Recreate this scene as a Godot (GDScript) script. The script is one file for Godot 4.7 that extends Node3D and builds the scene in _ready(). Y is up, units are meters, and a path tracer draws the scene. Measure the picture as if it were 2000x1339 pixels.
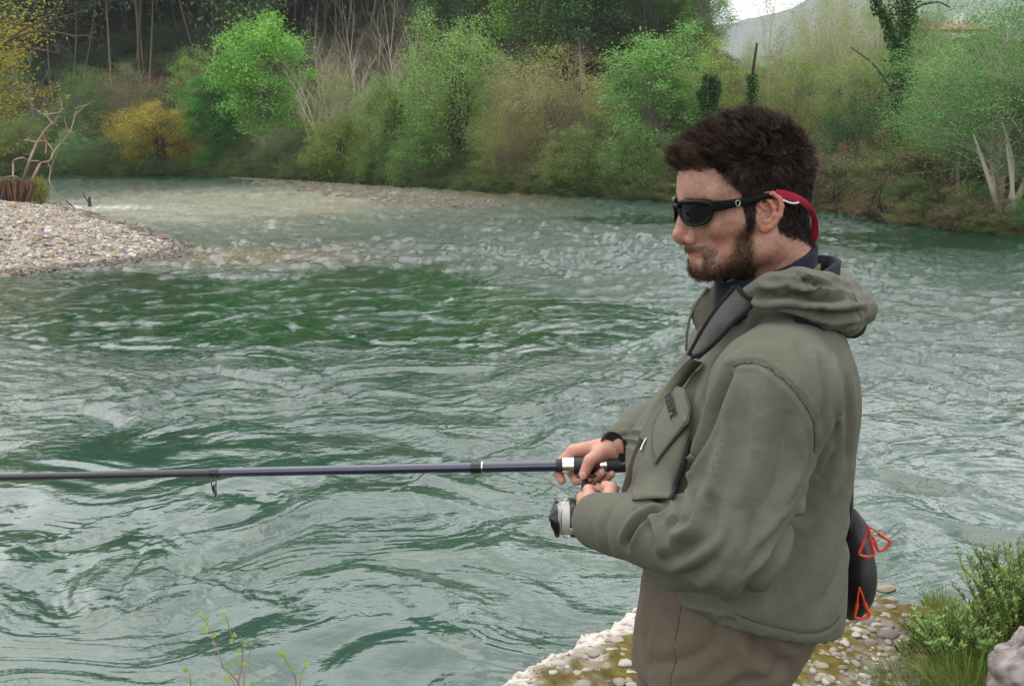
extends Node3D
# A man fishing from a rock ledge by a green river. Units are metres, y is up, the top of the ledge is y = 0, the river lies at WATER.

const FOCAL := 2100.0        # focal length in pixels of the 2000 x 1339 photograph
const EYE := 1.70            # height of the camera over the ledge
const PITCH := 0.187992      # the camera looks down by this angle
const WATER := -1.1

var rng := RandomNumberGenerator.new()
var taken := {}
var noises := {}

# ---------------------------------------------------------------- names and tags
func numbered(called: String) -> String:
	if not taken.has(called):
		taken[called] = 0
		return called
	taken[called] += 1
	return "%s_%03d" % [called, taken[called]]

func tag(o: Node, label := "", category := "", group := "", kind := "") -> void:
	if label: o.set_meta("label", label)
	if category: o.set_meta("category", category)
	if group: o.set_meta("group", group)
	if kind: o.set_meta("kind", kind)

func thing(called: String, label: String, category: String, at := Vector3.ZERO, group := "") -> Node3D:
	var o := Node3D.new()
	o.name = numbered(called)
	o.position = at
	add_child(o, true)
	tag(o, label, category, group)
	return o

func part(called: String, mesh: Mesh, mat: Material, parent: Node = null) -> MeshInstance3D:
	var o := MeshInstance3D.new()
	o.mesh = mesh
	if mat: o.material_override = mat
	if parent == null or parent == self:
		o.name = numbered(called)
		add_child(o, true)
	else:
		var n := 0
		for c in parent.get_children():
			if c.has_meta("base") and c.get_meta("base") == called: n += 1
		o.name = called if n == 0 else "%s_%03d" % [called, n]
		o.set_meta("base", called)
		parent.add_child(o, true)
	return o

func copies(called: String, mesh: Mesh, mat: Material, places: Array, parent: Node = null, tints := []) -> MultiMeshInstance3D:
	var mm := MultiMesh.new()
	mm.transform_format = MultiMesh.TRANSFORM_3D
	if tints: mm.use_colors = true
	mm.mesh = mesh
	mm.instance_count = places.size()
	for i in places.size():
		mm.set_instance_transform(i, places[i])
		if tints: mm.set_instance_color(i, tints[i])
	var o := MultiMeshInstance3D.new()
	o.multimesh = mm
	o.material_override = mat
	if parent == null or parent == self:
		o.name = numbered(called)
		add_child(o, true)
	else:
		o.name = called
		parent.add_child(o, true)
	o.set_meta("kind", "stuff")
	return o

# ---------------------------------------------------------------- noise and small maths
func noise(s: int, octaves := 3, kind := 0) -> FastNoiseLite:
	var key := s * 100 + octaves * 10 + kind
	if not noises.has(key):
		var n := FastNoiseLite.new()
		n.seed = s
		n.noise_type = [FastNoiseLite.TYPE_SIMPLEX_SMOOTH, FastNoiseLite.TYPE_CELLULAR, FastNoiseLite.TYPE_SIMPLEX_SMOOTH][kind]
		n.frequency = 1.0
		if octaves > 1:
			n.fractal_type = FastNoiseLite.FRACTAL_RIDGED if kind == 2 else FastNoiseLite.FRACTAL_FBM
			n.fractal_octaves = octaves
		else:
			n.fractal_type = FastNoiseLite.FRACTAL_NONE
		noises[key] = n
	return noises[key]

func ss(a: float, b: float, x: float) -> float:
	return smoothstep(a, b, x)

# the point at distance z in front of the camera's foot that lies behind pixel (px, py) of the photograph
func spot(px: float, py: float, z: float) -> Vector3:
	var u := (px - 1000.0) / FOCAL
	var v := (669.5 - py) / FOCAL
	var dy := v * cos(PITCH) - sin(PITCH)
	var dz := -(cos(PITCH) + v * sin(PITCH))
	var t := z / dz
	return Vector3(u * t, EYE + dy * t, z)

# the point of the level y behind pixel (px, py)
func level(px: float, py: float, y := WATER) -> Vector3:
	var u := (px - 1000.0) / FOCAL
	var v := (669.5 - py) / FOCAL
	var dy := v * cos(PITCH) - sin(PITCH)
	var dz := -(cos(PITCH) + v * sin(PITCH))
	var t := (y - EYE) / dy
	return Vector3(u * t, y, dz * t)

func lin(r: float, g: float, b: float) -> Color:   # a colour given as the photograph's 0..255 values, as linear
	return Color(r / 255.0, g / 255.0, b / 255.0).srgb_to_linear()

func mat(c: Color, rough := 0.8, spec := 0.5, vertex := false) -> StandardMaterial3D:   # c is linear
	var m := StandardMaterial3D.new()
	m.albedo_color = c.linear_to_srgb()
	m.roughness = rough
	m.metallic_specular = spec
	m.vertex_color_use_as_albedo = vertex
	m.cull_mode = BaseMaterial3D.CULL_DISABLED
	return m

# ---------------------------------------------------------------- mesh builder
class Shape:
	var v := PackedVector3Array()
	var n := PackedVector3Array()
	var c := PackedColorArray()
	var t := PackedVector2Array()
	var i := PackedInt32Array()
	var ink := Color.WHITE
	var even := false

	func point(p: Vector3, nn := Vector3.UP, uv := Vector2.ZERO) -> int:
		v.push_back(p); n.push_back(nn); c.push_back(ink); t.push_back(uv)
		return v.size() - 1

	func tri(a: int, b: int, d: int) -> void:
		i.push_back(a); i.push_back(b); i.push_back(d)

	func quad(a: int, b: int, d: int, e: int) -> void:
		i.push_back(a); i.push_back(b); i.push_back(d)
		i.push_back(a); i.push_back(d); i.push_back(e)

	# a tube along points with a radius each; closed ends
	func tube(p: Array, r: Array, sides := 8, flat := 1.0, up := Vector3.UP, caps := true) -> void:
		var first := v.size()
		var count := p.size()
		var side := Vector3.ZERO
		for k in count:
			var dir: Vector3 = (p[mini(k + 1, count - 1)] - p[maxi(k - 1, 0)]).normalized()
			if k == 0:
				side = dir.cross(up)
				if side.length() < 0.05: side = dir.cross(Vector3.RIGHT)
				if side.length() < 0.05: side = dir.cross(Vector3.FORWARD)
			else:
				side = side - dir * side.dot(dir)
			side = side.normalized()
			var other := dir.cross(side).normalized()
			var rad: float = r[k]
			for s in sides:
				var a := TAU * s / sides
				var off := side * cos(a) + other * sin(a) * flat
				point(p[k] + off * rad, (side * cos(a) * flat + other * sin(a)).normalized(), Vector2(float(s) / sides, k))
		for k in count - 1:
			for s in sides:
				var s2 := (s + 1) % sides
				var a := first + k * sides + s
				var b := first + k * sides + s2
				quad(a, b, b + sides, a + sides)
		if caps:
			for e in 2:
				var k := 0 if e == 0 else count - 1
				var d: Vector3 = (p[0] - p[1]).normalized() if e == 0 else (p[count - 1] - p[count - 2]).normalized()
				var mid := point(p[k], d)
				var ring := []
				for s in sides: ring.append(point(v[first + k * sides + s], d))
				for s in sides:
					if e == 0: tri(mid, ring[(s + 1) % sides], ring[s])
					else: tri(mid, ring[s], ring[(s + 1) % sides])

	# a grid of points, rows x columns, already pushed from index first
	func grid(first: int, rows: int, cols: int, wrap := false) -> void:
		for r in rows - 1:
			for q in (cols if wrap else cols - 1):
				var q2 := (q + 1) % cols
				quad(first + r * cols + q, first + r * cols + q2, first + (r + 1) * cols + q2, first + (r + 1) * cols + q)

	func smooth() -> void:
		even = true
		for k in n.size(): n[k] = Vector3.ZERO
		for k in range(0, i.size(), 3):
			var a := i[k]; var b := i[k + 1]; var d := i[k + 2]
			var f := (v[d] - v[a]).cross(v[b] - v[a])
			n[a] += f; n[b] += f; n[d] += f
		for k in n.size(): n[k] = n[k].normalized() if n[k].length_squared() > 1e-24 else Vector3.UP

	func box(b: Transform3D, size: Vector3) -> void:
		var h := size * 0.5
		for f in 6:
			var ax := f / 2
			var s := 1.0 if f % 2 == 0 else -1.0
			var nn := Vector3.ZERO; nn[ax] = s
			var u := Vector3.ZERO; u[(ax + 1) % 3] = 1.0
			var w := nn.cross(u)
			var k := []
			for q in [[-1, -1], [1, -1], [1, 1], [-1, 1]]:
				var pp: Vector3 = (nn + u * q[0] + w * q[1]) * h
				k.append(point(b * pp, (b.basis * nn).normalized(), Vector2(q[0], q[1]) * 0.5 + Vector2(0.5, 0.5)))
			quad(k[0], k[3], k[2], k[1])

	func ball(at: Vector3, r: Vector3, rings := 8, sides := 12) -> void:
		var first := v.size()
		for a in rings + 1:
			var th := PI * a / rings
			for b in sides:
				var ph := TAU * b / sides
				var d := Vector3(sin(th) * cos(ph), cos(th), sin(th) * sin(ph))
				point(at + d * r, (d / r).normalized(), Vector2(float(b) / sides, float(a) / rings))
		grid(first, rings + 1, sides, true)

	func mesh() -> ArrayMesh:
		var m := ArrayMesh.new()
		if v.is_empty(): return m
		if not even:   # every face turned the way its normals point
			for k in range(0, i.size(), 3):
				var p := i[k]; var q := i[k + 1]; var r := i[k + 2]
				if (v[r] - v[p]).cross(v[q] - v[p]).dot(n[p] + n[q] + n[r]) < 0.0:
					i[k + 1] = r
					i[k + 2] = q
		var a := []
		a.resize(Mesh.ARRAY_MAX)
		a[Mesh.ARRAY_VERTEX] = v
		a[Mesh.ARRAY_NORMAL] = n
		a[Mesh.ARRAY_COLOR] = c
		a[Mesh.ARRAY_TEX_UV] = t
		a[Mesh.ARRAY_INDEX] = i
		m.add_surface_from_arrays(Mesh.PRIMITIVE_TRIANGLES, a)
		return m

# a smooth curve through points
func curve(p: Array, each := 6) -> Array:
	var out := []
	for k in p.size() - 1:
		var a = p[maxi(k - 1, 0)]; var b = p[k]; var c = p[k + 1]; var d = p[mini(k + 2, p.size() - 1)]
		for s in each:
			var t := float(s) / each
			out.append(b.cubic_interpolate(c, a, d, t) if b is Vector3 or b is Vector2 else cubic_interpolate(b, c, a, d, t))
	out.append(p[-1])
	return out

func _ready() -> void:
	rng.seed = 7
	make_view()
	make_terrain()
	make_water()
	make_gravel()
	make_far_bank()
	make_ledge()
	make_near_plants()
	make_man()
	make_rod()
	make_sunglasses()
	make_bag()

# ---------------------------------------------------------------- camera, sky, sun, exposure
func make_view() -> void:
	var cam := Camera3D.new()
	cam.name = "camera"
	cam.fov = rad_to_deg(2.0 * atan(669.5 / FOCAL))
	cam.position = Vector3(0, EYE, 0)
	cam.rotation.x = -PITCH
	cam.near = 0.05
	cam.far = 4000.0
	cam.current = true
	add_child(cam)
	var sky := PanoramaSkyMaterial.new()
	sky.panorama = ImageTexture.create_from_image(overcast())
	var env := Environment.new()
	env.background_mode = Environment.BG_SKY
	env.sky = Sky.new()
	env.sky.sky_material = sky
	env.background_energy_multiplier = 1.0
	env.tonemap_mode = Environment.TONE_MAPPER_LINEAR
	env.tonemap_exposure = 1.6
	env.sdfgi_enabled = true
	env.ssao_enabled = true
	env.ssil_enabled = true
	env.fog_enabled = FOG
	env.fog_density = 0.0002
	env.fog_light_color = Color(0.86, 0.9, 0.96)
	var we := WorldEnvironment.new()
	we.name = "world"
	we.environment = env
	add_child(we)
	var sun := DirectionalLight3D.new()
	sun.name = "sun"
	sun.light_energy = 0.45
	sun.light_color = Color(1.0, 0.975, 0.94)
	sun.light_angular_distance = 70.0
	sun.shadow_enabled = true
	add_child(sun)
	sun.look_at_from_position(Vector3(-3.0, 9.0, -2.0), Vector3.ZERO)

# an even overcast with soft cloud structure, brighter towards the zenith
func overcast() -> Image:
	var w := 768
	var h := 384
	var im := Image.create(w, h, false, Image.FORMAT_RGBF)
	var n1 := noise(11, 4)
	var n2 := noise(12, 3)
	for j in h:
		var el := PI * (0.5 - (j + 0.5) / h)
		var y := sin(el)
		for k in w:
			var az := TAU * (k + 0.5) / w
			var d := Vector3(cos(el) * cos(az), y, cos(el) * sin(az))
			var q := d / (maxf(y, 0.0) + 0.22)
			var s := n1.get_noise_3d(q.x * 1.1, 0.0, q.z * 1.1) * 0.75 + n2.get_noise_3d(q.x * 3.6, 4.0, q.z * 3.6) * 0.25
			var l := 0.52 + 1.08 * ss(0.07, 0.24, y) - 0.42 * ss(0.42, 0.68, y)
			l *= 1.0 + 0.62 * s * ss(-0.02, 0.18, y)
			var warm := 0.5 + 0.5 * s
			var c := Color(0.955, 0.975, 1.01).lerp(Color(1.0, 1.0, 1.0), warm * 0.7)
			if y < 0.0: c = Color(0.30, 0.32, 0.28)
			im.set_pixel(k, j, Color(c.r * l, c.g * l, c.b * l))
	return im

# ---------------------------------------------------------------- the land
# the far waterline, from the left to the right: (x, z)
const SHORE := [Vector2(-400, -130), Vector2(-160, -104), Vector2(-80, -93), Vector2(-40.7, -87.5), Vector2(-23.7, -84.0), Vector2(-9.8, -69.5), Vector2(0, -56.5), Vector2(7.1, -50.2), Vector2(12.0, -42.4), Vector2(13.7, -34.0), Vector2(15.2, -29.0), Vector2(20, -23), Vector2(60, -8), Vector2(160, 20), Vector2(400, 60)]

# metres inland of the far waterline (negative over the water)
func inland(x: float, z: float) -> float:
	var best := 1e9
	var side := 1.0
	var p := Vector2(x, z)
	for k in SHORE.size() - 1:
		var a: Vector2 = SHORE[k]
		var ab: Vector2 = SHORE[k + 1] - a
		var t := clampf((p - a).dot(ab) / ab.length_squared(), 0.0, 1.0)
		var q := p - (a + ab * t)
		var d := q.length_squared()
		if d < best:
			best = d
			side = 1.0 if ab.x * q.y - ab.y * q.x < 0.0 else -1.0
	return sqrt(best) * side

func land(x: float, z: float) -> float:
	var s := inland(x, z)
	var n := noise(21, 4)
	if s < 0.0:
		return WATER - 0.25 - minf(-s, 12.0) * 0.12
	var y := WATER + 0.5 * ss(0.0, 1.5, s) + 1.6 * ss(1.0, 10.0, s) - 0.25 * (1.0 - ss(0.0, 0.6, s))
	y += n.get_noise_2d(x * 0.08, z * 0.08) * 0.8 * ss(1.0, 6.0, s)
	var hill := ss(21.5, 13.0, x + (z + 105.0) * 0.165)
	y += hill * maxf(0.0, s - 13.0) * 0.62 * (1.0 - 0.35 * ss(40.0, 160.0, s)) * (1.0 + 0.25 * n.get_noise_2d(x * 0.02 + 9.0, z * 0.02))
	y += (1.0 - hill) * ss(4.0, 30.0, s) * 3.2 + (1.0 - hill) * (maxf(0.0, s - 30.0) * 0.05 + 5.0 * exp(-(pow((x - 39.0) / 13.0, 2.0) + pow((z + 98.0) / 14.0, 2.0))))
	return y

func make_terrain() -> void:
	var s := Shape.new()
	var xs := []
	var zs := []
	var x := -230.0
	while x < 230.0:
		xs.append(x)
		x += 2.2 if absf(x - 0.0) < 70.0 else 6.0
	var z := -330.0
	while z < -6.0:
		zs.append(z)
		z += 1.6 if z > -125.0 else 5.0
	var soil := noise(22, 4)
	for zz in zs:
		for xx in xs:
			var y := land(xx, zz)
			var k := soil.get_noise_2d(xx * 0.09, zz * 0.09)
			var c := lin(58, 54, 36).lerp(lin(48, 60, 30), clampf(0.5 + k * 1.6, 0.0, 1.0))
			c = c.lerp(lin(84, 66, 50), clampf(soil.get_noise_2d(xx * 0.03 + 40.0, zz * 0.03) * 2.0, 0.0, 0.8))
			if y < WATER + 0.35: c = c.lerp(lin(42, 36, 26), 0.8)
			s.ink = c
			s.point(Vector3(xx, y, zz), Vector3.UP, Vector2(xx, zz))
	s.grid(0, zs.size(), xs.size())
	s.smooth()
	var m := mat(Color.WHITE, 0.95, 0.2, true)
	tag(part("terrain", s.mesh(), m), "brown and green wooded slope rising behind the far bank", "", "", "structure")
	# the bluish hills far down the valley
	var far := Shape.new()
	var rid := noise(23, 4)
	far.ink = lin(108, 114, 108)
	for r in 10:
		for q in 90:
			var a := lerpf(-0.15, 0.95, q / 89.0)
			var d := 620.0 + r * 70.0
			var up := sin(r / 9.0 * PI * 0.5)
			var hh := (124.0 + 22.0 * rid.get_noise_2d(q * 0.05, 3.0) + 76.0 * ss(0.18, 0.36, a)) * up - 8.0 + rid.get_noise_2d(q * 0.4, r * 0.5) * 5.0
			far.point(Vector3(sin(a) * d, hh, -cos(a) * d), Vector3.UP)
	far.grid(0, 10, 90)
	far.smooth()
	tag(part("hills", far.mesh(), mat(Color.WHITE, 1.0, 0.1, true)), "hazy blue grey hills far down the valley", "", "", "structure")

# ---------------------------------------------------------------- the river
# calm places: middle (x, z), half sizes
const CALM := [[-5.9, -18.6, 7.4, 4.3], [-0.2, -15.8, 2.0, 2.3], [-2.3, -22.0, 2.2, 2.2], [-9.6, -21.0, 4.0, 2.4], [4.6, -37.0, 3.2, 2.2], [11.0, -30.0, 5.0, 3.0], [-26.0, -80.0, 22.0, 6.0], [-3.3, -8.4, 1.3, 1.3], [-1.6, -16.6, 6.2, 3.4], [-1.2, -5.6, 1.2, 0.8]]
const EDDY := [[-0.2, -15.8, 2.05, 2.5], [-2.6, -9.6, 1.0, 1.1], [0.9, -11.2, 0.7, 0.6], [-1.2, -6.4, 1.2, 1.0], [0.35, -8.6, 0.6, 0.6], [3.6, -13.0, 1.1, 1.4]]

func calm(x: float, z: float) -> float:
	var n := noise(31, 3)
	var wx := x + n.get_noise_2d(x * 0.35, z * 0.22) * 1.5
	var wz := z + n.get_noise_2d(x * 0.3 + 50.0, z * 0.25) * 1.8
	var c := 0.0
	for e in CALM:
		var dx: float = (wx - e[0]) / e[2]
		var dz: float = (wz - e[1]) / e[3]
		var q := dx * dx + dz * dz
		if q < 2.0: c = maxf(c, 1.0 - ss(0.15, 1.7, q))
	if c > 0.0: c *= clampf(1.05 - 1.5 * maxf(0.0, noise(37, 3).get_noise_2d(wx * 0.55, wz * 1.5)), 0.0, 1.0)
	return c

func make_water() -> void:
	var s := Shape.new()
	var n_big := noise(32, 2)
	var n_mid := noise(33, 2)
	var n_small := noise(34, 2)
	var n_crease := noise(35, 2, 2)
	var n_warp := noise(36, 2)
	var zs := []
	var z := -3.2
	while z > -135.0:
		zs.append(z)
		z -= clampf(z * z * 0.00030, 0.012, 0.8) if z > -62.0 else 2.4
	var across := []
	var a := -2.2
	while a < 2.2:
		across.append(a)
		a += 0.0019 if absf(a) < 0.54 else 0.06
	var deep := lin(20, 50, 36)
	var teal := lin(44, 68, 57)
	var green := lin(16, 62, 22)
	var olive := lin(92, 76, 44)
	var rows := zs.size()
	var cols := across.size()
	s.v.resize(rows * cols); s.n.resize(rows * cols); s.c.resize(rows * cols); s.t.resize(rows * cols)
	var rough := PackedFloat32Array()
	rough.resize(rows * cols)
	var at := 0
	for zz: float in zs:
		var dist := -zz
		var fade_small := ss(26.0, 8.0, dist)
		for aa: float in across:
			var x := aa * (dist + 2.0)
			var c := 0.0
			var h := 0.0
			var col := deep
			rough[at] = 0.5
			if absf(aa) < 0.56 and dist < 95.0:
				c = calm(x, zz)
				var chop := (1.0 - 0.82 * c) * lerpf(0.22 + 0.78 * ss(-0.30, 0.34, n_big.get_noise_2d(x * 0.30 + 5.0, zz * 0.24)), 0.55 + 0.45 * ss(-0.35, 0.3, n_big.get_noise_2d(x * 0.14, zz * 0.09)), ss(8.0, 18.0, dist))
				rough[at] = clampf(lerpf(0.30, 1.0, ss(7.0, 20.0, dist)) * (1.0 - 0.72 * c) * (0.75 + 0.5 * chop), 0.0, 0.999)
				# swirl of the current: coordinates bend round the eddies
				var wx := x + n_warp.get_noise_2d(x * 0.5, zz * 0.5) * 0.7
				var wz := zz + n_warp.get_noise_2d(x * 0.5 + 70.0, zz * 0.5) * 0.7
				for e in EDDY:
					var dx: float = (x - e[0]) / e[2]
					var dz: float = (zz - e[1]) / e[3]
					var q := dx * dx + dz * dz
					if q < 4.0:
						var r := sqrt(q)
						h += 0.012 * exp(-pow((r - 1.0 + 0.12 * n_warp.get_noise_2d(x * 1.4, zz * 1.4)) / 0.16, 2.0)) * (0.4 + 0.6 * absf(sin(atan2(dz, dx) * 1.5 + e[0])))
						h -= 0.010 * exp(-q * 1.4)
						var turn := 1.3 * exp(-q * 0.8)
						var ox: float = wx - e[0]
						var oz: float = wz - e[1]
						wx = e[0] + ox * cos(turn) - oz * sin(turn)
						wz = e[1] + ox * sin(turn) + oz * cos(turn)
				var f := 1.0 + 0.02 * dist
				var k := 1.25 / f
				var far_chop := 1.0 + 1.3 * ss(12.0, 30.0, dist)
				h += n_big.get_noise_2d(wx * 0.55, wz * 0.75) * 0.055 * (0.35 + 0.65 * chop) * (1.0 + 0.45 * ss(16.0, 8.0, dist))
				h += n_mid.get_noise_2d(wx * 1.5 * k, wz * 2.5 * k) * 0.046 * chop * f * far_chop * 0.8 * (1.0 - 0.42 * ss(14.0, 8.0, dist))
				h += n_small.get_noise_2d(wx * 4.6 * k, wz * 8.0 * k) * 0.0105 * chop * f * far_chop
				h -= pow(clampf(n_crease.get_noise_2d(wx * 1.1, wz * 1.7) * 0.5 + 0.5, 0.0, 1.0), 6.0) * 0.012 * (0.15 + chop) * fade_small
				# the body of the water: teal where it is turbid, bottle green in the pool, olive over the gravel
				var g := clampf(c * 1.15, 0.0, 1.0) * ss(-11.0, -14.0, zz)
				col = teal.lerp(deep, ss(5.0, 15.0, dist))
				col = col.lerp(green, g * exp(-(pow((x + 3.6) / 5.0, 2.0) + pow((zz + 18.0) / 4.5, 2.0))) * 0.55)
				var sh := exp(-(pow((x + 6.7) / 3.4, 2.0) + pow((zz + 26.0) / 2.6, 2.0)))
				sh = maxf(sh, 0.9 * exp(-(pow((x + 3.0 + (zz + 50.0) * 0.35) / 4.5, 2.0) + pow((zz + 52.0) / 9.0, 2.0))))
				col = col.lerp(olive, clampf(sh, 0.0, 1.0) * 0.75)
				# pale shallows over the gravel between the bars
				var pale := exp(-(pow((x + 13.0 + (zz + 50.0) * 0.22) / 9.5, 2.0) + pow((zz + 48.0) / 17.0, 2.0)))
				col = col.lerp(lin(142, 140, 122), clampf(pale * 1.1 + 0.5 * n_mid.get_noise_2d(x * 0.3, zz * 0.2) * pale, 0.0, 0.85))
				# white water below the snag
				var foam := exp(-(pow((x + 17.0) / 1.7, 2.0) + pow((zz + 44.5) / 1.0, 2.0))) * clampf(0.7 + n_small.get_noise_2d(x * 3.0, zz * 2.0) * 1.3, 0.0, 1.0)
				col = col.lerp(Color(0.78, 0.8, 0.8), foam)
			s.v[at] = Vector3(x, WATER + h, zz)
			s.c[at] = col
			s.t[at] = Vector2(x + n_warp.get_noise_2d(x * 0.4, zz * 0.4) * 0.35, zz * 1.35 + n_warp.get_noise_2d(x * 0.4 + 30.0, zz * 0.4) * 0.35) * 0.7
			at += 1
	s.grid(0, rows, cols)
	s.smooth()
	# the same water in four degrees of fine ripple, from the sleek pool to the riffle
	var m := ArrayMesh.new()
	var tex := ripple_texture()
	var sorted: Array[PackedInt32Array] = [PackedInt32Array(), PackedInt32Array(), PackedInt32Array(), PackedInt32Array(), PackedInt32Array(), PackedInt32Array()]
	for k in range(0, s.i.size(), 6):
		var a0 := s.i[k]
		var g := clampi(int(rough[a0] * 6.0 + n_small.get_noise_2d(s.v[a0].x * 2.0, s.v[a0].z) * 0.7), 0, 5)
		for e in 6: sorted[g].push_back(s.i[k + e])
	for g in 6:
		if sorted[g].is_empty(): continue
		var o := Shape.new()
		var used := PackedInt32Array()
		used.resize(s.v.size())
		used.fill(-1)
		for e in sorted[g]:
			if used[e] < 0:
				used[e] = o.v.size()
				o.v.push_back(s.v[e]); o.n.push_back(s.n[e]); o.c.push_back(s.c[e]); o.t.push_back(s.t[e])
			o.i.push_back(used[e])
		var arr := []
		arr.resize(Mesh.ARRAY_MAX)
		arr[Mesh.ARRAY_VERTEX] = o.v; arr[Mesh.ARRAY_NORMAL] = o.n; arr[Mesh.ARRAY_COLOR] = o.c; arr[Mesh.ARRAY_TEX_UV] = o.t; arr[Mesh.ARRAY_INDEX] = o.i
		m.add_surface_from_arrays(Mesh.PRIMITIVE_TRIANGLES, arr)
		var w := mat(Color.WHITE, [0.05, 0.06, 0.07, 0.09, 0.12, 0.16][g], 0.62, true)
		w.normal_enabled = true
		w.normal_texture = tex
		w.normal_scale = [0.12, 0.28, 0.5, 0.8, 1.1, 1.5][g]
		m.surface_set_material(m.get_surface_count() - 1, w)
	tag(part("river_water", m, null), "green river sliding past with swirls and ripples", "", "", "structure")

func ripple_texture() -> ImageTexture:
	var w := 512
	var n := FastNoiseLite.new()
	n.seed = 41
	n.noise_type = FastNoiseLite.TYPE_SIMPLEX_SMOOTH
	n.frequency = 0.014
	n.fractal_octaves = 4
	n.fractal_gain = 0.55
	n.domain_warp_enabled = true
	n.domain_warp_amplitude = 26.0
	n.domain_warp_frequency = 0.012
	var im := n.get_seamless_image(w, w, false, false, 0.2)
	im.convert(Image.FORMAT_RGBA8)
	im.bump_map_to_normal_map(9.0)
	return ImageTexture.create_from_image(im)

# ---------------------------------------------------------------- trees
# A model is a pair of shapes, 10 m tall and standing at the origin: wood and leaves. Trees of one model share its meshes and differ in size, turn and tint.
var models := {}

func leaf(s: Shape, p: Vector3, size: float, tone: float, up: float, hang := 0.0) -> void:
	var d := Vector3(rng.randf_range(-1, 1), rng.randf_range(-1, 1) + up, rng.randf_range(-1, 1)).normalized()
	var a := Vector3(rng.randf_range(-1, 1), rng.randf_range(-0.7, 0.7) - hang, rng.randf_range(-1, 1))
	a = (a - d * a.dot(d)).normalized() * size
	var b := d.cross(a) * 0.55
	var first := s.v.size()
	s.ink = Color(tone, tone, tone)
	s.point(p - a, d); s.point(p + b, d); s.point(p + a * 0.9 + d * size * 0.15, d); s.point(p - b, d)
	s.quad(first, first + 1, first + 2, first + 3)

func bent(a: Vector3, b: Vector3, sag: float, steps := 4) -> Array:
	var out := []
	var side := Vector3(rng.randf_range(-1, 1), 0, rng.randf_range(-1, 1)) * a.distance_to(b) * 0.08
	for k in steps + 1:
		var t := float(k) / steps
		out.append(a.lerp(b, t) + (Vector3.UP * sag * a.distance_to(b) + side) * sin(PI * t))
	return out

# crown: middle height, half width, half height; clumps with leaves round their ends
func leafy(called: String, stems: int, trunk: float, mid: float, wide: float, tall: float, clumps: int, each: int, clump_size: float, leaf_size: float, hang := 0.0, hollow := 0.35) -> void:
	var w := Shape.new()
	var l := Shape.new()
	var n := noise(200 + models.size(), 2)
	var legs := []
	for k in stems:
		var a := TAU * k / stems + rng.randf()
		var lean := 0.0 if stems == 1 else rng.randf_range(0.3, 0.8)
		var top := Vector3(cos(a) * wide * 0.45 * lean, mid + tall * 0.55, sin(a) * wide * 0.45 * lean)
		var foot := Vector3(cos(a), 0, sin(a)) * (0.0 if stems == 1 else 0.25)
		var path := bent(foot + Vector3.DOWN * 0.4, top, 0.0, 6)
		var r := []
		for q in path.size(): r.append(trunk * (1.0 - 0.88 * q / (path.size() - 1)))
		w.tube(path, r, 7)
		legs.append([foot, top])
	for k in clumps:
		var d := Vector3(rng.randfn(), rng.randfn(), rng.randfn()).normalized()
		var rr := lerpf(hollow, 1.0, pow(rng.randf(), 0.55)) * (1.0 + 0.35 * n.get_noise_3d(d.x * 1.3, d.y * 1.3, d.z * 1.3))
		var end := Vector3(d.x * wide * rr, mid + d.y * tall * rr, d.z * wide * rr)
		if end.y < 0.25: end.y = 0.25 + rng.randf() * 0.4
		var leg: Array = legs[k % stems]
		var t := clampf((end.y - 0.1) / maxf(leg[1].y, 0.1) * rng.randf_range(0.45, 0.85), 0.08, 0.97)
		var from: Vector3 = leg[0].lerp(leg[1], t)
		var path := bent(from, end, 0.10)
		var r0 := trunk * 0.30 * (1.0 - t * 0.6)
		w.tube(path, [r0, r0 * 0.7, r0 * 0.5, r0 * 0.32, r0 * 0.12], 4, 1.0, Vector3.UP, false)
		var tone := rng.randf_range(0.70, 1.26)
		var cs := clump_size * 0.74 * rng.randf_range(0.6, 1.3)
		for q in int(each * 2.3):
			var o := Vector3(rng.randfn(), rng.randfn() * 0.7, rng.randfn()) * cs * 0.5
			if hang > 0.0: o.y -= absf(rng.randfn()) * hang * cs
			var p := end + o
			if p.y < 0.05: continue
			leaf(l, p, leaf_size * 0.86 * rng.randf_range(0.6, 1.35), tone * rng.randf_range(0.9, 1.1), 0.9, hang)
		for q in 3:
			var o := Vector3(rng.randfn(), rng.randfn() * 0.7 + 0.2, rng.randfn()) * cs * 0.7
			w.tube([end, end + o * 0.5 + Vector3.UP * 0.06, end + o], [r0 * 0.22, r0 * 0.16, r0 * 0.06], 3, 1.0, Vector3.UP, false)
	models[called] = [w.mesh(), l.mesh()]

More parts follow.
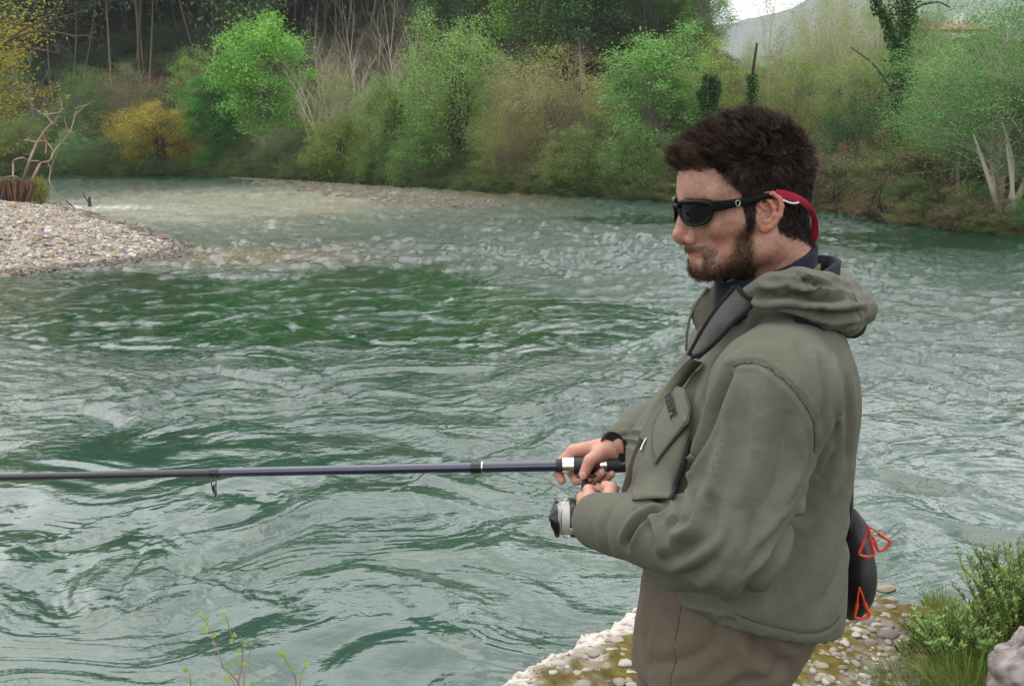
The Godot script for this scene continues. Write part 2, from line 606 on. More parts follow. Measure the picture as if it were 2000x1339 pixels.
func limb(w: Shape, l: Shape, a: Vector3, dir: Vector3, length: float, r: float, depth: int, spread: float, leaves: int, leaf_size: float) -> void:
	var steps := 4 if depth > 1 else 2
	var path := [a]
	var rr := [r]
	var d := dir
	var p := a
	for k in steps:
		d = (d + Vector3(rng.randf_range(-1, 1), rng.randf_range(-0.5, 1.0), rng.randf_range(-1, 1)) * 0.16).normalized()
		p += d * length / steps
		path.append(p)
		rr.append(r * (1.0 - 0.8 * (k + 1) / steps))
	w.tube(path, rr, 6 if depth > 2 else (4 if depth > 1 else 3), 1.0, Vector3.UP, false)
	if depth > 0:
		var kids: int = [0, 5, 5, 9][mini(depth, 3)]
		for k in kids:
			var t := rng.randf_range(0.25, 0.98)
			var at := clampi(int(t * steps), 0, steps - 1)
			var q: Vector3 = path[at].lerp(path[at + 1], t * steps - at)
			var out := Vector3(rng.randf_range(-1, 1), rng.randf_range(-0.15, 0.4), rng.randf_range(-1, 1)).normalized()
			limb(w, l, q, (d * (1.0 - spread) + out * spread).normalized(), length * rng.randf_range(0.35, 0.62), r * (1.0 - 0.8 * t) * 0.55, depth - 1, spread, leaves, leaf_size)
	if depth <= 1:
		for k in leaves:
			leaf(l, p + Vector3(rng.randfn(), rng.randfn(), rng.randfn()) * 0.25, leaf_size * rng.randf_range(0.6, 1.3), rng.randf_range(0.7, 1.25), 0.4)

func twiggy(called: String, stems: int, trunk: float, spread: float, leaves: int, leaf_size := 0.07, lean := 0.25, first := 0.62) -> void:
	var w := Shape.new()
	var l := Shape.new()
	for k in stems:
		var a := TAU * k / stems + rng.randf()
		var dir := Vector3(cos(a) * lean, 1.0, sin(a) * lean).normalized() if stems > 1 else Vector3.UP
		limb(w, l, Vector3(cos(a), 0, sin(a)) * (0.15 if stems > 1 else 0.0) + Vector3.DOWN * 0.3, dir, 10.0 * first, trunk, 3, spread, leaves, leaf_size)
	models[called] = [w.mesh(), l.mesh()]

func gum(called: String, bare: float) -> void:   # a tall thin pale trunk with hanging dark foliage high up; 20 m
	var w := Shape.new()
	var l := Shape.new()
	var path := bent(Vector3(0, -0.5, 0), Vector3(rng.randf_range(-0.8, 0.8), 20.0, rng.randf_range(-0.8, 0.8)), 0.0, 8)
	var r := []
	for k in path.size(): r.append(0.115 * (1.0 - 0.85 * k / 8.0))
	w.tube(path, r, 6)
	for k in 56:
		var t := lerpf(bare, 1.0, pow(rng.randf(), 0.8))
		var at := clampi(int(t * 8), 0, 7)
		var q: Vector3 = path[at].lerp(path[at + 1], t * 8 - at)
		var a := rng.randf() * TAU
		var end := q + Vector3(cos(a), rng.randf_range(0.3, 1.0), sin(a)) * rng.randf_range(0.6, 2.0) * (1.25 - t * 0.6)
		w.tube([q, q.lerp(end, 0.5) + Vector3.UP * 0.1, end], [0.035, 0.025, 0.01], 3, 1.0, Vector3.UP, false)
		var tone := rng.randf_range(0.6, 1.25)
		for j in 36:
			leaf(l, end + Vector3(rng.randfn(), rng.randfn() * 0.9 - 0.3, rng.randfn()) * 0.6, rng.randf_range(0.13, 0.27), tone * rng.randf_range(0.7, 1.25), 0.2, 0.8)
	models[called] = [w.mesh(), l.mesh()]

var barks := {}
var greens := {}

func bark(r: float, g: float, b: float) -> StandardMaterial3D:
	var key := [r, g, b]
	if not barks.has(key):
		barks[key] = mat(lin(r, g, b), 0.9, 0.2)
	return barks[key]

func foliage(r: float, g: float, b: float) -> StandardMaterial3D:   # given as the linear base colour of the leaves, in percent
	var key := [r, g, b]
	if not greens.has(key):
		var m := mat(Color(r, g, b) * 0.0170, 0.55, 0.35, true)
		m.backlight_enabled = true
		m.backlight = Color(0.8, 0.86, 0.56)
		greens[key] = m
	return greens[key]

# plants a tree so that it fills the photograph from its foot at column px up to row top; back: metres behind the waterline (or, if negative, the distance itself)
func plant(model: String, called: String, label: String, px: float, back: float, top: float, wide: float, leaves: Array, wood: Array, group := "", sink := 0.0, category := "tree") -> Node3D:
	var at := shore(px, back)
	at.y = land(at.x, at.z) - sink
	var tall := spot(px, top, at.z).y - at.y
	var o := thing(called, label, category, at, group)
	var base := 20.0 if model.begins_with("gum") else 10.0
	var m: Array = models[model]
	var s := Vector3(tall / base * wide, tall / base, tall / base * wide) * Vector3(1.12, 1.0, 1.12)
	var turn := Basis(Vector3.UP, rng.randf() * TAU) * Basis.from_scale(s)
	var w := part("trunk", m[0], bark(wood[0], wood[1], wood[2]), o)
	w.transform.basis = turn
	if m[1].get_surface_count():
		var c := part("crown", m[1], foliage(leaves[0], leaves[1], leaves[2]), o)
		c.transform.basis = turn
	return o

func shore(px: float, back: float) -> Vector3:
	var u := (px - 1000.0) / FOCAL / cos(PITCH) * 0.985
	if back < 0.0: return Vector3(u * -back, 0, back)
	for k in SHORE.size() - 1:
		var a: Vector2 = SHORE[k]
		var b: Vector2 = SHORE[k + 1]
		# x = -u z along the sight line
		var fa := a.x + u * a.y
		var fb := b.x + u * b.y
		if fa <= 0.0 and fb > 0.0:
			var p := a.lerp(b, fa / (fa - fb))
			var z := p.y - back
			return Vector3(u * -z, 0, z)
	return Vector3(u * 80.0, 0, -80.0)

func make_models() -> void:
	rng.seed = 19
	leafy("round", 1, 0.22, 6.0, 3.0, 4.0, 120, 80, 1.15, 0.105)
	leafy("oval", 2, 0.17, 5.6, 2.6, 4.4, 120, 80, 1.05, 0.10)
	leafy("willow", 4, 0.16, 5.2, 4.0, 4.6, 190, 70, 1.15, 0.085, 0.7, 0.25)
	leafy("hazy", 5, 0.13, 5.4, 3.8, 4.4, 190, 46, 1.25, 0.062, 0.25, 0.2)
	leafy("bush", 6, 0.12, 4.6, 5.4, 5.0, 200, 62, 1.5, 0.12, 0.35, 0.3)
	leafy("scrub", 7, 0.11, 4.2, 6.4, 5.0, 170, 50, 1.7, 0.13, 0.15, 0.3)
	leafy("alder", 3, 0.12, 5.4, 3.3, 4.7, 190, 90, 1.25, 0.050, 0.1, 0.2)
	leafy("airy", 3, 0.13, 5.6, 3.4, 4.5, 150, 52, 1.2, 0.075, 0.2, 0.15)
	twiggy("bare", 3, 0.15, 0.42, 0)
	twiggy("bare_tall", 1, 0.13, 0.36, 0, 0.07, 0.2, 0.9)
	twiggy("poplar", 1, 0.17, 0.34, 9, 0.06, 0.2, 0.95)
	twiggy("brush", 9, 0.10, 0.55, 2, 0.07, 0.7, 0.5)
	gum("gum_a", 0.25)
	gum("gum_b", 0.12)
	gum("gum_c", 0.4)
	# ivy climbing a trunk
	var w := Shape.new(); var l := Shape.new()
	w.tube(bent(Vector3(0, -0.4, 0), Vector3(0.3, 10, 0), 0.0, 7), [0.22, 0.21, 0.19, 0.17, 0.15, 0.13, 0.10, 0.06], 8)
	for k in 2600:
		var y := rng.randf() * 9.0
		var a := rng.randf() * TAU
		var r := (0.36 + 0.3 * noise(210, 2).get_noise_2d(y * 0.9, a)) * (1.0 - y * 0.045)
		leaf(l, Vector3(cos(a) * r + y * 0.03, y, sin(a) * r), rng.randf_range(0.06, 0.11), rng.randf_range(0.6, 1.3), 0.2, 0.4)
	models["ivy"] = [w.mesh(), l.mesh()]

const GREY := [128, 118, 102]
const DARK := [78, 68, 56]
const PALE := [168, 158, 140]

func make_far_bank() -> void:
	make_models()
	rng.seed = 23
	# the waterside, from the left to the right of the photograph
	plant("bush", "willow_bush", "pale green rounded willow bush at the water's edge, right of the driftwood", 155, 1.0, 252, 0.75, [8.5, 17, 6.5], GREY, "", 0.3, "bush")
	plant("bush", "willow_bush", "dull green bush low on the far bank, straight behind the dead branches", 62, 1.5, 225, 0.9, [10, 13, 4], DARK, "", 0.3, "bush")
	plant("scrub", "bush", "yellowish bush on the far bank at the picture's left edge", -15, 1.0, 215, 0.8, [10, 11, 2.4], DARK, "", 0.2, "bush")
	plant("scrub", "bush", "low dark bush between the pale willow and the golden willow", 215, 1.0, 262, 0.8, [4, 7.5, 2.6], DARK, "", 0.2, "bush")
	var gold := plant("willow", "golden_willow", "golden yellow willow leaning over the water on dark branches", 325, 2.0, 192, 1.5, [25, 20, 3.0], DARK)
	plant("bush", "bush", "green bush hanging into the water under the golden willow", 290, 0.8, 268, 0.8, [11, 14, 3.2], DARK, "", 0.2, "bush")
	plant("oval", "dark_green_tree", "deep green leafy tree beside the golden willow", 432, 2.5, 138, 1.05, [4.2, 15, 2.6], DARK)
	plant("bush", "bush", "deep green bush at the foot of the tall bright tree", 425, 1.0, 262, 0.7, [4.0, 13, 2.4], DARK, "", 0.2, "bush")
	plant("round", "bright_green_tree", "tall bright spring green tree, the brightest on the bank", 530, 4.0, 22, 0.92, [11.5, 25, 4.6], GREY)
	plant("hazy", "sage_bush", "grey green bush spreading over the water, below the bright green tree", 545, 1.0, 236, 1.1, [10.5, 13, 6], GREY, "", 0.2, "bush")
	plant("scrub", "bush", "dark low bush under the bare white tree", 610, 0.5, 285, 0.8, [4, 6.5, 2.6], DARK, "", 0.2, "bush")
	plant("bare", "bare_tree", "bare whitish tree with fine upright twigs, right of the bright green tree", 650, 4.0, 38, 0.85, [8, 10, 4], PALE)
	plant("airy", "budding_tree", "thin budding tree in front of the bare white tree", 668, 3.0, 128, 0.8, [13, 15, 5], PALE)
	plant("bush", "bush", "yellow green bush between the bare tree and the large willow", 672, 1.0, 212, 0.9, [12, 15, 3.2], DARK, "", 0.2, "bush")
	plant("willow", "large_willow", "tallest soft green willow in the middle of the far bank", 890, 4.0, 12, 0.78, [13, 20.5, 6.5], DARK)
	plant("willow", "willow", "green willow at the left shoulder of the tallest willow", 778, 3.0, 128, 0.9, [11, 18, 5], DARK)
	plant("bush", "willow_bush", "green willow bush hanging into the river below the tallest willow", 830, 1.0, 240, 1.0, [9.5, 16, 5], DARK, "", 0.3, "bush")
	plant("bush", "willow_bush", "green bush trailing over the water beside the gravel spit", 742, 0.8, 262, 0.8, [10, 15.5, 4], DARK, "", 0.3, "bush")
	plant("hazy", "beige_tree", "wide beige tree in catkins, right of the tallest willow", 1095, 4.0, 80, 1.15, [19, 18, 7.5], GREY)
	plant("hazy", "budding_tree", "small beige budding tree against the tallest willow", 1010, 5.0, 120, 0.8, [16, 15.5, 7], GREY)
	plant("hazy", "olive_bush", "olive yellow bush with tangled branches leaning out over the river", 985, 0.8, 208, 1.1, [14, 14.5, 4], GREY, "", 0.3, "bush")
	plant("bush", "olive_bush", "green bush at the waterline right of the olive yellow bush", 1130, 0.8, 240, 0.85, [10, 13.5, 4.2], DARK, "", 0.3, "bush")
	plant("round", "fresh_green_tree", "fresh green tree with layered branches, left of the man's hair", 1275, 4.0, 52, 0.95, [10.5, 20.5, 6.2], GREY)
	plant("bush", "bush", "grey green bush at the waterline left of the man's face", 1235, 0.8, 232, 0.85, [9, 14.5, 5], DARK, "", 0.3, "bush")
	plant("hazy", "bush", "dull green low bush in front of the man's sunglasses", 1310, 0.8, 275, 0.9, [9, 13, 4.5], DARK, "", 0.3, "bush")
	plant("airy", "pale_tree", "pale yellow green feathery tree behind the ivy stump", 1385, 9.0, 78, 0.9, [17, 22, 5.5], GREY)
	ivy_tree("ivy_stump", "stump thickly wrapped in dark ivy, just left of the man's hair top", 1386, 5.0, 330, [[[[1386, 330], [1385, 200], [1390, 148]], 0.18, 0.36, 1.0], [[[1385, 215], [1376, 196], [1372, 176]], 0.05, 0.22, 1.0], [[[1386, 200], [1396, 182], [1399, 160]], 0.05, 0.20, 1.0]])
	ivy_tree("ivy_snag", "broken thin trunk with ivy on its lower half above the man's head", 1468, 6.0, 330, [[[[1464, 330], [1467, 200], [1471, 140], [1479, 84]], 0.13, 0.24, 0.62]])
	ivy_tree("ivy_tree", "tall forked tree wrapped in dark ivy, right of the man", 1752, 6.0, 210, [[[[1752, 330], [1752, 215], [1757, 140], [1766, 70], [1771, 0], [1776, -70]], 0.30, 0.46, 1.0], [[[1757, 128], [1742, 72], [1722, 24], [1694, -36]], 0.15, 0.20, 1.0], [[[1760, 60], [1790, 16], [1830, 4], [1856, 14]], 0.07, 0.0, 0.0], [[[1753, 200], [1725, 150], [1700, 120], [1662, 92]], 0.05, 0.0, 0.0]])
	for q in [[1488, 16.0, -10, 0.7, "tall bare poplar above the man's forehead"], [1530, 22.0, 10, 0.6, "slim bare poplar above the middle of the man's hair"], [1590, 18.0, -30, 0.75, "budding poplar above the back of the man's head"], [1640, 15.0, -20, 0.7, "pale budding poplar right of the man's head"], [1690, 13.0, -40, 0.65, "bare poplar beside the ivy clad tree"]]:
		plant("poplar", "poplar", q[4], q[0], q[1], q[2], q[3], [17, 20, 9], PALE, "slim poplars on the right bank")
	for q in [[1460, 8.0, 130, 0.9, "brown leafless brush left of the poplars"], [1560, 7.0, 150, 0.9, "reddish brown brush behind the man's head"], [1640, 4.0, 250, 1.0, "brown bramble thicket on the slope right of the man's strap"], [1700, 3.0, 275, 1.0, "tangled brown brush above the waterline"], [1770, 5.0, 200, 0.8, "brown brush under the ivy clad tree"]]:
		plant("brush", "brush", q[4], q[0], q[1], q[2], q[3], [13, 13, 4.5], [120, 92, 72], "leafless brush on the right bank", 0.2, "brush")
	plant("scrub", "bush", "dark ivy covered bush behind the poplar stems", 1650, 5.0, 165, 0.45, [3, 6.5, 2.6], DARK, "", 0.2, "bush")
	plant("airy", "hazel_tree", "light green budding tree left of the ivy clad tree", 1560, 11.0, 95, 1.0, [15, 20, 6], GREY)
	plant("airy", "hazel_tree", "light green budding tree between the poplars and the ivy clad tree", 1655, 10.0, 105, 1.0, [14, 19, 6], GREY)
	plant("alder", "alder", "big green alder filling the right edge of the picture", 1945, 3.0, -40, 1.25, [8, 17.5, 6], PALE)
	plant("alder", "alder", "green alder left of the big one, behind its pale trunks", 1850, 5.0, 60, 1.2, [9, 18, 6], PALE)
	plant("alder", "alder", "green alder behind the picture's right edge", 2040, 4.0, -20, 1.1, [8.5, 18, 5.5], PALE)
	plant("bush", "bush", "dense green bush at the water under the alder", 1895, 1.2, 348, 0.75, [6.5, 14, 4], DARK, "", 0.3, "bush")
	plant("scrub", "bush", "green bush at the water by the picture's right edge", 1990, 1.2, 375, 0.7, [6, 12.5, 3.6], DARK, "", 0.3, "bush")
	plant("scrub", "bush", "low green bush at the water right of the man's collar", 1760, 1.4, 330, 0.7, [7, 11, 4], DARK, "", 0.3, "bush")
	plant("hazy", "bush", "mossy green bush on the slope above the fallen trunks", 1690, 2.5, 320, 0.9, [9.5, 12, 3.4], DARK, "", 0.3, "bush")
	# pale leaning trunks of the alder
	for q in [[1962, 412, 1902, 262, 0.085, "thick pale leaning alder trunk"], [1968, 408, 1958, 240, 0.075, "upright pale alder trunk right of the leaning one"], [1985, 402, 1966, 280, 0.07, "thin pale alder trunk by the picture's edge"]]:
		var z := shore(q[0], 1.6).z
		var a := spot(q[0], q[1], z); var b := spot(q[2], q[3], z - 0.3)
		var t := Shape.new()
		t.tube(bent(a + Vector3.DOWN * 0.4 - a, b - a, 0.03, 7), [q[4], q[4] * 0.95, q[4] * 0.9, q[4] * 0.84, q[4] * 0.76, q[4] * 0.66, q[4] * 0.55, q[4] * 0.4], 8)
		tag(part("leaning_alder", t.mesh(), bark(140, 134, 122), self), q[5], "tree trunk")
		get_child(-1).position = a
	# fallen trunks at the water
	for q in [[1652, 432, 1620, 372, "dark snag leaning out of the water right of the man's strap"], [1752, 428, 1690, 398, "dark fallen trunk sloping into the river"], [1825, 445, 1832, 372, "dark upright dead trunk at the waterline"], [1705, 434, 1752, 396, "mossy fallen trunk lying on the bank"]]:
		var z := shore(q[0], 0.0).z
		var a := spot(q[0], q[1], z); var b := spot(q[2], q[3], z - 1.0)
		var t := Shape.new()
		t.tube(bent(Vector3.DOWN * 0.3, b - a, 0.05, 6), [0.14, 0.13, 0.12, 0.11, 0.10, 0.08, 0.04], 8)
		for k in 6:
			var f := (b - a) * rng.randf_range(0.3, 0.95)
			t.tube(bent(f, f + Vector3(rng.randf_range(-1.2, 1.2), rng.randf_range(0.1, 1.0), rng.randf_range(-0.6, 0.6)), 0.1), [0.035, 0.03, 0.022, 0.014, 0.005], 5)
		var o := part("fallen_trunk", t.mesh(), bark(58, 50, 40), self)
		o.position = a
		tag(o, q[4], "tree trunk", "fallen trunks at the right bank")
	# the second row, on the foot of the hill
	for q in [["hazy", 20, 12.0, 120, 1.0, [9, 13, 4], "dull green tree on the hill foot above the driftwood"], ["bare", 95, 14.0, 85, 1.0, [8, 8, 4], "grey bare tree above the pale willow bush"], ["airy", 185, 12.0, 130, 0.9, [8, 14, 4], "thin green tree behind the pale willow bush"], ["hazy", 260, 14.0, 118, 1.1, [14, 14, 7], "greyish budding tree behind the golden willow"], ["bare", 320, 16.0, 110, 0.9, [8, 8, 4], "bare twiggy tree above the golden willow"], ["airy", 398, 12.0, 92, 0.8, [14, 21, 5], "yellow green tree left of the bright green tree"], ["hazy", 470, 12.0, 200, 1.0, [11, 14, 5], "dull tree in the gap left of the bright green tree"], ["bare", 730, 12.0, 150, 0.8, [8, 8, 4], "leafless tree in the gap left of the large willow"], ["hazy", 970, 12.0, 100, 0.8, [15, 14, 7], "pale twiggy tree behind the large willow"], ["bare", 1005, 13.0, 88, 0.7, [8, 8, 4], "bare tree between the large willow and the beige tree"], ["airy", 1190, 10.0, 150, 1.0, [10, 18, 5], "green tree between the beige and the fresh green tree"], ["airy", 1330, 10.0, 120, 0.9, [12, 19, 5.5], "light green tree right of the fresh green tree"], ["hazy", 1440, 12.0, 120, 0.9, [15, 16, 5], "hazy yellowish tree left of the tall poplars"], ["hazy", 1500, 9.0, 160, 1.0, [13, 14, 5], "dull budding tree behind the man's hair"], ["hazy", 1600, 9.0, 170, 1.0, [12, 14, 5], "greenish budding tree behind the back of the man's head"], ["airy", 1720, 12.0, 110, 1.0, [12, 18, 5], "light green tree right of the ivy clad tree"], ["airy", 1800, 9.0, 130, 1.0, [11, 18, 5.5], "green tree left of the alders"], ["hazy", 560, 10.0, 215, 1.0, [11, 14, 5], "greenish thicket tree behind the bare white tree"], ["bush", 350, 7.0, 240, 0.9, [5, 8, 3], "dark bush behind the golden willow's trunk"], ["bush", 120, 6.0, 205, 1.0, [6, 10, 3.4], "dark green bush behind the dead branches"], ["bush", 600, 6.0, 250, 0.9, [6, 9, 3], "dark green bush behind the sage bush"], ["bush", 1180, 6.0, 220, 0.9, [6, 10.5, 3.4], "dark green bush behind the waterline bushes"]]:
		plant(q[0], "bush" if q[0] == "bush" else "tree", q[6], q[1], q[2], q[3], q[4], q[5], GREY, "trees on the foot of the hill", 0.2, "bush" if q[0] == "bush" else "tree")
	# the green trees high on the right part of the hill
	for k in 44:
		var px := 840.0 + rng.randf() * 620.0
		var back := 26.0 + rng.randf() * 46.0
		var p := shore(px, back)
		if px > 1385.0: continue
		var m: String = ["round", "airy", "oval", "hazy", "willow"][k % 5]
		var c: Array = [[8, 17, 4], [11, 20, 4.5], [6, 13, 3.4], [13, 15, 6], [5, 9.5, 3.6]][(k * 7 + k / 5) % 5]
		var at := Vector3(p.x, land(p.x, p.z), p.z)
		var o := thing("hill_tree", ["mid green", "light yellow green", "deep green", "pale greyish green", "dark green"][(k * 7 + k / 5) % 5] + " tree in the wood on the upper right of the hill", "tree", at, "trees in the wood on the hill")
		var sc := rng.randf_range(0.75, 1.25)
		for w in 2:
			var e := part(["trunk", "crown"][w], models[m][w], bark(112, 104, 92) if w == 0 else foliage(c[0], c[1], c[2]), o)
			e.transform.basis = Basis(Vector3.UP, rng.randf() * TAU) * Basis.from_scale(Vector3(sc, sc, sc))
	# the plantation of tall thin gum trees on the left of the hill
	for k in 300:
		var px := -60.0 + rng.randf() * 960.0
		var back := 21.0 + pow(rng.randf(), 0.8) * 46.0
		if px > 600.0 and back < 32.0 + (px - 600.0) * 0.06: continue
		var p := shore(px, back)
		var at := Vector3(p.x, land(p.x, p.z), p.z)
		var o := thing("gum_tree", "tall thin gum tree with " + ("a pale" if k % 4 else "a dark") + " trunk in the plantation on the hill", "tree", at, "gum trees on the hill")
		var sc := rng.randf_range(0.8, 1.2)
		var m: Array = models[["gum_a", "gum_b", "gum_c"][k % 3]]
		for w in 2:
			var e := part(["trunk", "crown"][w], m[w], (bark(98, 90, 76) if k % 4 else bark(78, 72, 60)) if w == 0 else (foliage(7.6, 11.6, 5.6) if k % 3 else foliage(10.0, 13.6, 6.0)), o)
			e.transform.basis = Basis(Vector3.UP, float(k) * 2.4) * Basis.from_scale(Vector3(sc * 1.1, sc, sc * 1.1))
	# undergrowth that covers the soil, denser below
	var places := []
	var tints := []
	for k in 2300:
		var px := -150.0 + rng.randf() * 2300.0
		var back := 2.0 + pow(rng.randf(), 1.5) * 62.0
		var p := shore(px, back)
		var bald := noise(27, 2).get_noise_2d(p.x * 0.04, p.z * 0.04)
		if px > 560.0 and px < 1150.0 and back > 14.0 and rng.randf() < 0.45: continue
		if bald > 0.25: continue
		var sc := rng.randf_range(0.08, 0.24) * (1.0 if back < 30.0 else 1.3)
		places.append(Transform3D(Basis(Vector3.UP, rng.randf() * TAU) * Basis.from_scale(Vector3(sc, sc * rng.randf_range(0.7, 1.2), sc)), Vector3(p.x, land(p.x, p.z) - 0.15, p.z)))
		var c := Color(0.07, 0.12, 0.04).lerp(Color(0.17, 0.19, 0.075), rng.randf())
		if px < 620.0 and back > 16.0: c = c.lerp(Color(0.075, 0.108, 0.056), 0.65)
		if px > 600.0 and px < 1150.0 and back > 14.0: c = c.lerp(Color(0.16, 0.135, 0.10), 0.6)
		if px > 1500.0 and rng.randf() < 0.45: c = Color(0.19, 0.135, 0.09) * rng.randf_range(0.7, 1.2)
		tints.append(c)
	for k in 420:   # what hangs over the waterline
		var p := shore(-120.0 + k * 5.0 + rng.randf() * 5.0, rng.randf_range(-0.5, 1.2))
		if k > 330 and rng.randf() < 0.55: continue
		var sc := rng.randf_range(0.09, 0.20)
		places.append(Transform3D(Basis(Vector3.UP, rng.randf() * TAU) * Basis.from_scale(Vector3(sc, sc * rng.randf_range(0.6, 1.1), sc)), Vector3(p.x, maxf(land(p.x, p.z), WATER) - 0.25, p.z)))
		tints.append(Color(0.06, 0.10, 0.03).lerp(Color(0.15, 0.17, 0.06), rng.randf()).lerp(Color(0.17, 0.115, 0.075), 0.75 if k > 325 and rng.randf() < 0.5 else 0.0))
	var um := mat(Color.WHITE, 0.7, 0.2, true)
	um.backlight_enabled = true
	um.backlight = Color(0.4, 0.4, 0.3)
	tag(copies("undergrowth", models["scrub"][1], um, places, self, tints), "low tangled undergrowth covering the wooded slope", "undergrowth", "", "stuff")
	for q in [[1455, 22.0, 62, 0.42, "thin hazy poplar at the left end of the poplars"], [1508, 14.0, 46, 0.40, "thin hazy poplar above the top of the man's head"], [1548, 26.0, 30, 0.42, "pale hazy poplar at the left edge of the sky"], [1585, 15.0, -20, 0.42, "tall hazy poplar above the man's ear"], [1622, 24.0, -30, 0.45, "tall hazy poplar left of the ivy clad tree's left fork"], [1662, 12.0, 6, 0.42, "thin greenish poplar behind the ivy clad tree's left fork"], [1700, 20.0, -50, 0.5, "tall greenish poplar between the forks of the ivy clad tree"], [1732, 14.0, 40, 0.5, "hazy tree right behind the ivy clad trunk"], [1800, 16.0, -10, 0.5, "tall hazy tree left of the white house"], [1838, 9.0, 88, 0.7, "green tree below the white house"], [1905, 12.0, 20, 0.7, "tall green tree right of the white house"]]:
		plant("hazy" if q[0] < 1690 else "airy", "poplar", q[4], q[0], q[1], q[2], q[3], [17, 19, 9] if q[0] < 1690 else [12, 18, 6], PALE, "hazy trees on the right bank")
	for k in 16:
		var px := 610.0 + k * 19.0 + rng.randf() * 12.0
		var top := rng.randf_range(20.0, 110.0) if px < 850.0 else rng.randf_range(60.0, 120.0)
		plant(["bare", "bare_tall"][k % 2], "bare_tree", "grey leafless tree on the brown slope above the large willow", px, rng.randf_range(17.0, 34.0), top, 0.8, [8, 8, 4], PALE, "leafless trees on the brown slope")
	make_left_tree()
	make_house()

func ivy_tree(called: String, label: String, px: float, back: float, foot: float, limbs: Array) -> void:
	var z := shore(px, back).z
	var at := spot(px, foot, z)
	at.y = land(at.x, z)
	var o := thing(called, label, "tree", at)
	var w := Shape.new()
	var l := Shape.new()
	for q in limbs:
		var pts := []
		for e in q[0]: pts.append(spot(e[0], e[1], z + 0.2 * sin(e[1] * 0.02)) - at)
		pts = curve(pts, 5)
		var r := []
		for k in pts.size(): r.append(lerpf(q[1], q[1] * 0.35, float(k) / (pts.size() - 1)))
		w.tube(pts, r, 8)
		if q[2] > 0.0:
			for k in int(3400 * q[2] / 0.46 * q[3]):
				var t: float = rng.randf() * (pts.size() - 1.001) * q[3]
				var p: Vector3 = pts[int(t)].lerp(pts[int(t) + 1], t - int(t))
				var a := rng.randf() * TAU
				var rad: float = q[2] * (1.0 + 1.5 * noise(211, 2).get_noise_2d(p.y * 0.9, a * 1.3)) * sqrt(rng.randf_range(0.3, 1.25)) * lerpf(1.0, 0.65, t / pts.size())
				leaf(l, p + Vector3(cos(a) * rad, rng.randf_range(-0.1, 0.1), sin(a) * rad), rng.randf_range(0.06, 0.11), rng.randf_range(0.55, 1.3), 0.2, 0.4)
	part("trunk", w.mesh(), bark(60, 54, 46), o)
	part("ivy", l.mesh(), foliage(3.6, 8.2, 2.4), o)

func make_left_tree() -> void:
	# the ochre tree whose branches reach in from the left
	var at := Vector3(-27.6, 0.0, -52.5)
	at.y = WATER + 0.4
	var o := thing("ochre_tree", "tree with ochre and olive young leaves reaching in from the left edge", "tree", at)
	for w in 2:
		var e := part(["trunk", "crown"][w], models["airy"][w], bark(78, 66, 52) if w == 0 else foliage(20, 17, 2.6), o)
		e.transform.basis = Basis(Vector3.UP, 0.6) * Basis.from_scale(Vector3(1.45, 1.15, 1.45))
	var b := Shape.new()
	for q in [[[-60, 150], [40, 60], [110, 36], [165, 20]], [[-60, 120], [60, 62], [150, 70], [185, 62]], [[-40, 30], [60, 48], [120, 0]], [[-60, 80], [30, 90], [90, 98], [110, 105]]]:
		var pts := []
		for e in q: pts.append(spot(e[0], e[1], -51.0) - at)
		pts = curve(pts, 4)
		var r := []
		for k in pts.size(): r.append(lerpf(0.07, 0.014, float(k) / (pts.size() - 1)))
		b.tube(pts, r, 6)
		for k in 7:
			var p: Vector3 = pts[pts.size() * (k + 2) / 10]
			b.tube([p, p + Vector3(0.5, rng.randf_range(-0.2, 0.5), 0.2), p + Vector3(0.9, rng.randf_range(-0.3, 0.7), 0.3)], [0.018, 0.012, 0.004], 4)
	part("bough", b.mesh(), bark(86, 72, 58), o)

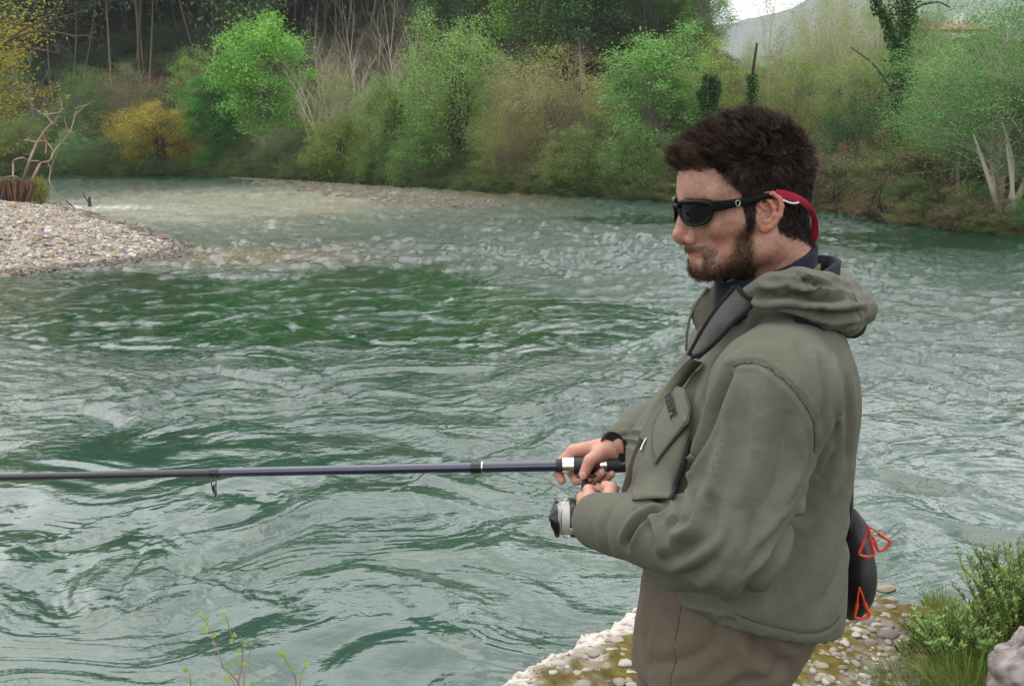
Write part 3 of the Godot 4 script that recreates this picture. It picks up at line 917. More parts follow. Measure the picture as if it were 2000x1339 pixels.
func make_house() -> void:
	var z := -98.0
	var at := spot(1838, 92, z)
	var base_y := land(at.x, at.z)
	var o := thing("house", "white house with red tiled roof on the slope behind the alders", "house", Vector3(at.x, base_y, z))
	var eave := spot(1838, 62, z).y - base_y
	var ridge := spot(1838, 44, z).y - base_y
	var white := mat(Color(0.62, 0.60, 0.56), 0.9)
	var red := mat(lin(150, 108, 92), 0.9)
	var w := 5.2; var d := 6.0
	var s := Shape.new()
	s.box(Transform3D(Basis(), Vector3(0, eave * 0.5 - 0.5, 0)), Vector3(w, eave + 1.0, d))
	part("wall", s.mesh(), white, o)
	var r := Shape.new()
	var e := 0.5
	for sd in [1.0, -1.0]:
		var a := Vector3(-w * 0.5 - e, eave - 0.1, sd * (d * 0.5 + e))
		var b := Vector3(w * 0.5 + e, eave - 0.1, sd * (d * 0.5 + e))
		var c := Vector3(w * 0.5 + e, ridge, 0)
		var f := Vector3(-w * 0.5 - e, ridge, 0)
		var nn := Vector3(0, 1, sd).normalized()
		for h in [0.0, -0.18]:
			var k := r.v.size()
			for q in [a, b, c, f]: r.point(q + nn * h, nn)
			r.quad(k, k + 1, k + 2, k + 3)
	var rf := part("roof", r.mesh(), red, o)
	var g := Shape.new()
	for sd in [1.0, -1.0]:
		var k := g.v.size()
		g.point(Vector3(sd * w * 0.5, eave - 0.1, -d * 0.5), Vector3(sd, 0, 0)); g.point(Vector3(sd * w * 0.5, eave - 0.1, d * 0.5), Vector3(sd, 0, 0)); g.point(Vector3(sd * w * 0.5, ridge - 0.12, 0), Vector3(sd, 0, 0))
		g.tri(k, k + 1, k + 2)
	part("gable", g.mesh(), white, o)
	var ch := Shape.new()
	ch.box(Transform3D(Basis(), Vector3(1.2, ridge + 0.2, 0.4)), Vector3(0.6, 1.1, 0.6))
	part("chimney", ch.mesh(), white, rf)
	var pane := mat(Color(0.03, 0.035, 0.04), 0.1)
	for q in [-1.5, 0.3, 1.7]:
		var v := Shape.new()
		v.box(Transform3D(Basis(), Vector3(q, eave - 1.4, d * 0.5 + 0.02)), Vector3(0.9, 1.2, 0.08))
		part("window", v.mesh(), pane, o)

# ---------------------------------------------------------------- gravel
func stone_mesh(s: int, rings := 6, sides := 9, rough := 0.22) -> ArrayMesh:
	var q := Shape.new()
	q.ball(Vector3.ZERO, Vector3.ONE, rings, sides)
	var n := noise(300 + s, 2)
	for k in q.v.size():
		var p := q.v[k]
		q.v[k] = p * (1.0 + rough * n.get_noise_3d(p.x * 0.9 + s, p.y * 0.9, p.z * 0.9) * 2.0) * Vector3(1.0, 0.62, 0.8)
	q.smooth()
	return q.mesh()

func inside_by(poly: PackedVector2Array, p: Vector2) -> float:   # metres inside a polygon, negative outside
	var best := 1e9
	for k in poly.size():
		best = minf(best, Geometry2D.get_closest_point_to_segment(p, poly[k], poly[(k + 1) % poly.size()]).distance_to(p))
	return best if Geometry2D.is_point_in_polygon(p, poly) else -best

func gravel_bank(called: String, label: String, outline: Array, high: float, step: float, stones: int, size: float, tint: Color, seed_at: int) -> void:
	rng.seed = seed_at
	var poly := PackedVector2Array()
	for q in outline: poly.push_back(q)
	var box := Rect2(poly[0], Vector2.ZERO)
	for q in poly: box = box.expand(q)
	box = box.grow(1.0)
	var n := noise(310, 3)
	var s := Shape.new()
	var nx := int(box.size.x / step) + 1
	var nz := int(box.size.y / step) + 1
	var height := func(x: float, z: float) -> float:
		var d := inside_by(poly, Vector2(x, z)) + n.get_noise_2d(x * 0.5, z * 0.5) * 0.5
		return WATER - 0.3 + 0.32 * ss(-1.0, 0.15, d) + high * ss(0.0, 5.0, d) + 0.05 * n.get_noise_2d(x * 1.2, z * 1.2) * ss(0.2, 1.5, d)
	for j in nz:
		for k in nx:
			var x := box.position.x + k * step
			var z := box.position.y + j * step
			var y: float = height.call(x, z)
			var t := clampf(0.5 + n.get_noise_2d(x * 2.0, z * 2.0), 0.0, 1.0)
			s.ink = (tint * 0.62).lerp(tint * 0.9, t)
			if y < WATER + 0.06: s.ink = s.ink * 0.42
			s.point(Vector3(x, y, z), Vector3.UP)
	s.grid(0, nz, nx)
	s.smooth()
	var o := part(called, s.mesh(), mat(Color.WHITE, 0.9, 0.3, true))
	tag(o, label, "", "", "structure")
	var lists := [[], [], []]
	var tones := [[], [], []]
	var made := 0
	while made < stones:
		var x := rng.randf_range(box.position.x, box.end.x)
		var z := rng.randf_range(box.position.y, box.end.y)
		if absf(x) > 0.55 * -z: continue
		if inside_by(poly, Vector2(x, z)) < -0.35: continue
		if rng.randf() > clampf(pow(-box.end.y / -z, 1.6), 0.08, 1.0): continue
		var y: float = height.call(x, z)
		if y < WATER - 0.08: continue
		var r := size * exp(rng.randfn() * 0.42)
		var b := Basis(Vector3.UP, rng.randf() * TAU) * Basis(Vector3.RIGHT, rng.randf_range(-0.5, 0.5))
		var c := tint * rng.randf_range(0.62, 1.22)
		var pick := rng.randf()
		if pick < 0.10: c = Color(0.30, 0.20, 0.09) * rng.randf_range(0.7, 1.2)
		elif pick < 0.20: c = Color(0.13, 0.12, 0.11)
		elif pick < 0.30: c = Color(0.46, 0.43, 0.39)
		if y < WATER + 0.04: c = c * 0.5
		lists[made % 3].append(Transform3D(b * Basis.from_scale(Vector3.ONE * r), Vector3(x, y + r * 0.15, z)))
		tones[made % 3].append(c)
		made += 1
	for k in 3:
		copies(["cobbles", "pebbles", "stones"][k], stone_mesh(k, 5, 7), mat(Color.WHITE, 0.85, 0.3, true), lists[k], o, tones[k])

func flat_of(list: Array) -> Array:
	var out := []
	for q in list:
		var p := level(q[0], q[1])
		out.append(Vector2(p.x, p.z))
	return out

func make_gravel() -> void:
	var bar := [Vector2(-60, -62), Vector2(-34, -55)] + flat_of([[60, 394], [130, 404], [200, 424], [270, 444], [330, 462], [378, 482], [352, 496], [280, 510], [180, 522], [90, 531], [0, 540], [-80, 548]]) + [Vector2(-30, -22), Vector2(-60, -30)]
	gravel_bank("gravel_bar", "pale gravel bar of rounded stones running into the river on the left", bar, 0.62, 0.45, 30000, 0.032, Color(0.30, 0.265, 0.23), 51)
	var spit := flat_of([[440, 344], [560, 349], [680, 359], [780, 367], [880, 378], [950, 390], [988, 402], [930, 406], [850, 402], [760, 394], [660, 382], [540, 366]])
	gravel_bank("gravel_spit", "low brown gravel spit in the middle of the river", spit, 0.012, 0.5, 2600, 0.03, Color(0.29, 0.255, 0.20), 52)
	make_driftwood()

func sticks(parent_at: Vector3, z: float, list: Array, thick: float, thin: float) -> Shape:
	var s := Shape.new()
	for q in list:
		var pts := []
		for k in q.size(): pts.append(spot(q[k][0], q[k][1], z + 0.35 * sin(q[k][0] * 0.11 + k)) - parent_at)
		pts = curve(pts, 4)
		var r := []
		for k in pts.size(): r.append(lerpf(thick, thin, float(k) / (pts.size() - 1)))
		s.tube(pts, r, 7)
	return s

func make_driftwood() -> void:
	rng.seed = 53
	var z := -45.5
	var at := spot(38, 398, z)
	var o := thing("driftwood", "uprooted dead tree with bleached branches stranded on the gravel bar", "driftwood", at)
	var pale := bark(142, 122, 104)
	for q in [
		[[[45, 350], [56, 315], [70, 282], [88, 254], [101, 240]], 0.085, 0.06, "branch"],
		[[[101, 240], [92, 229], [82, 220]], 0.055, 0.03, "branch"],
		[[[84, 224], [102, 222], [119, 218]], 0.05, 0.03, "branch"],
		[[[62, 352], [72, 330], [80, 318], [97, 313], [104, 296], [122, 275], [137, 255], [148, 216]], 0.085, 0.02, "branch"],
		[[[24, 352], [25, 330], [26, 314], [44, 308], [56, 314], [75, 314]], 0.06, 0.04, "branch"],
		[[[90, 314], [98, 330], [95, 350], [100, 364]], 0.05, 0.03, "branch"],
		[[[72, 278], [60, 275], [46, 273]], 0.045, 0.025, "branch"],
		[[[76, 274], [90, 277], [102, 292]], 0.045, 0.03, "branch"],
		[[[88, 300], [89, 280], [84, 262]], 0.04, 0.02, "branch"],
	]:
		part(q[3], sticks(at, z, [q[0]], q[1] * 0.72, q[2] * 0.72).mesh(), pale, o)
	var roots := Shape.new()
	for k in 380:
		var px := rng.randf_range(-90, 76)
		var top := 344.0 + rng.randf() * 16.0 + maxf(0.0, px - 50.0) * 0.35
		var zz := z + rng.randf_range(-0.8, 0.9)
		var a := spot(px, top, zz) - at
		var b := spot(px + rng.randf_range(-14, 14), 398 - rng.randf() * 8.0, zz + rng.randf_range(-0.3, 0.4)) - at
		var r := rng.randf_range(0.010, 0.034)
		roots.tube(bent(a, b, rng.randf_range(-0.2, 0.3)), [r, r * 0.95, r * 0.85, r * 0.7, r * 0.4], 5)
	var rt := part("roots", roots.mesh(), bark(104, 76, 60), o)
	rt.set_meta("kind", "stuff")
	for k in 26:   # thin twigs on the stranded crown
		var q: Array = [[88, 254], [101, 240], [119, 218], [137, 255], [148, 216], [122, 275], [98, 330], [46, 273], [62, 300], [82, 222]][k % 10]
		var a := spot(q[0] + rng.randf_range(-4, 4), q[1] + rng.randf_range(-4, 6), z) - at
		var tw := Shape.new()
		tw.tube(bent(a, a + Vector3(rng.randf_range(-0.7, 0.7), rng.randf_range(-0.2, 0.7), rng.randf_range(-0.4, 0.4)), 0.12), [0.016, 0.014, 0.011, 0.008, 0.003], 5)
		part("twig", tw.mesh(), pale, o)
	var clod := Shape.new()
	clod.ball(spot(-10, 372, z) - at, Vector3(1.7, 0.62, 0.7), 10, 16)
	for k in clod.v.size(): clod.v[k] += clod.n[k] * noise(320, 3).get_noise_3dv(clod.v[k] * 1.4) * 0.35
	clod.smooth()
	part("earth", clod.mesh(), mat(Color(0.055, 0.045, 0.030), 0.95), o)
	var moss := Shape.new()
	for k in 700: leaf(moss, spot(rng.randf_range(-80, 40), 347 + rng.randf() * 10.0, z + rng.randf_range(-0.6, 0.7)) - at, 0.07, rng.randf_range(0.6, 1.2), 0.6)
	part("moss", moss.mesh(), foliage(7, 9, 2.5), o).set_meta("kind", "stuff")
	var bu := thing("sapling", "small yellow green sapling beside the driftwood's roots", "bush", spot(80, 400, -45.0))
	for w in 2: part(["stem", "crown"][w], models_or_bush()[w], bark(78, 66, 52) if w == 0 else foliage(14, 16, 3), bu).transform.basis = Basis.from_scale(Vector3(0.075, 0.125, 0.075))
	var sn := spot(170, 412, -43.5)
	var s := thing("snag", "dark dead branch sticking out of the river off the gravel bar", "branch", sn)
	for q in [[[[160, 376], [170, 392], [178, 404]], 0.022, 0.03], [[[174, 386], [175, 398], [172, 408], [182, 413]], 0.06, 0.04], [[[128, 392], [140, 402], [152, 413]], 0.018, 0.03], [[[166, 408], [176, 402], [186, 408]], 0.03, 0.02], [[[60, 330], [62, 331], [64, 332]], 0.001, 0.001]]:
		if q[1] < 0.01: continue
		part("stick", sticks(sn, -43.5, [q[0]], q[1], q[2]).mesh(), bark(54, 48, 42), s)

func models_or_bush() -> Array:
	if not models.has("bush"): make_models()
	return models["bush"]

# ---------------------------------------------------------------- the rock ledge
const RIM := [Vector2(-1.5, 1.4), Vector2(-1.25, -0.6), Vector2(-0.95, -1.7), Vector2(-0.50, -2.55), Vector2(-0.20, -3.02), Vector2(-0.05, -3.20), Vector2(0.17, -3.42), Vector2(0.34, -3.62), Vector2(0.52, -3.82), Vector2(0.85, -4.02), Vector2(1.15, -4.06), Vector2(1.40, -3.93), Vector2(1.52, -3.76), Vector2(1.66, -3.74), Vector2(1.85, -3.90), Vector2(2.5, -4.3), Vector2(4.5, -4.6), Vector2(7.0, -3.0), Vector2(7.0, 1.4)]
var rim_poly := PackedVector2Array()

func ledge_height(x: float, z: float) -> float:
	if rim_poly.is_empty():
		for q in RIM: rim_poly.push_back(q)
	var n := noise(330, 4)
	var d := inside_by(rim_poly, Vector2(x, z)) + n.get_noise_2d(x * 4.0, z * 4.0) * 0.05
	var y := 0.0
	if d < 0.0: y = d * (2.2 + n.get_noise_2d(x * 2.0, z * 2.0)) - 0.03
	else: y = -0.05 * exp(-d / 0.05)
	y += n.get_noise_2d(x * 1.6, z * 1.6) * 0.035 + n.get_noise_2d(x * 7.0, z * 7.0) * 0.014
	y += 0.42 * ss(1.45, 2.3, x) * ss(-0.15, 0.3, d) + 0.5 * ss(2.2, 4.0, x)
	return maxf(y, WATER - 0.5)

func pebble_at(parent: Node, meshes: Array, at: Vector3, r: Vector3, turn: float, m: Material) -> void:
	var o := part("pebble", meshes[rng.randi() % meshes.size()], m, parent)
	o.transform = Transform3D(Basis(Vector3.UP, turn) * Basis(Vector3.RIGHT, rng.randf_range(-0.15, 0.15)) * Basis.from_scale(r), at)

func make_ledge() -> void:
	rng.seed = 61
	var s := Shape.new()
	var xs := []; var zs := []
	var x := -1.7
	while x < 7.0:
		xs.append(x)
		x += 0.016 if x > -0.25 and x < 2.2 else 0.09
	var z := -4.9
	while z < 1.4:
		zs.append(z)
		z += 0.016 if z > -4.35 and z < -2.85 else 0.09
	var n := noise(331, 4)
	var n2 := noise(332, 3)
	for zz: float in zs:
		for xx: float in xs:
			var y := ledge_height(xx, zz)
			var d := inside_by(rim_poly, Vector2(xx, zz))
			var moss := ss(-0.2, 0.12, n.get_noise_2d(xx * 3.2, zz * 3.2) + 0.5 * n2.get_noise_2d(xx * 14.0, zz * 14.0) + 0.10)
			var rim := ss(0.17, 0.05, d + n2.get_noise_2d(xx * 8.0, zz * 8.0) * 0.09) * ss(1.2, 0.6, xx)
			var pit := ss(0.18, 0.42, n2.get_noise_2d(xx * 26.0, zz * 26.0))
			var c := Color(0.13, 0.108, 0.075).lerp(Color(0.22, 0.195, 0.155), clampf(0.5 + n2.get_noise_2d(xx * 9.0, zz * 9.0), 0.0, 1.0))
			c = c.lerp(Color(0.125, 0.096, 0.014).lerp(Color(0.045, 0.036, 0.014), clampf(0.5 + n2.get_noise_2d(xx * 20.0 + 7.0, zz * 20.0), 0.0, 1.0)), moss * 0.95)
			c = c.lerp(Color(0.46, 0.42, 0.385).lerp(Color(0.05, 0.038, 0.025), pit), rim * ss(-0.55, -0.1, d + 0.25))
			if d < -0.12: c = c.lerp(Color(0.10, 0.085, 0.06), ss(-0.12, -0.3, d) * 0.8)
			if xx > 1.5: c = c.lerp(Color(0.05, 0.05, 0.018), ss(1.5, 1.75, xx))
			s.ink = c
			s.point(Vector3(xx, y + pit * rim * -0.012 + moss * (1.0 - rim) * 0.006, zz), Vector3.UP)
	s.grid(0, zs.size(), xs.size())
	s.smooth()
	var m := mat(Color.WHITE, 0.92, 0.25, true)
	m.normal_enabled = true
	m.normal_texture = cloth_texture(333, 5.0, 0.06)
	m.uv1_triplanar = true
	m.uv1_scale = Vector3.ONE * 5.0
	var o := part("rock_ledge", s.mesh(), m)
	tag(o, "mossy conglomerate rock ledge full of pebbles above the river", "", "", "structure")
	var meshes := []
	for k in 5: meshes.append(stone_mesh(10 + k, 8, 12, 0.16))
	var tones := []
	for c in [Color(0.28, 0.25, 0.215), Color(0.22, 0.195, 0.165), Color(0.155, 0.14, 0.122), Color(0.25, 0.215, 0.16), Color(0.13, 0.115, 0.105), Color(0.34, 0.31, 0.275)]:
		var pm := mat(Color.WHITE, 0.85, 0.3)
		pm.albedo_texture = mottle_texture(340 + tones.size(), c * 0.62, c * 1.25, 0.03)
		pm.uv1_triplanar = true
		pm.uv1_scale = Vector3.ONE * 1.3
		tones.append(pm)
	# the larger pebbles, [column, row, half width, half height in pixels, tone]
	for q in [[1158, 1277, 15, 13, 1], [1193, 1272, 13, 10, 5], [1130, 1281, 16, 9, 3], [1205, 1250, 16, 12, 0], [1270, 1232, 22, 13, 3], [1092, 1296, 15, 7, 5], [1140, 1337, 16, 10, 1], [1210, 1332, 14, 10, 1], [1233, 1338, 12, 7, 0], [1108, 1302, 6, 5, 5], [1085, 1290, 12, 9, 0], [1128, 1318, 15, 13, 0], [1232, 1320, 16, 12, 5], [1222, 1295, 16, 17, 5], [1180, 1310, 9, 6, 5], [1730, 1151, 21, 10, 3], [1699, 1171, 15, 9, 0], [1713, 1162, 10, 7, 2], [1743, 1171, 13, 8, 1], [1712, 1185, 10, 7, 2], [1739, 1185, 12, 8, 1], [1726, 1203, 15, 8, 0], [1692, 1216, 25, 9, 2], [1764, 1216, 17, 8, 4], [1795, 1227, 11, 10, 4], [1736, 1223, 13, 8, 2], [1736, 1241, 24, 11, 4], [1773, 1240, 16, 8, 4], [1798, 1254, 20, 9, 4], [1792, 1271, 15, 10, 4], [1767, 1203, 14, 6, 1], [1680, 1190, 12, 9, 3], [1816, 1244, 7, 7, 0], [1664, 1208, 18, 10, 2], [1700, 1255, 16, 7, 2], [1740, 1268, 14, 7, 1], [1672, 1240, 11, 6, 5], [1650, 1255, 10, 6, 0], [1702, 1266, 8, 7, 5], [1716, 1278, 7, 6, 5]]:
		var p := level(q[0], q[1], 0.0)
		p.y = ledge_height(p.x, p.z)
		p = level(q[0], q[1], p.y)
		var f := -p.z / FOCAL
		var rx: float = q[2] * f
		pebble_at(o, meshes, p + Vector3.UP * 0.001, Vector3(rx, rx * 0.62, minf(rx * 1.3, q[3] * f * 1.9)), rng.randf_range(-0.3, 0.3), tones[q[4]])
	var made := 0
	while made < 255:
		var px := rng.randf_range(1535, 1830) if made < 215 else rng.randf_range(1040, 1260)
		var py := rng.randf_range(1205, 1345) if made < 215 else rng.randf_range(1240, 1345)
		var p := level(px, py, 0.0)
		if inside_by(rim_poly, Vector2(p.x, p.z)) < 0.06: continue
		if px > 1740 and rng.randf() < 0.75: continue
		p.y = ledge_height(p.x, p.z)
		var r := 0.0098 * exp(rng.randfn() * 0.42)
		pebble_at(o, meshes, p + Vector3.UP * r * 0.15, Vector3(r * 1.25, r * 0.9, r), rng.randf() * TAU, tones[[0, 0, 5, 1, 1, 2, 3][rng.randi() % 7]])
		made += 1
	var rest := []
	var rest_c := []
	for k in 3400:
		var p := Vector3(rng.randf_range(0.0, 2.0), 0, rng.randf_range(-4.0, -2.7))
		if inside_by(rim_poly, Vector2(p.x, p.z)) < 0.03 or n.get_noise_2d(p.x * 2.2, p.z * 2.2) > 0.22: continue
		p.y = ledge_height(p.x, p.z)
		var r := rng.randf_range(0.0025, 0.0075)
		rest.append(Transform3D(Basis(Vector3.UP, rng.randf() * TAU) * Basis.from_scale(Vector3(r * 1.2, r, r)), p))
		rest_c.append(Color(0.33, 0.29, 0.24) * rng.randf_range(0.4, 1.3))
	copies("small_pebbles", stone_mesh(20, 5, 7), mat(Color.WHITE, 0.85, 0.3, true), rest, o, rest_c)

# ---------------------------------------------------------------- plants on the ledge
func blade(s: Shape, p: Vector3, dir: Vector3, length: float, width: float, droop: float, c: Color) -> void:
	var side := dir.cross(Vector3(rng.randf_range(-1, 1), 0.3, rng.randf_range(-1, 1))).normalized()
	var first := s.v.size()
	var q := p
	var d := dir
	s.ink = c
	for k in 5:
		var t := k / 4.0
		var w := width * (1.0 - t * 0.92) * (0.7 + 0.6 * t if t < 0.5 else 1.0)
		var nn := side.cross(d).normalized()
		s.point(q - side * w * 0.5, nn)
		s.point(q + side * w * 0.5, nn)
		d = (d + Vector3.DOWN * droop * 0.4 * t).normalized()
		q += d * length * 0.25
	for k in 4: s.quad(first + k * 2, first + k * 2 + 1, first + k * 2 + 3, first + k * 2 + 2)

func tuft(label: String, at: Vector3, wide: float, tall: float, blades: int, lean: Vector3, fresh: Color, straw: float, droop := 0.8, width := 0.003) -> void:
	var o := thing("grass_tuft", label, "grass", at, "")
	var s := Shape.new()
	var dry := Shape.new()
	for k in blades:
		var a := rng.randf() * TAU
		var r := wide * sqrt(rng.randf())
		var p := Vector3(cos(a) * r, -0.01, sin(a) * r * 0.8)
		p.y += ledge_height(at.x + p.x, at.z + p.z) - ledge_height(at.x, at.z)
		var d := (Vector3(cos(a), 0, sin(a)) * rng.randf_range(0.1, 0.8) * (r / wide + 0.2) + Vector3.UP + lean * rng.randf()).normalized()
		var is_dry := rng.randf() < straw
		var c := fresh * rng.randf_range(0.6, 1.4)
		if is_dry: c = Color(0.30, 0.22, 0.10) * rng.randf_range(0.6, 1.3)
		blade(dry if is_dry else s, p, d, tall * rng.randf_range(0.45, 1.1), width * rng.randf_range(0.6, 1.3), droop * rng.randf_range(0.4, 1.4), c)
	var m := mat(Color.WHITE, 0.5, 0.35, true)
	m.backlight_enabled = true
	m.backlight = Color(0.6, 0.65, 0.4)
	part("blades", s.mesh(), m, o).set_meta("kind", "stuff")
	if dry.v.size(): part("dry_blades", dry.mesh(), m, o).set_meta("kind", "stuff")

# an herb of upright shoots set with small narrow leaves
func herb(label: String, called: String, category: String, at: Vector3, wide: float, tall: float, shoots: int, leaves: int, leaf_size: float, c: Color, stem: Color, lean := Vector3.ZERO) -> void:
	var o := thing(called, label, category, at)
	var w := Shape.new()
	var l := Shape.new()
	w.ink = stem
	for k in shoots:
		var a := rng.randf() * TAU
		var r := wide * sqrt(rng.randf())
		var foot := Vector3(cos(a) * r * 0.5, -0.02, sin(a) * r * 0.4)
		foot.y += ledge_height(at.x + foot.x, at.z + foot.z) - ledge_height(at.x, at.z)
		var tip := Vector3(cos(a) * r * 1.3, tall * rng.randf_range(0.45, 1.1), sin(a) * r) + lean * tall * rng.randf()
		var path := bent(foot, tip, 0.08)
		w.tube(path, [0.0018, 0.0016, 0.0014, 0.0011, 0.0006], 4)
		var tone := rng.randf_range(0.65, 1.3)
		for q in leaves:
			var t := rng.randf_range(0.2, 1.0)
			var at_k := clampi(int(t * 4), 0, 3)
			var p: Vector3 = path[at_k].lerp(path[at_k + 1], t * 4 - at_k)
			var b := rng.randf() * TAU
			var d := (Vector3(cos(b), rng.randf_range(0.3, 1.4), sin(b))).normalized()
			var side := d.cross(Vector3.UP + Vector3(rng.randf(), 0, rng.randf()) * 0.4).normalized()
			var sz := leaf_size * rng.randf_range(0.6, 1.25)
			var nn := side.cross(d)
			l.ink = c * tone * rng.randf_range(0.75, 1.25)
			var f := l.v.size()
			l.point(p, nn); l.point(p + d * sz * 0.5 + side * sz * 0.13, nn); l.point(p + d * sz, nn); l.point(p + d * sz * 0.5 - side * sz * 0.13, nn)
			l.quad(f, f + 1, f + 2, f + 3)
	var m := mat(Color.WHITE, 0.5, 0.35, true)
	m.backlight_enabled = true
	m.backlight = Color(0.55, 0.6, 0.4)
	part("stems", w.mesh(), mat(Color.WHITE, 0.8, 0.3, true), o).set_meta("kind", "stuff")
	part("foliage", l.mesh(), m, o).set_meta("kind", "stuff")

func on_ledge(px: float, py: float) -> Vector3:
	var p := level(px, py, 0.0)
	for k in 4: p = level(px, py, ledge_height(p.x, p.z))
	return p

func make_near_plants() -> void:
	rng.seed = 71
	var green := Color(0.15, 0.25, 0.05)
	tuft("small straw and green grass tuft on the ledge left of the man's leg", on_ledge(1168, 1326), 0.035, 0.075, 150, Vector3(0.2, 0, 0.2), Color(0.12, 0.16, 0.03), 0.6, 1.6, 0.0016)
	tuft("thin straw tuft touching the man's leg", on_ledge(1206, 1330), 0.022, 0.06, 80, Vector3(-0.3, 0, 0.1), Color(0.14, 0.15, 0.03), 0.6, 1.6, 0.0015)
	tuft("tiny bright green tuft at the rim of the ledge", on_ledge(1076, 1302), 0.012, 0.024, 50, Vector3.ZERO, Color(0.13, 0.19, 0.03), 0.1, 0.6, 0.0018)
	tuft("green grass tuft on the far rim of the ledge above the water", on_ledge(1836, 1184), 0.075, 0.125, 330, Vector3(-0.35, 0, 0.0), green, 0.12, 0.9, 0.0035)
	tuft("dry straw tuft hanging below the green rim grass", on_ledge(1818, 1196), 0.05, 0.07, 120, Vector3(-0.8, -0.5, 0.3), Color(0.12, 0.13, 0.03), 0.8, 1.6, 0.0025)
	tuft("grass tuft between the rim grass and the bushy heather", on_ledge(1890, 1222), 0.12, 0.12, 560, Vector3(-0.3, 0, 0.1), green, 0.2, 0.9, 0.0032)
	tuft("soft fine grass at the bottom edge of the picture", on_ledge(1800, 1334), 0.15, 0.095, 1500, Vector3(-0.4, 0, 0.2), Color(0.115, 0.18, 0.045), 0.15, 1.1, 0.0016)
	tuft("long bladed grass in the lower right below the herb", on_ledge(1880, 1338), 0.11, 0.14, 420, Vector3(-0.2, 0, 0.2), green, 0.15, 1.2, 0.0032)
	tuft("grass with dry stalks in front of the grey boulder", on_ledge(1940, 1310), 0.13, 0.13, 560, Vector3(-0.3, 0, 0.3), Color(0.14, 0.21, 0.045), 0.35, 1.2, 0.003)
	herb("feathery green herb in the middle of the right hand grass", "herb", "plant", on_ledge(1872, 1288), 0.14, 0.17, 90, 60, 0.020, Color(0.16, 0.26, 0.07), Color(0.09, 0.05, 0.025), Vector3(-0.2, 0, 0))
	herb("low green herb growing among the pebbles", "herb", "plant", on_ledge(1812, 1240), 0.07, 0.065, 40, 40, 0.013, Color(0.12, 0.185, 0.06), Color(0.10, 0.06, 0.03), Vector3(-0.3, 0, 0))
	herb("tiny herb on the moss beside the pebbles", "herb", "plant", on_ledge(1772, 1272), 0.05, 0.04, 24, 34, 0.011, Color(0.11, 0.18, 0.06), Color(0.10, 0.06, 0.03))
	herb("big bushy green heather at the right edge", "heather", "bush", on_ledge(2004, 1226), 0.17, 0.25, 170, 100, 0.018, Color(0.15, 0.23, 0.06), Color(0.10, 0.06, 0.03), Vector3(-0.15, 0, 0))
	tuft("straw and grass under the heather", on_ledge(1960, 1270), 0.10, 0.10, 300, Vector3(-0.4, -0.2, 0.3), Color(0.10, 0.14, 0.03), 0.4, 1.4, 0.003)
	# the boulder in the corner
	var at := on_ledge(2030, 1362)
	var b := Shape.new()
	b.ball(Vector3(0.02, 0.05, 0.0), Vector3(0.17, 0.17, 0.15), 60, 90)
	var n := noise(350, 5)
	var nr := noise(351, 3, 2)
	for k in b.v.size():
		var p := b.v[k]
		var q := Vector3(p.x * 4.0 + p.y * 2.4, p.y * 4.0 - p.x * 2.4, p.z * 4.0)
		var crack := pow(clampf(nr.get_noise_3d(q.x * 0.5, q.y * 1.6, q.z * 0.7) * 0.5 + 0.5, 0.0, 1.0), 5.0)
		b.v[k] = p + b.n[k] * (n.get_noise_3dv(p * 7.0) * 0.045 - crack * 0.03)
		var t := clampf(0.5 + n.get_noise_3dv(p * 22.0) * 1.2, 0.0, 1.0)
		b.c[k] = Color(0.125, 0.108, 0.100).lerp(Color(0.27, 0.245, 0.235), t).lerp(Color(0.05, 0.04, 0.038), ss(0.45, 0.9, crack))
	b.smooth()
	var rock := part("boulder", b.mesh(), mat(Color.WHITE, 0.9, 0.25, true))
	rock.position = at
	tag(rock, "pinkish grey cracked boulder in the lower right corner", "rock")
	make_twigs()

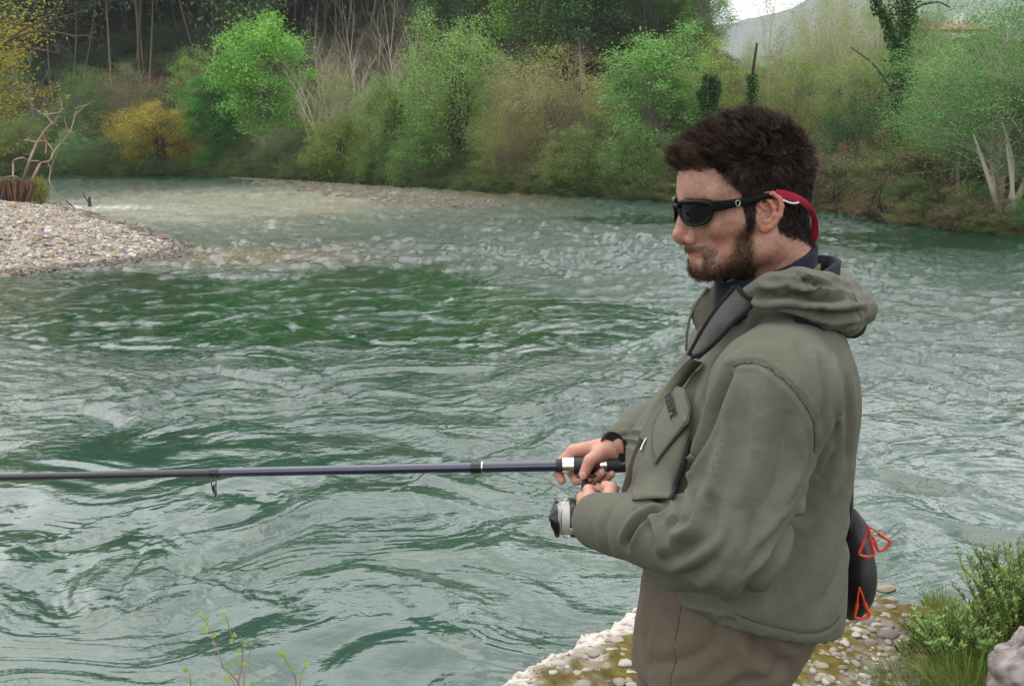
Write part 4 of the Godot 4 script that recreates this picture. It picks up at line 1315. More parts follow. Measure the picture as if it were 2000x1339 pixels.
func make_twigs() -> void:
	var z := -3.0
	var foot := spot(470, 1440, z)
	var m := mat(Color(0.11, 0.22, 0.02), 0.45, 0.4)
	m.backlight_enabled = true
	m.backlight = Color(0.7, 0.75, 0.3)
	var m2 := mat(Color(0.075, 0.175, 0.03), 0.45, 0.4)
	m2.backlight_enabled = true
	m2.backlight = Color(0.6, 0.7, 0.35)
	var wood := mat(Color(0.20, 0.13, 0.10), 0.8)
	var plan := [
		["young shrub with round fresh leaves in front of the water, the taller of the two", 470.0, [[[472, 1440], [468, 1345], [452, 1318], [436, 1304], [431, 1286], [421, 1262], [406, 1222], [392, 1203]], [[470, 1440], [465, 1340], [472, 1300], [473, 1262], [468, 1240]], [[476, 1440], [476, 1340], [477, 1300], [487, 1276], [495, 1254]], [[455, 1249], [447, 1226], [441, 1202]], [[460, 1345], [452, 1326], [444, 1320]], [[374, 1420], [371, 1330], [369, 1308]]],
			[[389, 1199, 0], [404, 1208, 1], [396, 1225, 0], [404, 1231, 0], [418, 1239, 0], [416, 1256, 1], [437, 1200, 0], [436, 1213, 1], [446, 1224, 0], [458, 1239, 1], [452, 1250, 0], [489, 1248, 0], [478, 1259, 1], [467, 1271, 0], [466, 1289, 1], [477, 1296, 0], [448, 1295, 1], [362, 1308, 1], [372, 1331, 0], [442, 1325, 0], [456, 1316, 1], [493, 1334, 1]]],
		["small twig with few round leaves right of the young shrub", 580.0, [[[580, 1440], [578, 1340], [575, 1320], [561, 1296], [550, 1276]], [[582, 1430], [585, 1339], [591, 1312], [597, 1298]]],
			[[549, 1272, 0], [554, 1279, 1], [551, 1289, 0], [569, 1303, 1], [597, 1297, 0], [588, 1315, 1]]]]
	for q in plan:
		var at := spot(q[1], 1440, z)
		var o := thing("shrub", q[0], "shrub", at)
		var k := 0
		for st in q[2]:
			var pts := []
			for e in st: pts.append(spot(e[0], e[1], z + 0.02 * sin(e[1] * 0.05 + k * 2.0)) - at)
			pts = curve(pts, 4)
			var r := []
			for e in pts.size(): r.append(lerpf(0.0026, 0.0009, float(e) / (pts.size() - 1)))
			var s := Shape.new()
			s.tube(pts, r, 6)
			part("stem", s.mesh(), wood, o)
			k += 1
		for lf in q[3]:
			var c := spot(lf[0], lf[1], z + 0.02 * sin(lf[1] * 0.05)) - at
			var s := Shape.new()
			var size := rng.randf_range(0.0115, 0.0165)
			var ax := Vector3(rng.randf_range(-1, 1), rng.randf_range(0.1, 1.0), rng.randf_range(-0.5, 0.5)).normalized()
			var nn := Vector3(rng.randf_range(-0.6, 0.6), rng.randf_range(0.0, 0.9), 1.0).normalized()
			nn = (nn - ax * nn.dot(ax)).normalized()
			var sd := ax.cross(nn)
			for a in 7:
				var t := a / 6.0
				var w := sin(PI * pow(t, 0.8)) * 0.46 * size
				for b in 3:
					var u := b - 1.0
					s.point(c + ax * (t - 0.5) * size * 1.25 + sd * u * w + nn * (absf(u) * w * 0.45 - t * t * size * 0.2), nn)
			s.grid(0, 7, 3)
			s.smooth()
			part("leaf", s.mesh(), m if lf[2] == 0 else m2, o)

# ---------------------------------------------------------------- smooth solids: a distance field and its surface nets
class Field:
	var kind := PackedInt32Array()      # 0 tapered capsule, 1 ellipsoid, 2 stack of rings
	var sign := PackedFloat32Array()    # 1 joins, -1 cuts
	var soft := PackedFloat32Array()
	var a := PackedVector3Array()
	var b := PackedVector3Array()
	var ra := PackedFloat32Array()
	var rb := PackedFloat32Array()
	var base: Array[Basis] = []
	var mirror := false                  # mirrored across x = 0
	var ring_y := PackedFloat32Array()
	var ring_c := PackedVector3Array()   # centre x, power, centre z
	var ring_r := PackedVector2Array()   # half size along x and z of the turned ring
	var ring_turn := 0.0
	var ring_lean := 0.0     # the rings fall by this much per metre of x
	var ring_from := 0.0
	# metres by which the finished surface is pushed out at p; set by whoever needs folds
	func capsule(p: Vector3, q: Vector3, r1: float, r2: float, k := 0.01, s := 1.0) -> void:
		kind.push_back(0); sign.push_back(s); soft.push_back(k); a.push_back(p); b.push_back(q); ra.push_back(r1); rb.push_back(r2); base.append(Basis())

	func chain(p: Array, r: Array, k := 0.01, s := 1.0) -> void:
		for j in p.size() - 1: capsule(p[j], p[j + 1], r[j], r[j + 1], k, s)

	func egg(p: Vector3, r: Vector3, k := 0.01, s := 1.0, turn := Basis()) -> void:
		kind.push_back(1); sign.push_back(s); soft.push_back(k); a.push_back(p); b.push_back(r); ra.push_back(minf(r.x, minf(r.y, r.z))); rb.push_back(0.0); base.append(turn.inverse())

	func rings(turn: float, k := 0.01) -> void:
		ring_turn = turn
		kind.push_back(2); sign.push_back(1.0); soft.push_back(k); a.push_back(Vector3.ZERO); b.push_back(Vector3.ZERO); ra.push_back(0.0); rb.push_back(0.0); base.append(Basis(Vector3.UP, -turn))

	func ring(y: float, cx: float, cz: float, rx: float, rz: float, power := 2.3) -> void:
		ring_y.push_back(y); ring_c.push_back(Vector3(cx, power, cz)); ring_r.push_back(Vector2(rx, rz))

	var act := PackedInt32Array()        # the pieces that count near the place being meshed; empty: all of them
	var each := PackedFloat32Array()

	func d(p0: Vector3) -> float:
		var p := p0
		if mirror: p.x = absf(p.x)
		var out := 1e3
		if act.is_empty():
			for j in kind.size(): act.push_back(j)
		for j in act:
			var e: float
			var kd := kind[j]
			if kd == 0:
				var ab := b[j] - a[j]
				var ap := p - a[j]
				var t := clampf(ap.dot(ab) / (ab.length_squared() + 1e-12), 0.0, 1.0)
				e = (ap - ab * t).length() - lerpf(ra[j], rb[j], t)
			elif kd == 1:
				var q := base[j] * (p - a[j])
				var qr := q / b[j]
				var k0 := qr.length()
				var k1 := (qr / b[j]).length()
				e = k0 * (k0 - 1.0) / k1 if k1 > 1e-9 else -ra[j]
			else:
				e = ringed(p, base[j])
			var k := soft[j]
			if sign[j] > 0.0:
				var h := maxf(k - absf(out - e), 0.0) / k
				out = minf(out, e) - h * h * k * 0.25
			else:
				var h := maxf(k - absf(out + e), 0.0) / k
				out = maxf(out, -e) + h * h * k * 0.25
		return out

	func near(c: Vector3, r: float) -> float:   # sets act to what matters within r of c, and returns the distance there
		act.clear()
		var all := d(c)
		var keep := PackedInt32Array()
		for j in kind.size():
			act = PackedInt32Array([j])
			var was := sign[j]
			sign[j] = 1.0
			var k := soft[j]
			soft[j] = 1e-6
			var e := d(c)
			sign[j] = was
			soft[j] = k
			if (was > 0.0 and e < all + 2.3 * r + k) or (was < 0.0 and e < absf(all) + 2.3 * r + k): keep.push_back(j)
		act = keep
		return all

	func ringed(at: Vector3, turn: Basis) -> float:
		var p := Vector3(at.x, at.y + ring_lean * (at.x - ring_from), at.z)
		var n := ring_y.size()
		var y := clampf(p.y, ring_y[0], ring_y[n - 1])
		var j := 0
		while j < n - 2 and y > ring_y[j + 1]: j += 1
		var t := (y - ring_y[j]) / (ring_y[j + 1] - ring_y[j])
		var i0 := maxi(j - 1, 0)
		var i3 := mini(j + 2, n - 1)
		var c := ring_c[j].cubic_interpolate(ring_c[j + 1], ring_c[i0], ring_c[i3], t)
		var r := ring_r[j].cubic_interpolate(ring_r[j + 1], ring_r[i0], ring_r[i3], t)
		var q := turn * Vector3(p.x - c.x, 0.0, p.z - c.z)
		var w := c.y
		var u := pow(pow(absf(q.x) / r.x, w) + pow(absf(q.z) / r.y, w), 1.0 / w)
		var flat := Vector2(q.x, q.z).length()
		var e := (flat - flat / u) if u > 1e-4 else -minf(r.x, r.y)
		var over := absf(p.y - y)
		if over > 0.0:
			return Vector2(maxf(e, 0.0), over).length() if e > 0.0 else over
		return e

	func normal(p: Vector3, h := 0.002) -> Vector3:
		return Vector3(d(p + Vector3(h, 0, 0)) - d(p - Vector3(h, 0, 0)), d(p + Vector3(0, h, 0)) - d(p - Vector3(0, h, 0)), d(p + Vector3(0, 0, h)) - d(p - Vector3(0, 0, h))).normalized()

	# the first point of the surface on the way from a point in a direction
	func hit(from: Vector3, dir: Vector3, far := 4.0, off := 0.0) -> Vector3:
		var t := 0.0
		for j in 120:
			var e := d(from + dir * t) - off
			if e < 0.0006: break
			t += e * 0.8
			if t > far: break
		return from + dir * t

	# appends the surface between lo and hi to a Shape
	func net(s: Shape, lo: Vector3, hi: Vector3, cell: float) -> void:
		var nx := int(ceil((hi.x - lo.x) / cell)); var ny := int(ceil((hi.y - lo.y) / cell)); var nz := int(ceil((hi.z - lo.z) / cell))
		var sx := nx + 1; var sxy := (nx + 1) * (ny + 1)
		var val := PackedFloat32Array()
		val.resize(sxy * (nz + 1))
		val.fill(1e6)
		var at := PackedInt32Array()
		at.resize(sxy * (nz + 1))
		at.fill(-1)
		var bl := 6
		var reach := cell * bl * 0.5 * 1.7320508 * 1.35 + cell
		var live := []
		for bz in range(0, nz, bl):
			for by in range(0, ny, bl):
				for bx in range(0, nx, bl):
					act.clear()
					var mid := lo + Vector3(bx + bl * 0.5, by + bl * 0.5, bz + bl * 0.5) * cell
					if absf(d(mid)) < reach:
						near(mid, cell * bl * 0.87)
						live.append(Vector3i(bx, by, bz))
						for z in range(bz, mini(bz + bl, nz) + 1):
							for y in range(by, mini(by + bl, ny) + 1):
								var row := y * sx + z * sxy
								for x in range(bx, mini(bx + bl, nx) + 1):
									if val[row + x] > 9e5: val[row + x] = d(lo + Vector3(x, y, z) * cell)
		act.clear()
		for q: Vector3i in live:
			for z in range(q.z, mini(q.z + bl, nz)):
				for y in range(q.y, mini(q.y + bl, ny)):
					for x in range(q.x, mini(q.x + bl, nx)):
						var o := x + y * sx + z * sxy
						var v0 := val[o]; var v1 := val[o + 1]; var v2 := val[o + sx]; var v3 := val[o + sx + 1]
						var v4 := val[o + sxy]; var v5 := val[o + sxy + 1]; var v6 := val[o + sxy + sx]; var v7 := val[o + sxy + sx + 1]
						var neg := int(v0 < 0.0) + int(v1 < 0.0) + int(v2 < 0.0) + int(v3 < 0.0) + int(v4 < 0.0) + int(v5 < 0.0) + int(v6 < 0.0) + int(v7 < 0.0)
						if neg == 0 or neg == 8: continue
						var sum := Vector3.ZERO
						var cnt := 0
						if (v0 < 0.0) != (v1 < 0.0): sum += Vector3(v0 / (v0 - v1), 0, 0); cnt += 1
						if (v2 < 0.0) != (v3 < 0.0): sum += Vector3(v2 / (v2 - v3), 1, 0); cnt += 1
						if (v4 < 0.0) != (v5 < 0.0): sum += Vector3(v4 / (v4 - v5), 0, 1); cnt += 1
						if (v6 < 0.0) != (v7 < 0.0): sum += Vector3(v6 / (v6 - v7), 1, 1); cnt += 1
						if (v0 < 0.0) != (v2 < 0.0): sum += Vector3(0, v0 / (v0 - v2), 0); cnt += 1
						if (v1 < 0.0) != (v3 < 0.0): sum += Vector3(1, v1 / (v1 - v3), 0); cnt += 1
						if (v4 < 0.0) != (v6 < 0.0): sum += Vector3(0, v4 / (v4 - v6), 1); cnt += 1
						if (v5 < 0.0) != (v7 < 0.0): sum += Vector3(1, v5 / (v5 - v7), 1); cnt += 1
						if (v0 < 0.0) != (v4 < 0.0): sum += Vector3(0, 0, v0 / (v0 - v4)); cnt += 1
						if (v1 < 0.0) != (v5 < 0.0): sum += Vector3(1, 0, v1 / (v1 - v5)); cnt += 1
						if (v2 < 0.0) != (v6 < 0.0): sum += Vector3(0, 1, v2 / (v2 - v6)); cnt += 1
						if (v3 < 0.0) != (v7 < 0.0): sum += Vector3(1, 1, v3 / (v3 - v7)); cnt += 1
						var p := lo + (Vector3(x, y, z) + sum / cnt) * cell
						at[o] = s.point(p, Vector3(v1 - v0, v2 - v0, v4 - v0).normalized())
		for q: Vector3i in live:
			for z in range(maxi(q.z, 1), mini(q.z + bl, nz)):
				for y in range(maxi(q.y, 1), mini(q.y + bl, ny)):
					for x in range(maxi(q.x, 1), mini(q.x + bl, nx)):
						var o := x + y * sx + z * sxy
						if at[o] < 0: continue
						var inside := val[o] < 0.0
						if inside != (val[o + 1] < 0.0): face(s, at[o], at[o - sx], at[o - sx - sxy], at[o - sxy], not inside)
						if inside != (val[o + sx] < 0.0): face(s, at[o], at[o - sxy], at[o - sxy - 1], at[o - 1], not inside)
						if inside != (val[o + sxy] < 0.0): face(s, at[o], at[o - 1], at[o - 1 - sx], at[o - sx], not inside)

	func face(s: Shape, i0: int, i1: int, i2: int, i3: int, flip: bool) -> void:
		if i0 < 0 or i1 < 0 or i2 < 0 or i3 < 0: return
		if flip: s.quad(i0, i1, i2, i3)
		else: s.quad(i0, i3, i2, i1)

# relaxes a mesh a little: every point moves towards the mean of its neighbours
func relax(s: Shape, times := 1, by := 0.5, first := 0) -> void:
	for k in times:
		var sum := PackedVector3Array()
		sum.resize(s.v.size())
		var cnt := PackedFloat32Array()
		cnt.resize(s.v.size())
		for j in range(0, s.i.size(), 3):
			var a := s.i[j]; var b := s.i[j + 1]; var c := s.i[j + 2]
			var m := s.v[a] + s.v[b] + s.v[c]
			sum[a] += m; sum[b] += m; sum[c] += m
			cnt[a] += 3.0; cnt[b] += 3.0; cnt[c] += 3.0
		for j in range(first, s.v.size()):
			if cnt[j] > 0.0: s.v[j] = s.v[j].lerp(sum[j] / cnt[j], by)

# folds: each crease is a polyline with a width and a depth (negative depth makes a ridge); moves points along their normals
func creases(s: Shape, list: Array) -> void:
	s.smooth()
	for c in list:
		var p: Array = c[0]
		var w: float = c[1]
		var depth: float = c[2]
		var box := AABB(p[0], Vector3.ZERO)
		for q in p: box = box.expand(q)
		box = box.grow(w * 3.5)
		for k in s.v.size():
			var v := s.v[k]
			if not box.has_point(v): continue
			var best := 1e9
			var along := 0.0
			for j in p.size() - 1:
				var a: Vector3 = p[j]
				var ab: Vector3 = p[j + 1] - a
				var t := clampf((v - a).dot(ab) / ab.length_squared(), 0.0, 1.0)
				var e := (v - a - ab * t).length()
				if e < best:
					best = e
					along = (j + t) / (p.size() - 1)
			if best > w * 3.5: continue
			var x := best / w
			var fade := sqrt(clampf(minf(along, 1.0 - along) * 4.0 + 0.1, 0.0, 1.0))
			s.v[k] = v + s.n[k] * fade * depth * (-exp(1.3 * (0.3 - sqrt(x * x * 1.6 + 0.09))) + 0.45 * exp(-pow((x - 1.7) / 0.9, 2.0)))

# ---------------------------------------------------------------- the man
# his head: x to his left (towards the camera), y up, z forwards; the middle between his ears is the origin
var head: Transform3D
var jacket: Field
var man: Node3D
var head_field: Field
var head_shape: Shape
var arm_left := []
var arm_right := []
const TURN := 0.20    # the turn of his trunk towards the camera

func head_at() -> Transform3D:
	var yaw := deg_to_rad(15.0)
	var dip := deg_to_rad(6.0)
	var f := Vector3(-cos(yaw), 0, sin(yaw))
	var l := Vector3(sin(yaw), 0, cos(yaw))
	var u := f.cross(l)
	if u.y < 0.0: u = -u
	f = f.rotated(l, dip)
	u = u.rotated(l, dip)
	if f.y > 0.0:
		f = f.rotated(l, -2.0 * dip)
		u = u.rotated(l, -2.0 * dip)
	return Transform3D(Basis(l, u, f), spot(1469, 425, -1.65))

func build_head() -> Field:
	var h := Field.new()
	h.mirror = true
	h.egg(Vector3(0, 0.056, 0.004), Vector3(0.076, 0.093, 0.099), 0.01)
	h.egg(Vector3(0, 0.058, 0.050), Vector3(0.062, 0.056, 0.059), 0.03)
	h.egg(Vector3(0, -0.005, 0.040), Vector3(0.057, 0.072, 0.055), 0.022)
	h.egg(Vector3(0, -0.038, 0.062), Vector3(0.035, 0.032, 0.037), 0.012)
	h.egg(Vector3(0, -0.064, 0.086), Vector3(0.021, 0.016, 0.018), 0.016)
	h.capsule(Vector3(0.049, -0.034, 0.004), Vector3(0.019, -0.060, 0.078), 0.022, 0.017, 0.016)
	h.capsule(Vector3(0.056, 0.002, 0.0), Vector3(0.050, -0.036, 0.008), 0.019, 0.020, 0.02)
	h.capsule(Vector3(0.059, 0.007, 0.030), Vector3(0.037, 0.000, 0.077), 0.014, 0.0155, 0.016)
	h.capsule(Vector3(0, 0.046, 0.103), Vector3(0.045, 0.046, 0.082), 0.012, 0.012, 0.014)
	h.egg(Vector3(0.033, 0.021, 0.112), Vector3(0.020, 0.014, 0.018), 0.014, -1.0)
	h.capsule(Vector3(0, 0.034, 0.106), Vector3(0, -0.006, 0.1185), 0.0085, 0.0095, 0.012)
	h.capsule(Vector3(0, 0.010, 0.104), Vector3(0.011, -0.014, 0.100), 0.0085, 0.0095, 0.010)
	h.egg(Vector3(0, -0.0110, 0.1200), Vector3(0.0102, 0.0100, 0.0118), 0.006)
	h.egg(Vector3(0, -0.0180, 0.1170), Vector3(0.0095, 0.0085, 0.0110), 0.005)
	h.egg(Vector3(0.0132, -0.0185, 0.1095), Vector3(0.0062, 0.0078, 0.0095), 0.003)
	h.egg(Vector3(0.0075, -0.0275, 0.1115), Vector3(0.0036, 0.0045, 0.0062), 0.003, -1.0)
	h.capsule(Vector3(0.0190, -0.0100, 0.1020), Vector3(0.0190, -0.0265, 0.0985), 0.0024, 0.0024, 0.005, -1.0)
	h.capsule(Vector3(0, -0.033, 0.1035), Vector3(0.022, -0.040, 0.089), 0.0078, 0.005, 0.009)
	h.capsule(Vector3(0, -0.0390, 0.1060), Vector3(0.024, -0.0450, 0.0900), 0.0045, 0.0028, 0.004)
	h.capsule(Vector3(0, -0.0490, 0.1020), Vector3(0.021, -0.0495, 0.0885), 0.0060, 0.0034, 0.004)
	h.capsule(Vector3(0, -0.0438, 0.1125), Vector3(0.028, -0.0500, 0.0925), 0.0022, 0.0020, 0.002, -1.0)
	h.capsule(Vector3(0, -0.025, -0.028), Vector3(0, -0.150, -0.050), 0.056, 0.060, 0.03)
	return h

func build_ear() -> Array:   # the field in the ear's own axes: x forwards, y up, z outwards; and its place on the head
	var e := Field.new()
	e.egg(Vector3(-0.001, 0.002, -0.003), Vector3(0.0175, 0.0275, 0.0055), 0.004)
	var rim := [Vector3(0.003, 0.003, 0.002), Vector3(0.0125, 0.010, 0.003), Vector3(0.0135, 0.021, 0.003), Vector3(0.006, 0.0295, 0.004), Vector3(-0.005, 0.0305, 0.005), Vector3(-0.0145, 0.0235, 0.006), Vector3(-0.0190, 0.011, 0.0065), Vector3(-0.0180, -0.004, 0.006), Vector3(-0.0120, -0.017, 0.004), Vector3(-0.006, -0.024, 0.002)]
	e.egg(Vector3(0.003, -0.001, 0.005), Vector3(0.0110, 0.0135, 0.0100), 0.002, -1.0)
	e.egg(Vector3(-0.004, 0.018, 0.006), Vector3(0.0115, 0.0090, 0.0078), 0.002, -1.0)
	e.egg(Vector3(-0.0135, 0.004, 0.006), Vector3(0.0030, 0.0140, 0.0062), 0.002, -1.0)
	e.chain(rim, [0.0026, 0.0034, 0.0038, 0.0040, 0.0040, 0.0040, 0.0040, 0.0038, 0.0036, 0.004], 0.0018)
	e.chain([Vector3(-0.004, -0.013, 0.003), Vector3(-0.0095, -0.004, 0.004), Vector3(-0.0085, 0.008, 0.004), Vector3(-0.002, 0.017, 0.003), Vector3(0.006, 0.021, 0.001)], [0.0036, 0.0034, 0.0034, 0.0030, 0.0022], 0.004)
	e.egg(Vector3(0.0015, -0.0245, 0.0005), Vector3(0.0095, 0.0100, 0.0050), 0.007)
	e.egg(Vector3(0.0145, -0.003, 0.003), Vector3(0.0050, 0.0065, 0.0045), 0.005)
	e.egg(Vector3(0.001, -0.0150, 0.003), Vector3(0.0055, 0.0040, 0.0040), 0.004)
	e.egg(Vector3(0.012, 0.002, -0.010), Vector3(0.014, 0.026, 0.009), 0.008)
	var flare := deg_to_rad(-22.0)
	var at := Transform3D(Basis(Vector3(0, 0, 1), Vector3(0, 1, 0), Vector3(1, 0, 0)), Vector3(0.0735, 0.015, 0.012))
	# x of the ear points forwards (head z), z outwards (head x)
	at.basis = Basis(Vector3.UP, flare) * at.basis
	at.basis = Basis(Vector3.RIGHT, deg_to_rad(-10.0)) * at.basis
	at.basis = at.basis.scaled_local(Vector3(0.97, 0.90, 1.0))
	return [e, at]

# his skin: redder on nose, cheeks and ears, greyer where the beard grows, a few freckles
func skin_tone(p: Vector3) -> Color:
	var n := noise(61, 3)
	var c := Color(0.300, 0.160, 0.114)
	c = c * (1.0 + 0.40 * n.get_noise_3d(p.x * 40.0, p.y * 40.0, p.z * 40.0) + 0.22 * n.get_noise_3d(p.x * 160.0, p.y * 160.0, p.z * 160.0))
	c.g *= 1.0 - 0.16 * n.get_noise_3d(p.x * 70.0 + 9.0, p.y * 70.0, p.z * 70.0)
	var red := exp(-((p - Vector3(0, -0.014, 0.120)).length_squared()) / 0.0005)
	red = maxf(red, 0.7 * exp(-(Vector3(absf(p.x), p.y, p.z) - Vector3(0.048, -0.012, 0.075)).length_squared() / 0.0008))
	red = maxf(red, 0.25 * exp(-(p - Vector3(0, 0.08, 0.11)).length_squared() / 0.002))
	c = c.lerp(Color(0.335, 0.112, 0.078), red * 0.42)
	var ax := absf(p.x)
	var lips := exp(-pow((p.y + 0.0435) / 0.0055, 2.0)) * ss(0.026, 0.020, ax) * ss(0.085, 0.095, p.z)
	c = c.lerp(Color(0.36, 0.125, 0.105), lips * 0.5)
	var f := noise(62, 1).get_noise_3d(p.x * 260.0, p.y * 260.0, p.z * 260.0)
	if f > 0.55 and p.z > 0.02 and p.y > -0.03: c = c.lerp(Color(0.30, 0.13, 0.08), (f - 0.55) * 1.2)
	var hd := ss(-0.002, 0.010, hair_depth(p))
	c = c.lerp(Color(0.030, 0.019, 0.015), hd * 0.93)
	c = c.lerp(Color(0.11, 0.060, 0.044), beard_amount(p) * 0.55)
	return Color(c.r, c.g, c.b)

func make_man() -> void:
	head = head_at()
	arm_left = [spot(1505, 765, -1.47), spot(1425, 1062, -1.41), spot(1178, 1018, -1.62)]
	arm_right = [Vector3(0.40, 1.335, -1.865), Vector3(0.335, 1.185, -1.985), spot(1216, 868, -1.842)]
	man = thing("person", "man in an olive jacket and khaki waders standing on the rock, holding a fishing rod", "person", Vector3.ZERO)
	var skin := mat(Color.WHITE, 0.5, 0.42, true)
	skin.subsurf_scatter_enabled = true
	skin.subsurf_scatter_strength = 0.05
	skin.normal_enabled = true
	skin.normal_texture = pore_texture()
	skin.normal_scale = 0.75
	skin.uv1_triplanar = true
	skin.uv1_scale = Vector3.ONE * 14.0
	var s := Shape.new()
	# the trunk, legs and arms inside the clothes
	var b := Field.new()
	b.capsule(head * Vector3(0, -0.09, -0.04), Vector3(0.425, 1.38, -1.68), 0.050, 0.050, 0.03)
	b.chain([Vector3(0.43, 1.31, -1.68), Vector3(0.385, 1.16, -1.68), Vector3(0.365, 0.98, -1.68)], [0.065, 0.09, 0.10], 0.05)
	for w in 2:
		var sd := 1.0 if w == 0 else -1.0
		var off := Vector3(sin(TURN), 0, cos(TURN)) * sd
		b.chain([Vector3(0.355, 0.92, -1.68) + off * 0.08, Vector3(0.335, 0.50, -1.68) + off * 0.10, Vector3(0.40, 0.10, -1.68) + off * 0.11], [0.070, 0.055, 0.042], 0.03)
		b.capsule(Vector3(0.40, 0.06, -1.68) + off * 0.11, Vector3(0.22, 0.04, -1.62) + off * 0.13, 0.045, 0.035, 0.03)
	b.chain([Vector3(0.42, 1.31, -1.66), arm_left[0] + Vector3(0.015, -0.05, 0), arm_left[1], arm_left[2]], [0.045, 0.045, 0.040, 0.028], 0.02)
	b.chain([Vector3(0.43, 1.32, -1.70), arm_right[0] + Vector3(0.01, -0.02, 0), arm_right[1], arm_right[2]], [0.045, 0.045, 0.040, 0.028], 0.02)
	s.ink = Color(0.300, 0.160, 0.114)
	b.net(s, Vector3(0.05, -0.02, -2.1), Vector3(0.66, 1.56, -1.25), 0.02)
	# the head, with cells of 2.5 mm, in its own axes
	head_field = build_head()
	var hs := Shape.new()
	head_field.net(hs, Vector3(-0.1, -0.155, -0.115), Vector3(0.1, 0.165, 0.14), 0.0026)
	relax(hs, 1, 0.5)
	hs.smooth()
	head_shape = hs
	add_to(s, hs, head, true)
	var er := build_ear()
	for w in 2:
		var es := Shape.new()
		er[0].net(es, Vector3(-0.03, -0.04, -0.02), Vector3(0.03, 0.04, 0.016), 0.0013)
		relax(es, 1, 0.5)
		var at: Transform3D = er[1]
		for k in es.v.size():
			var p: Vector3 = at * es.v[k]
			if w == 1: p.x = -p.x
			es.v[k] = p
		if w == 1:
			for k in range(0, es.i.size(), 3):
				var q := es.i[k]; es.i[k] = es.i[k + 1]; es.i[k + 1] = q
		for k in es.v.size():
			var p: Vector3 = es.v[k]
			es.c[k] = Color(0.345, 0.138, 0.095)
		add_to(s, es, head, false)
	hands(s)
	s.smooth()
	part("body", s.mesh(), skin, man)
	make_eyes()
	make_clothes()
	make_hair()

func add_to(s: Shape, o: Shape, at: Transform3D, toned: bool) -> void:
	var first := s.v.size()
	for k in o.v.size():
		s.ink = skin_tone(o.v[k]) if toned else o.c[k]
		s.point(at * o.v[k], at.basis * o.n[k])
	for k in o.i: s.i.push_back(first + k)

func pore_texture() -> ImageTexture:
	var n := FastNoiseLite.new()
	n.seed = 63
	n.noise_type = FastNoiseLite.TYPE_CELLULAR
	n.frequency = 0.11
	n.fractal_type = FastNoiseLite.FRACTAL_FBM
	n.fractal_octaves = 2
	var im := n.get_seamless_image(256, 256, false, false, 0.2)
	im.convert(Image.FORMAT_RGBA8)
	im.bump_map_to_normal_map(2.0)
	return ImageTexture.create_from_image(im)

func make_eyes() -> void:
	var white := mat(Color(0.7, 0.66, 0.62), 0.15)
	var iris := mat(Color(0.05, 0.03, 0.02), 0.1)
	for sd in [1.0, -1.0]:
		var e := Shape.new()
		e.ball(head * Vector3(0.032 * sd, 0.021, 0.086), Vector3.ONE * 0.0122, 10, 14)
		var o := part("eye", e.mesh(), white, man)
		var q := Shape.new()
		q.ball(head * Vector3(0.032 * sd, 0.0205, 0.0965), Vector3.ONE * 0.0048, 6, 10)
		part("iris", q.mesh(), iris, o)

# ---------------------------------------------------------------- hands; millimetres, x along the picture to the right, y up, z towards the camera
func finger(h: Field, joints: Array, r: Array) -> void:
	h.chain(joints, r, 0.003)

func mm(list: Array) -> Array:
	var out := []
	for p in list: out.append(Vector3(p[0], p[1], p[2]) * 0.001)
	return out

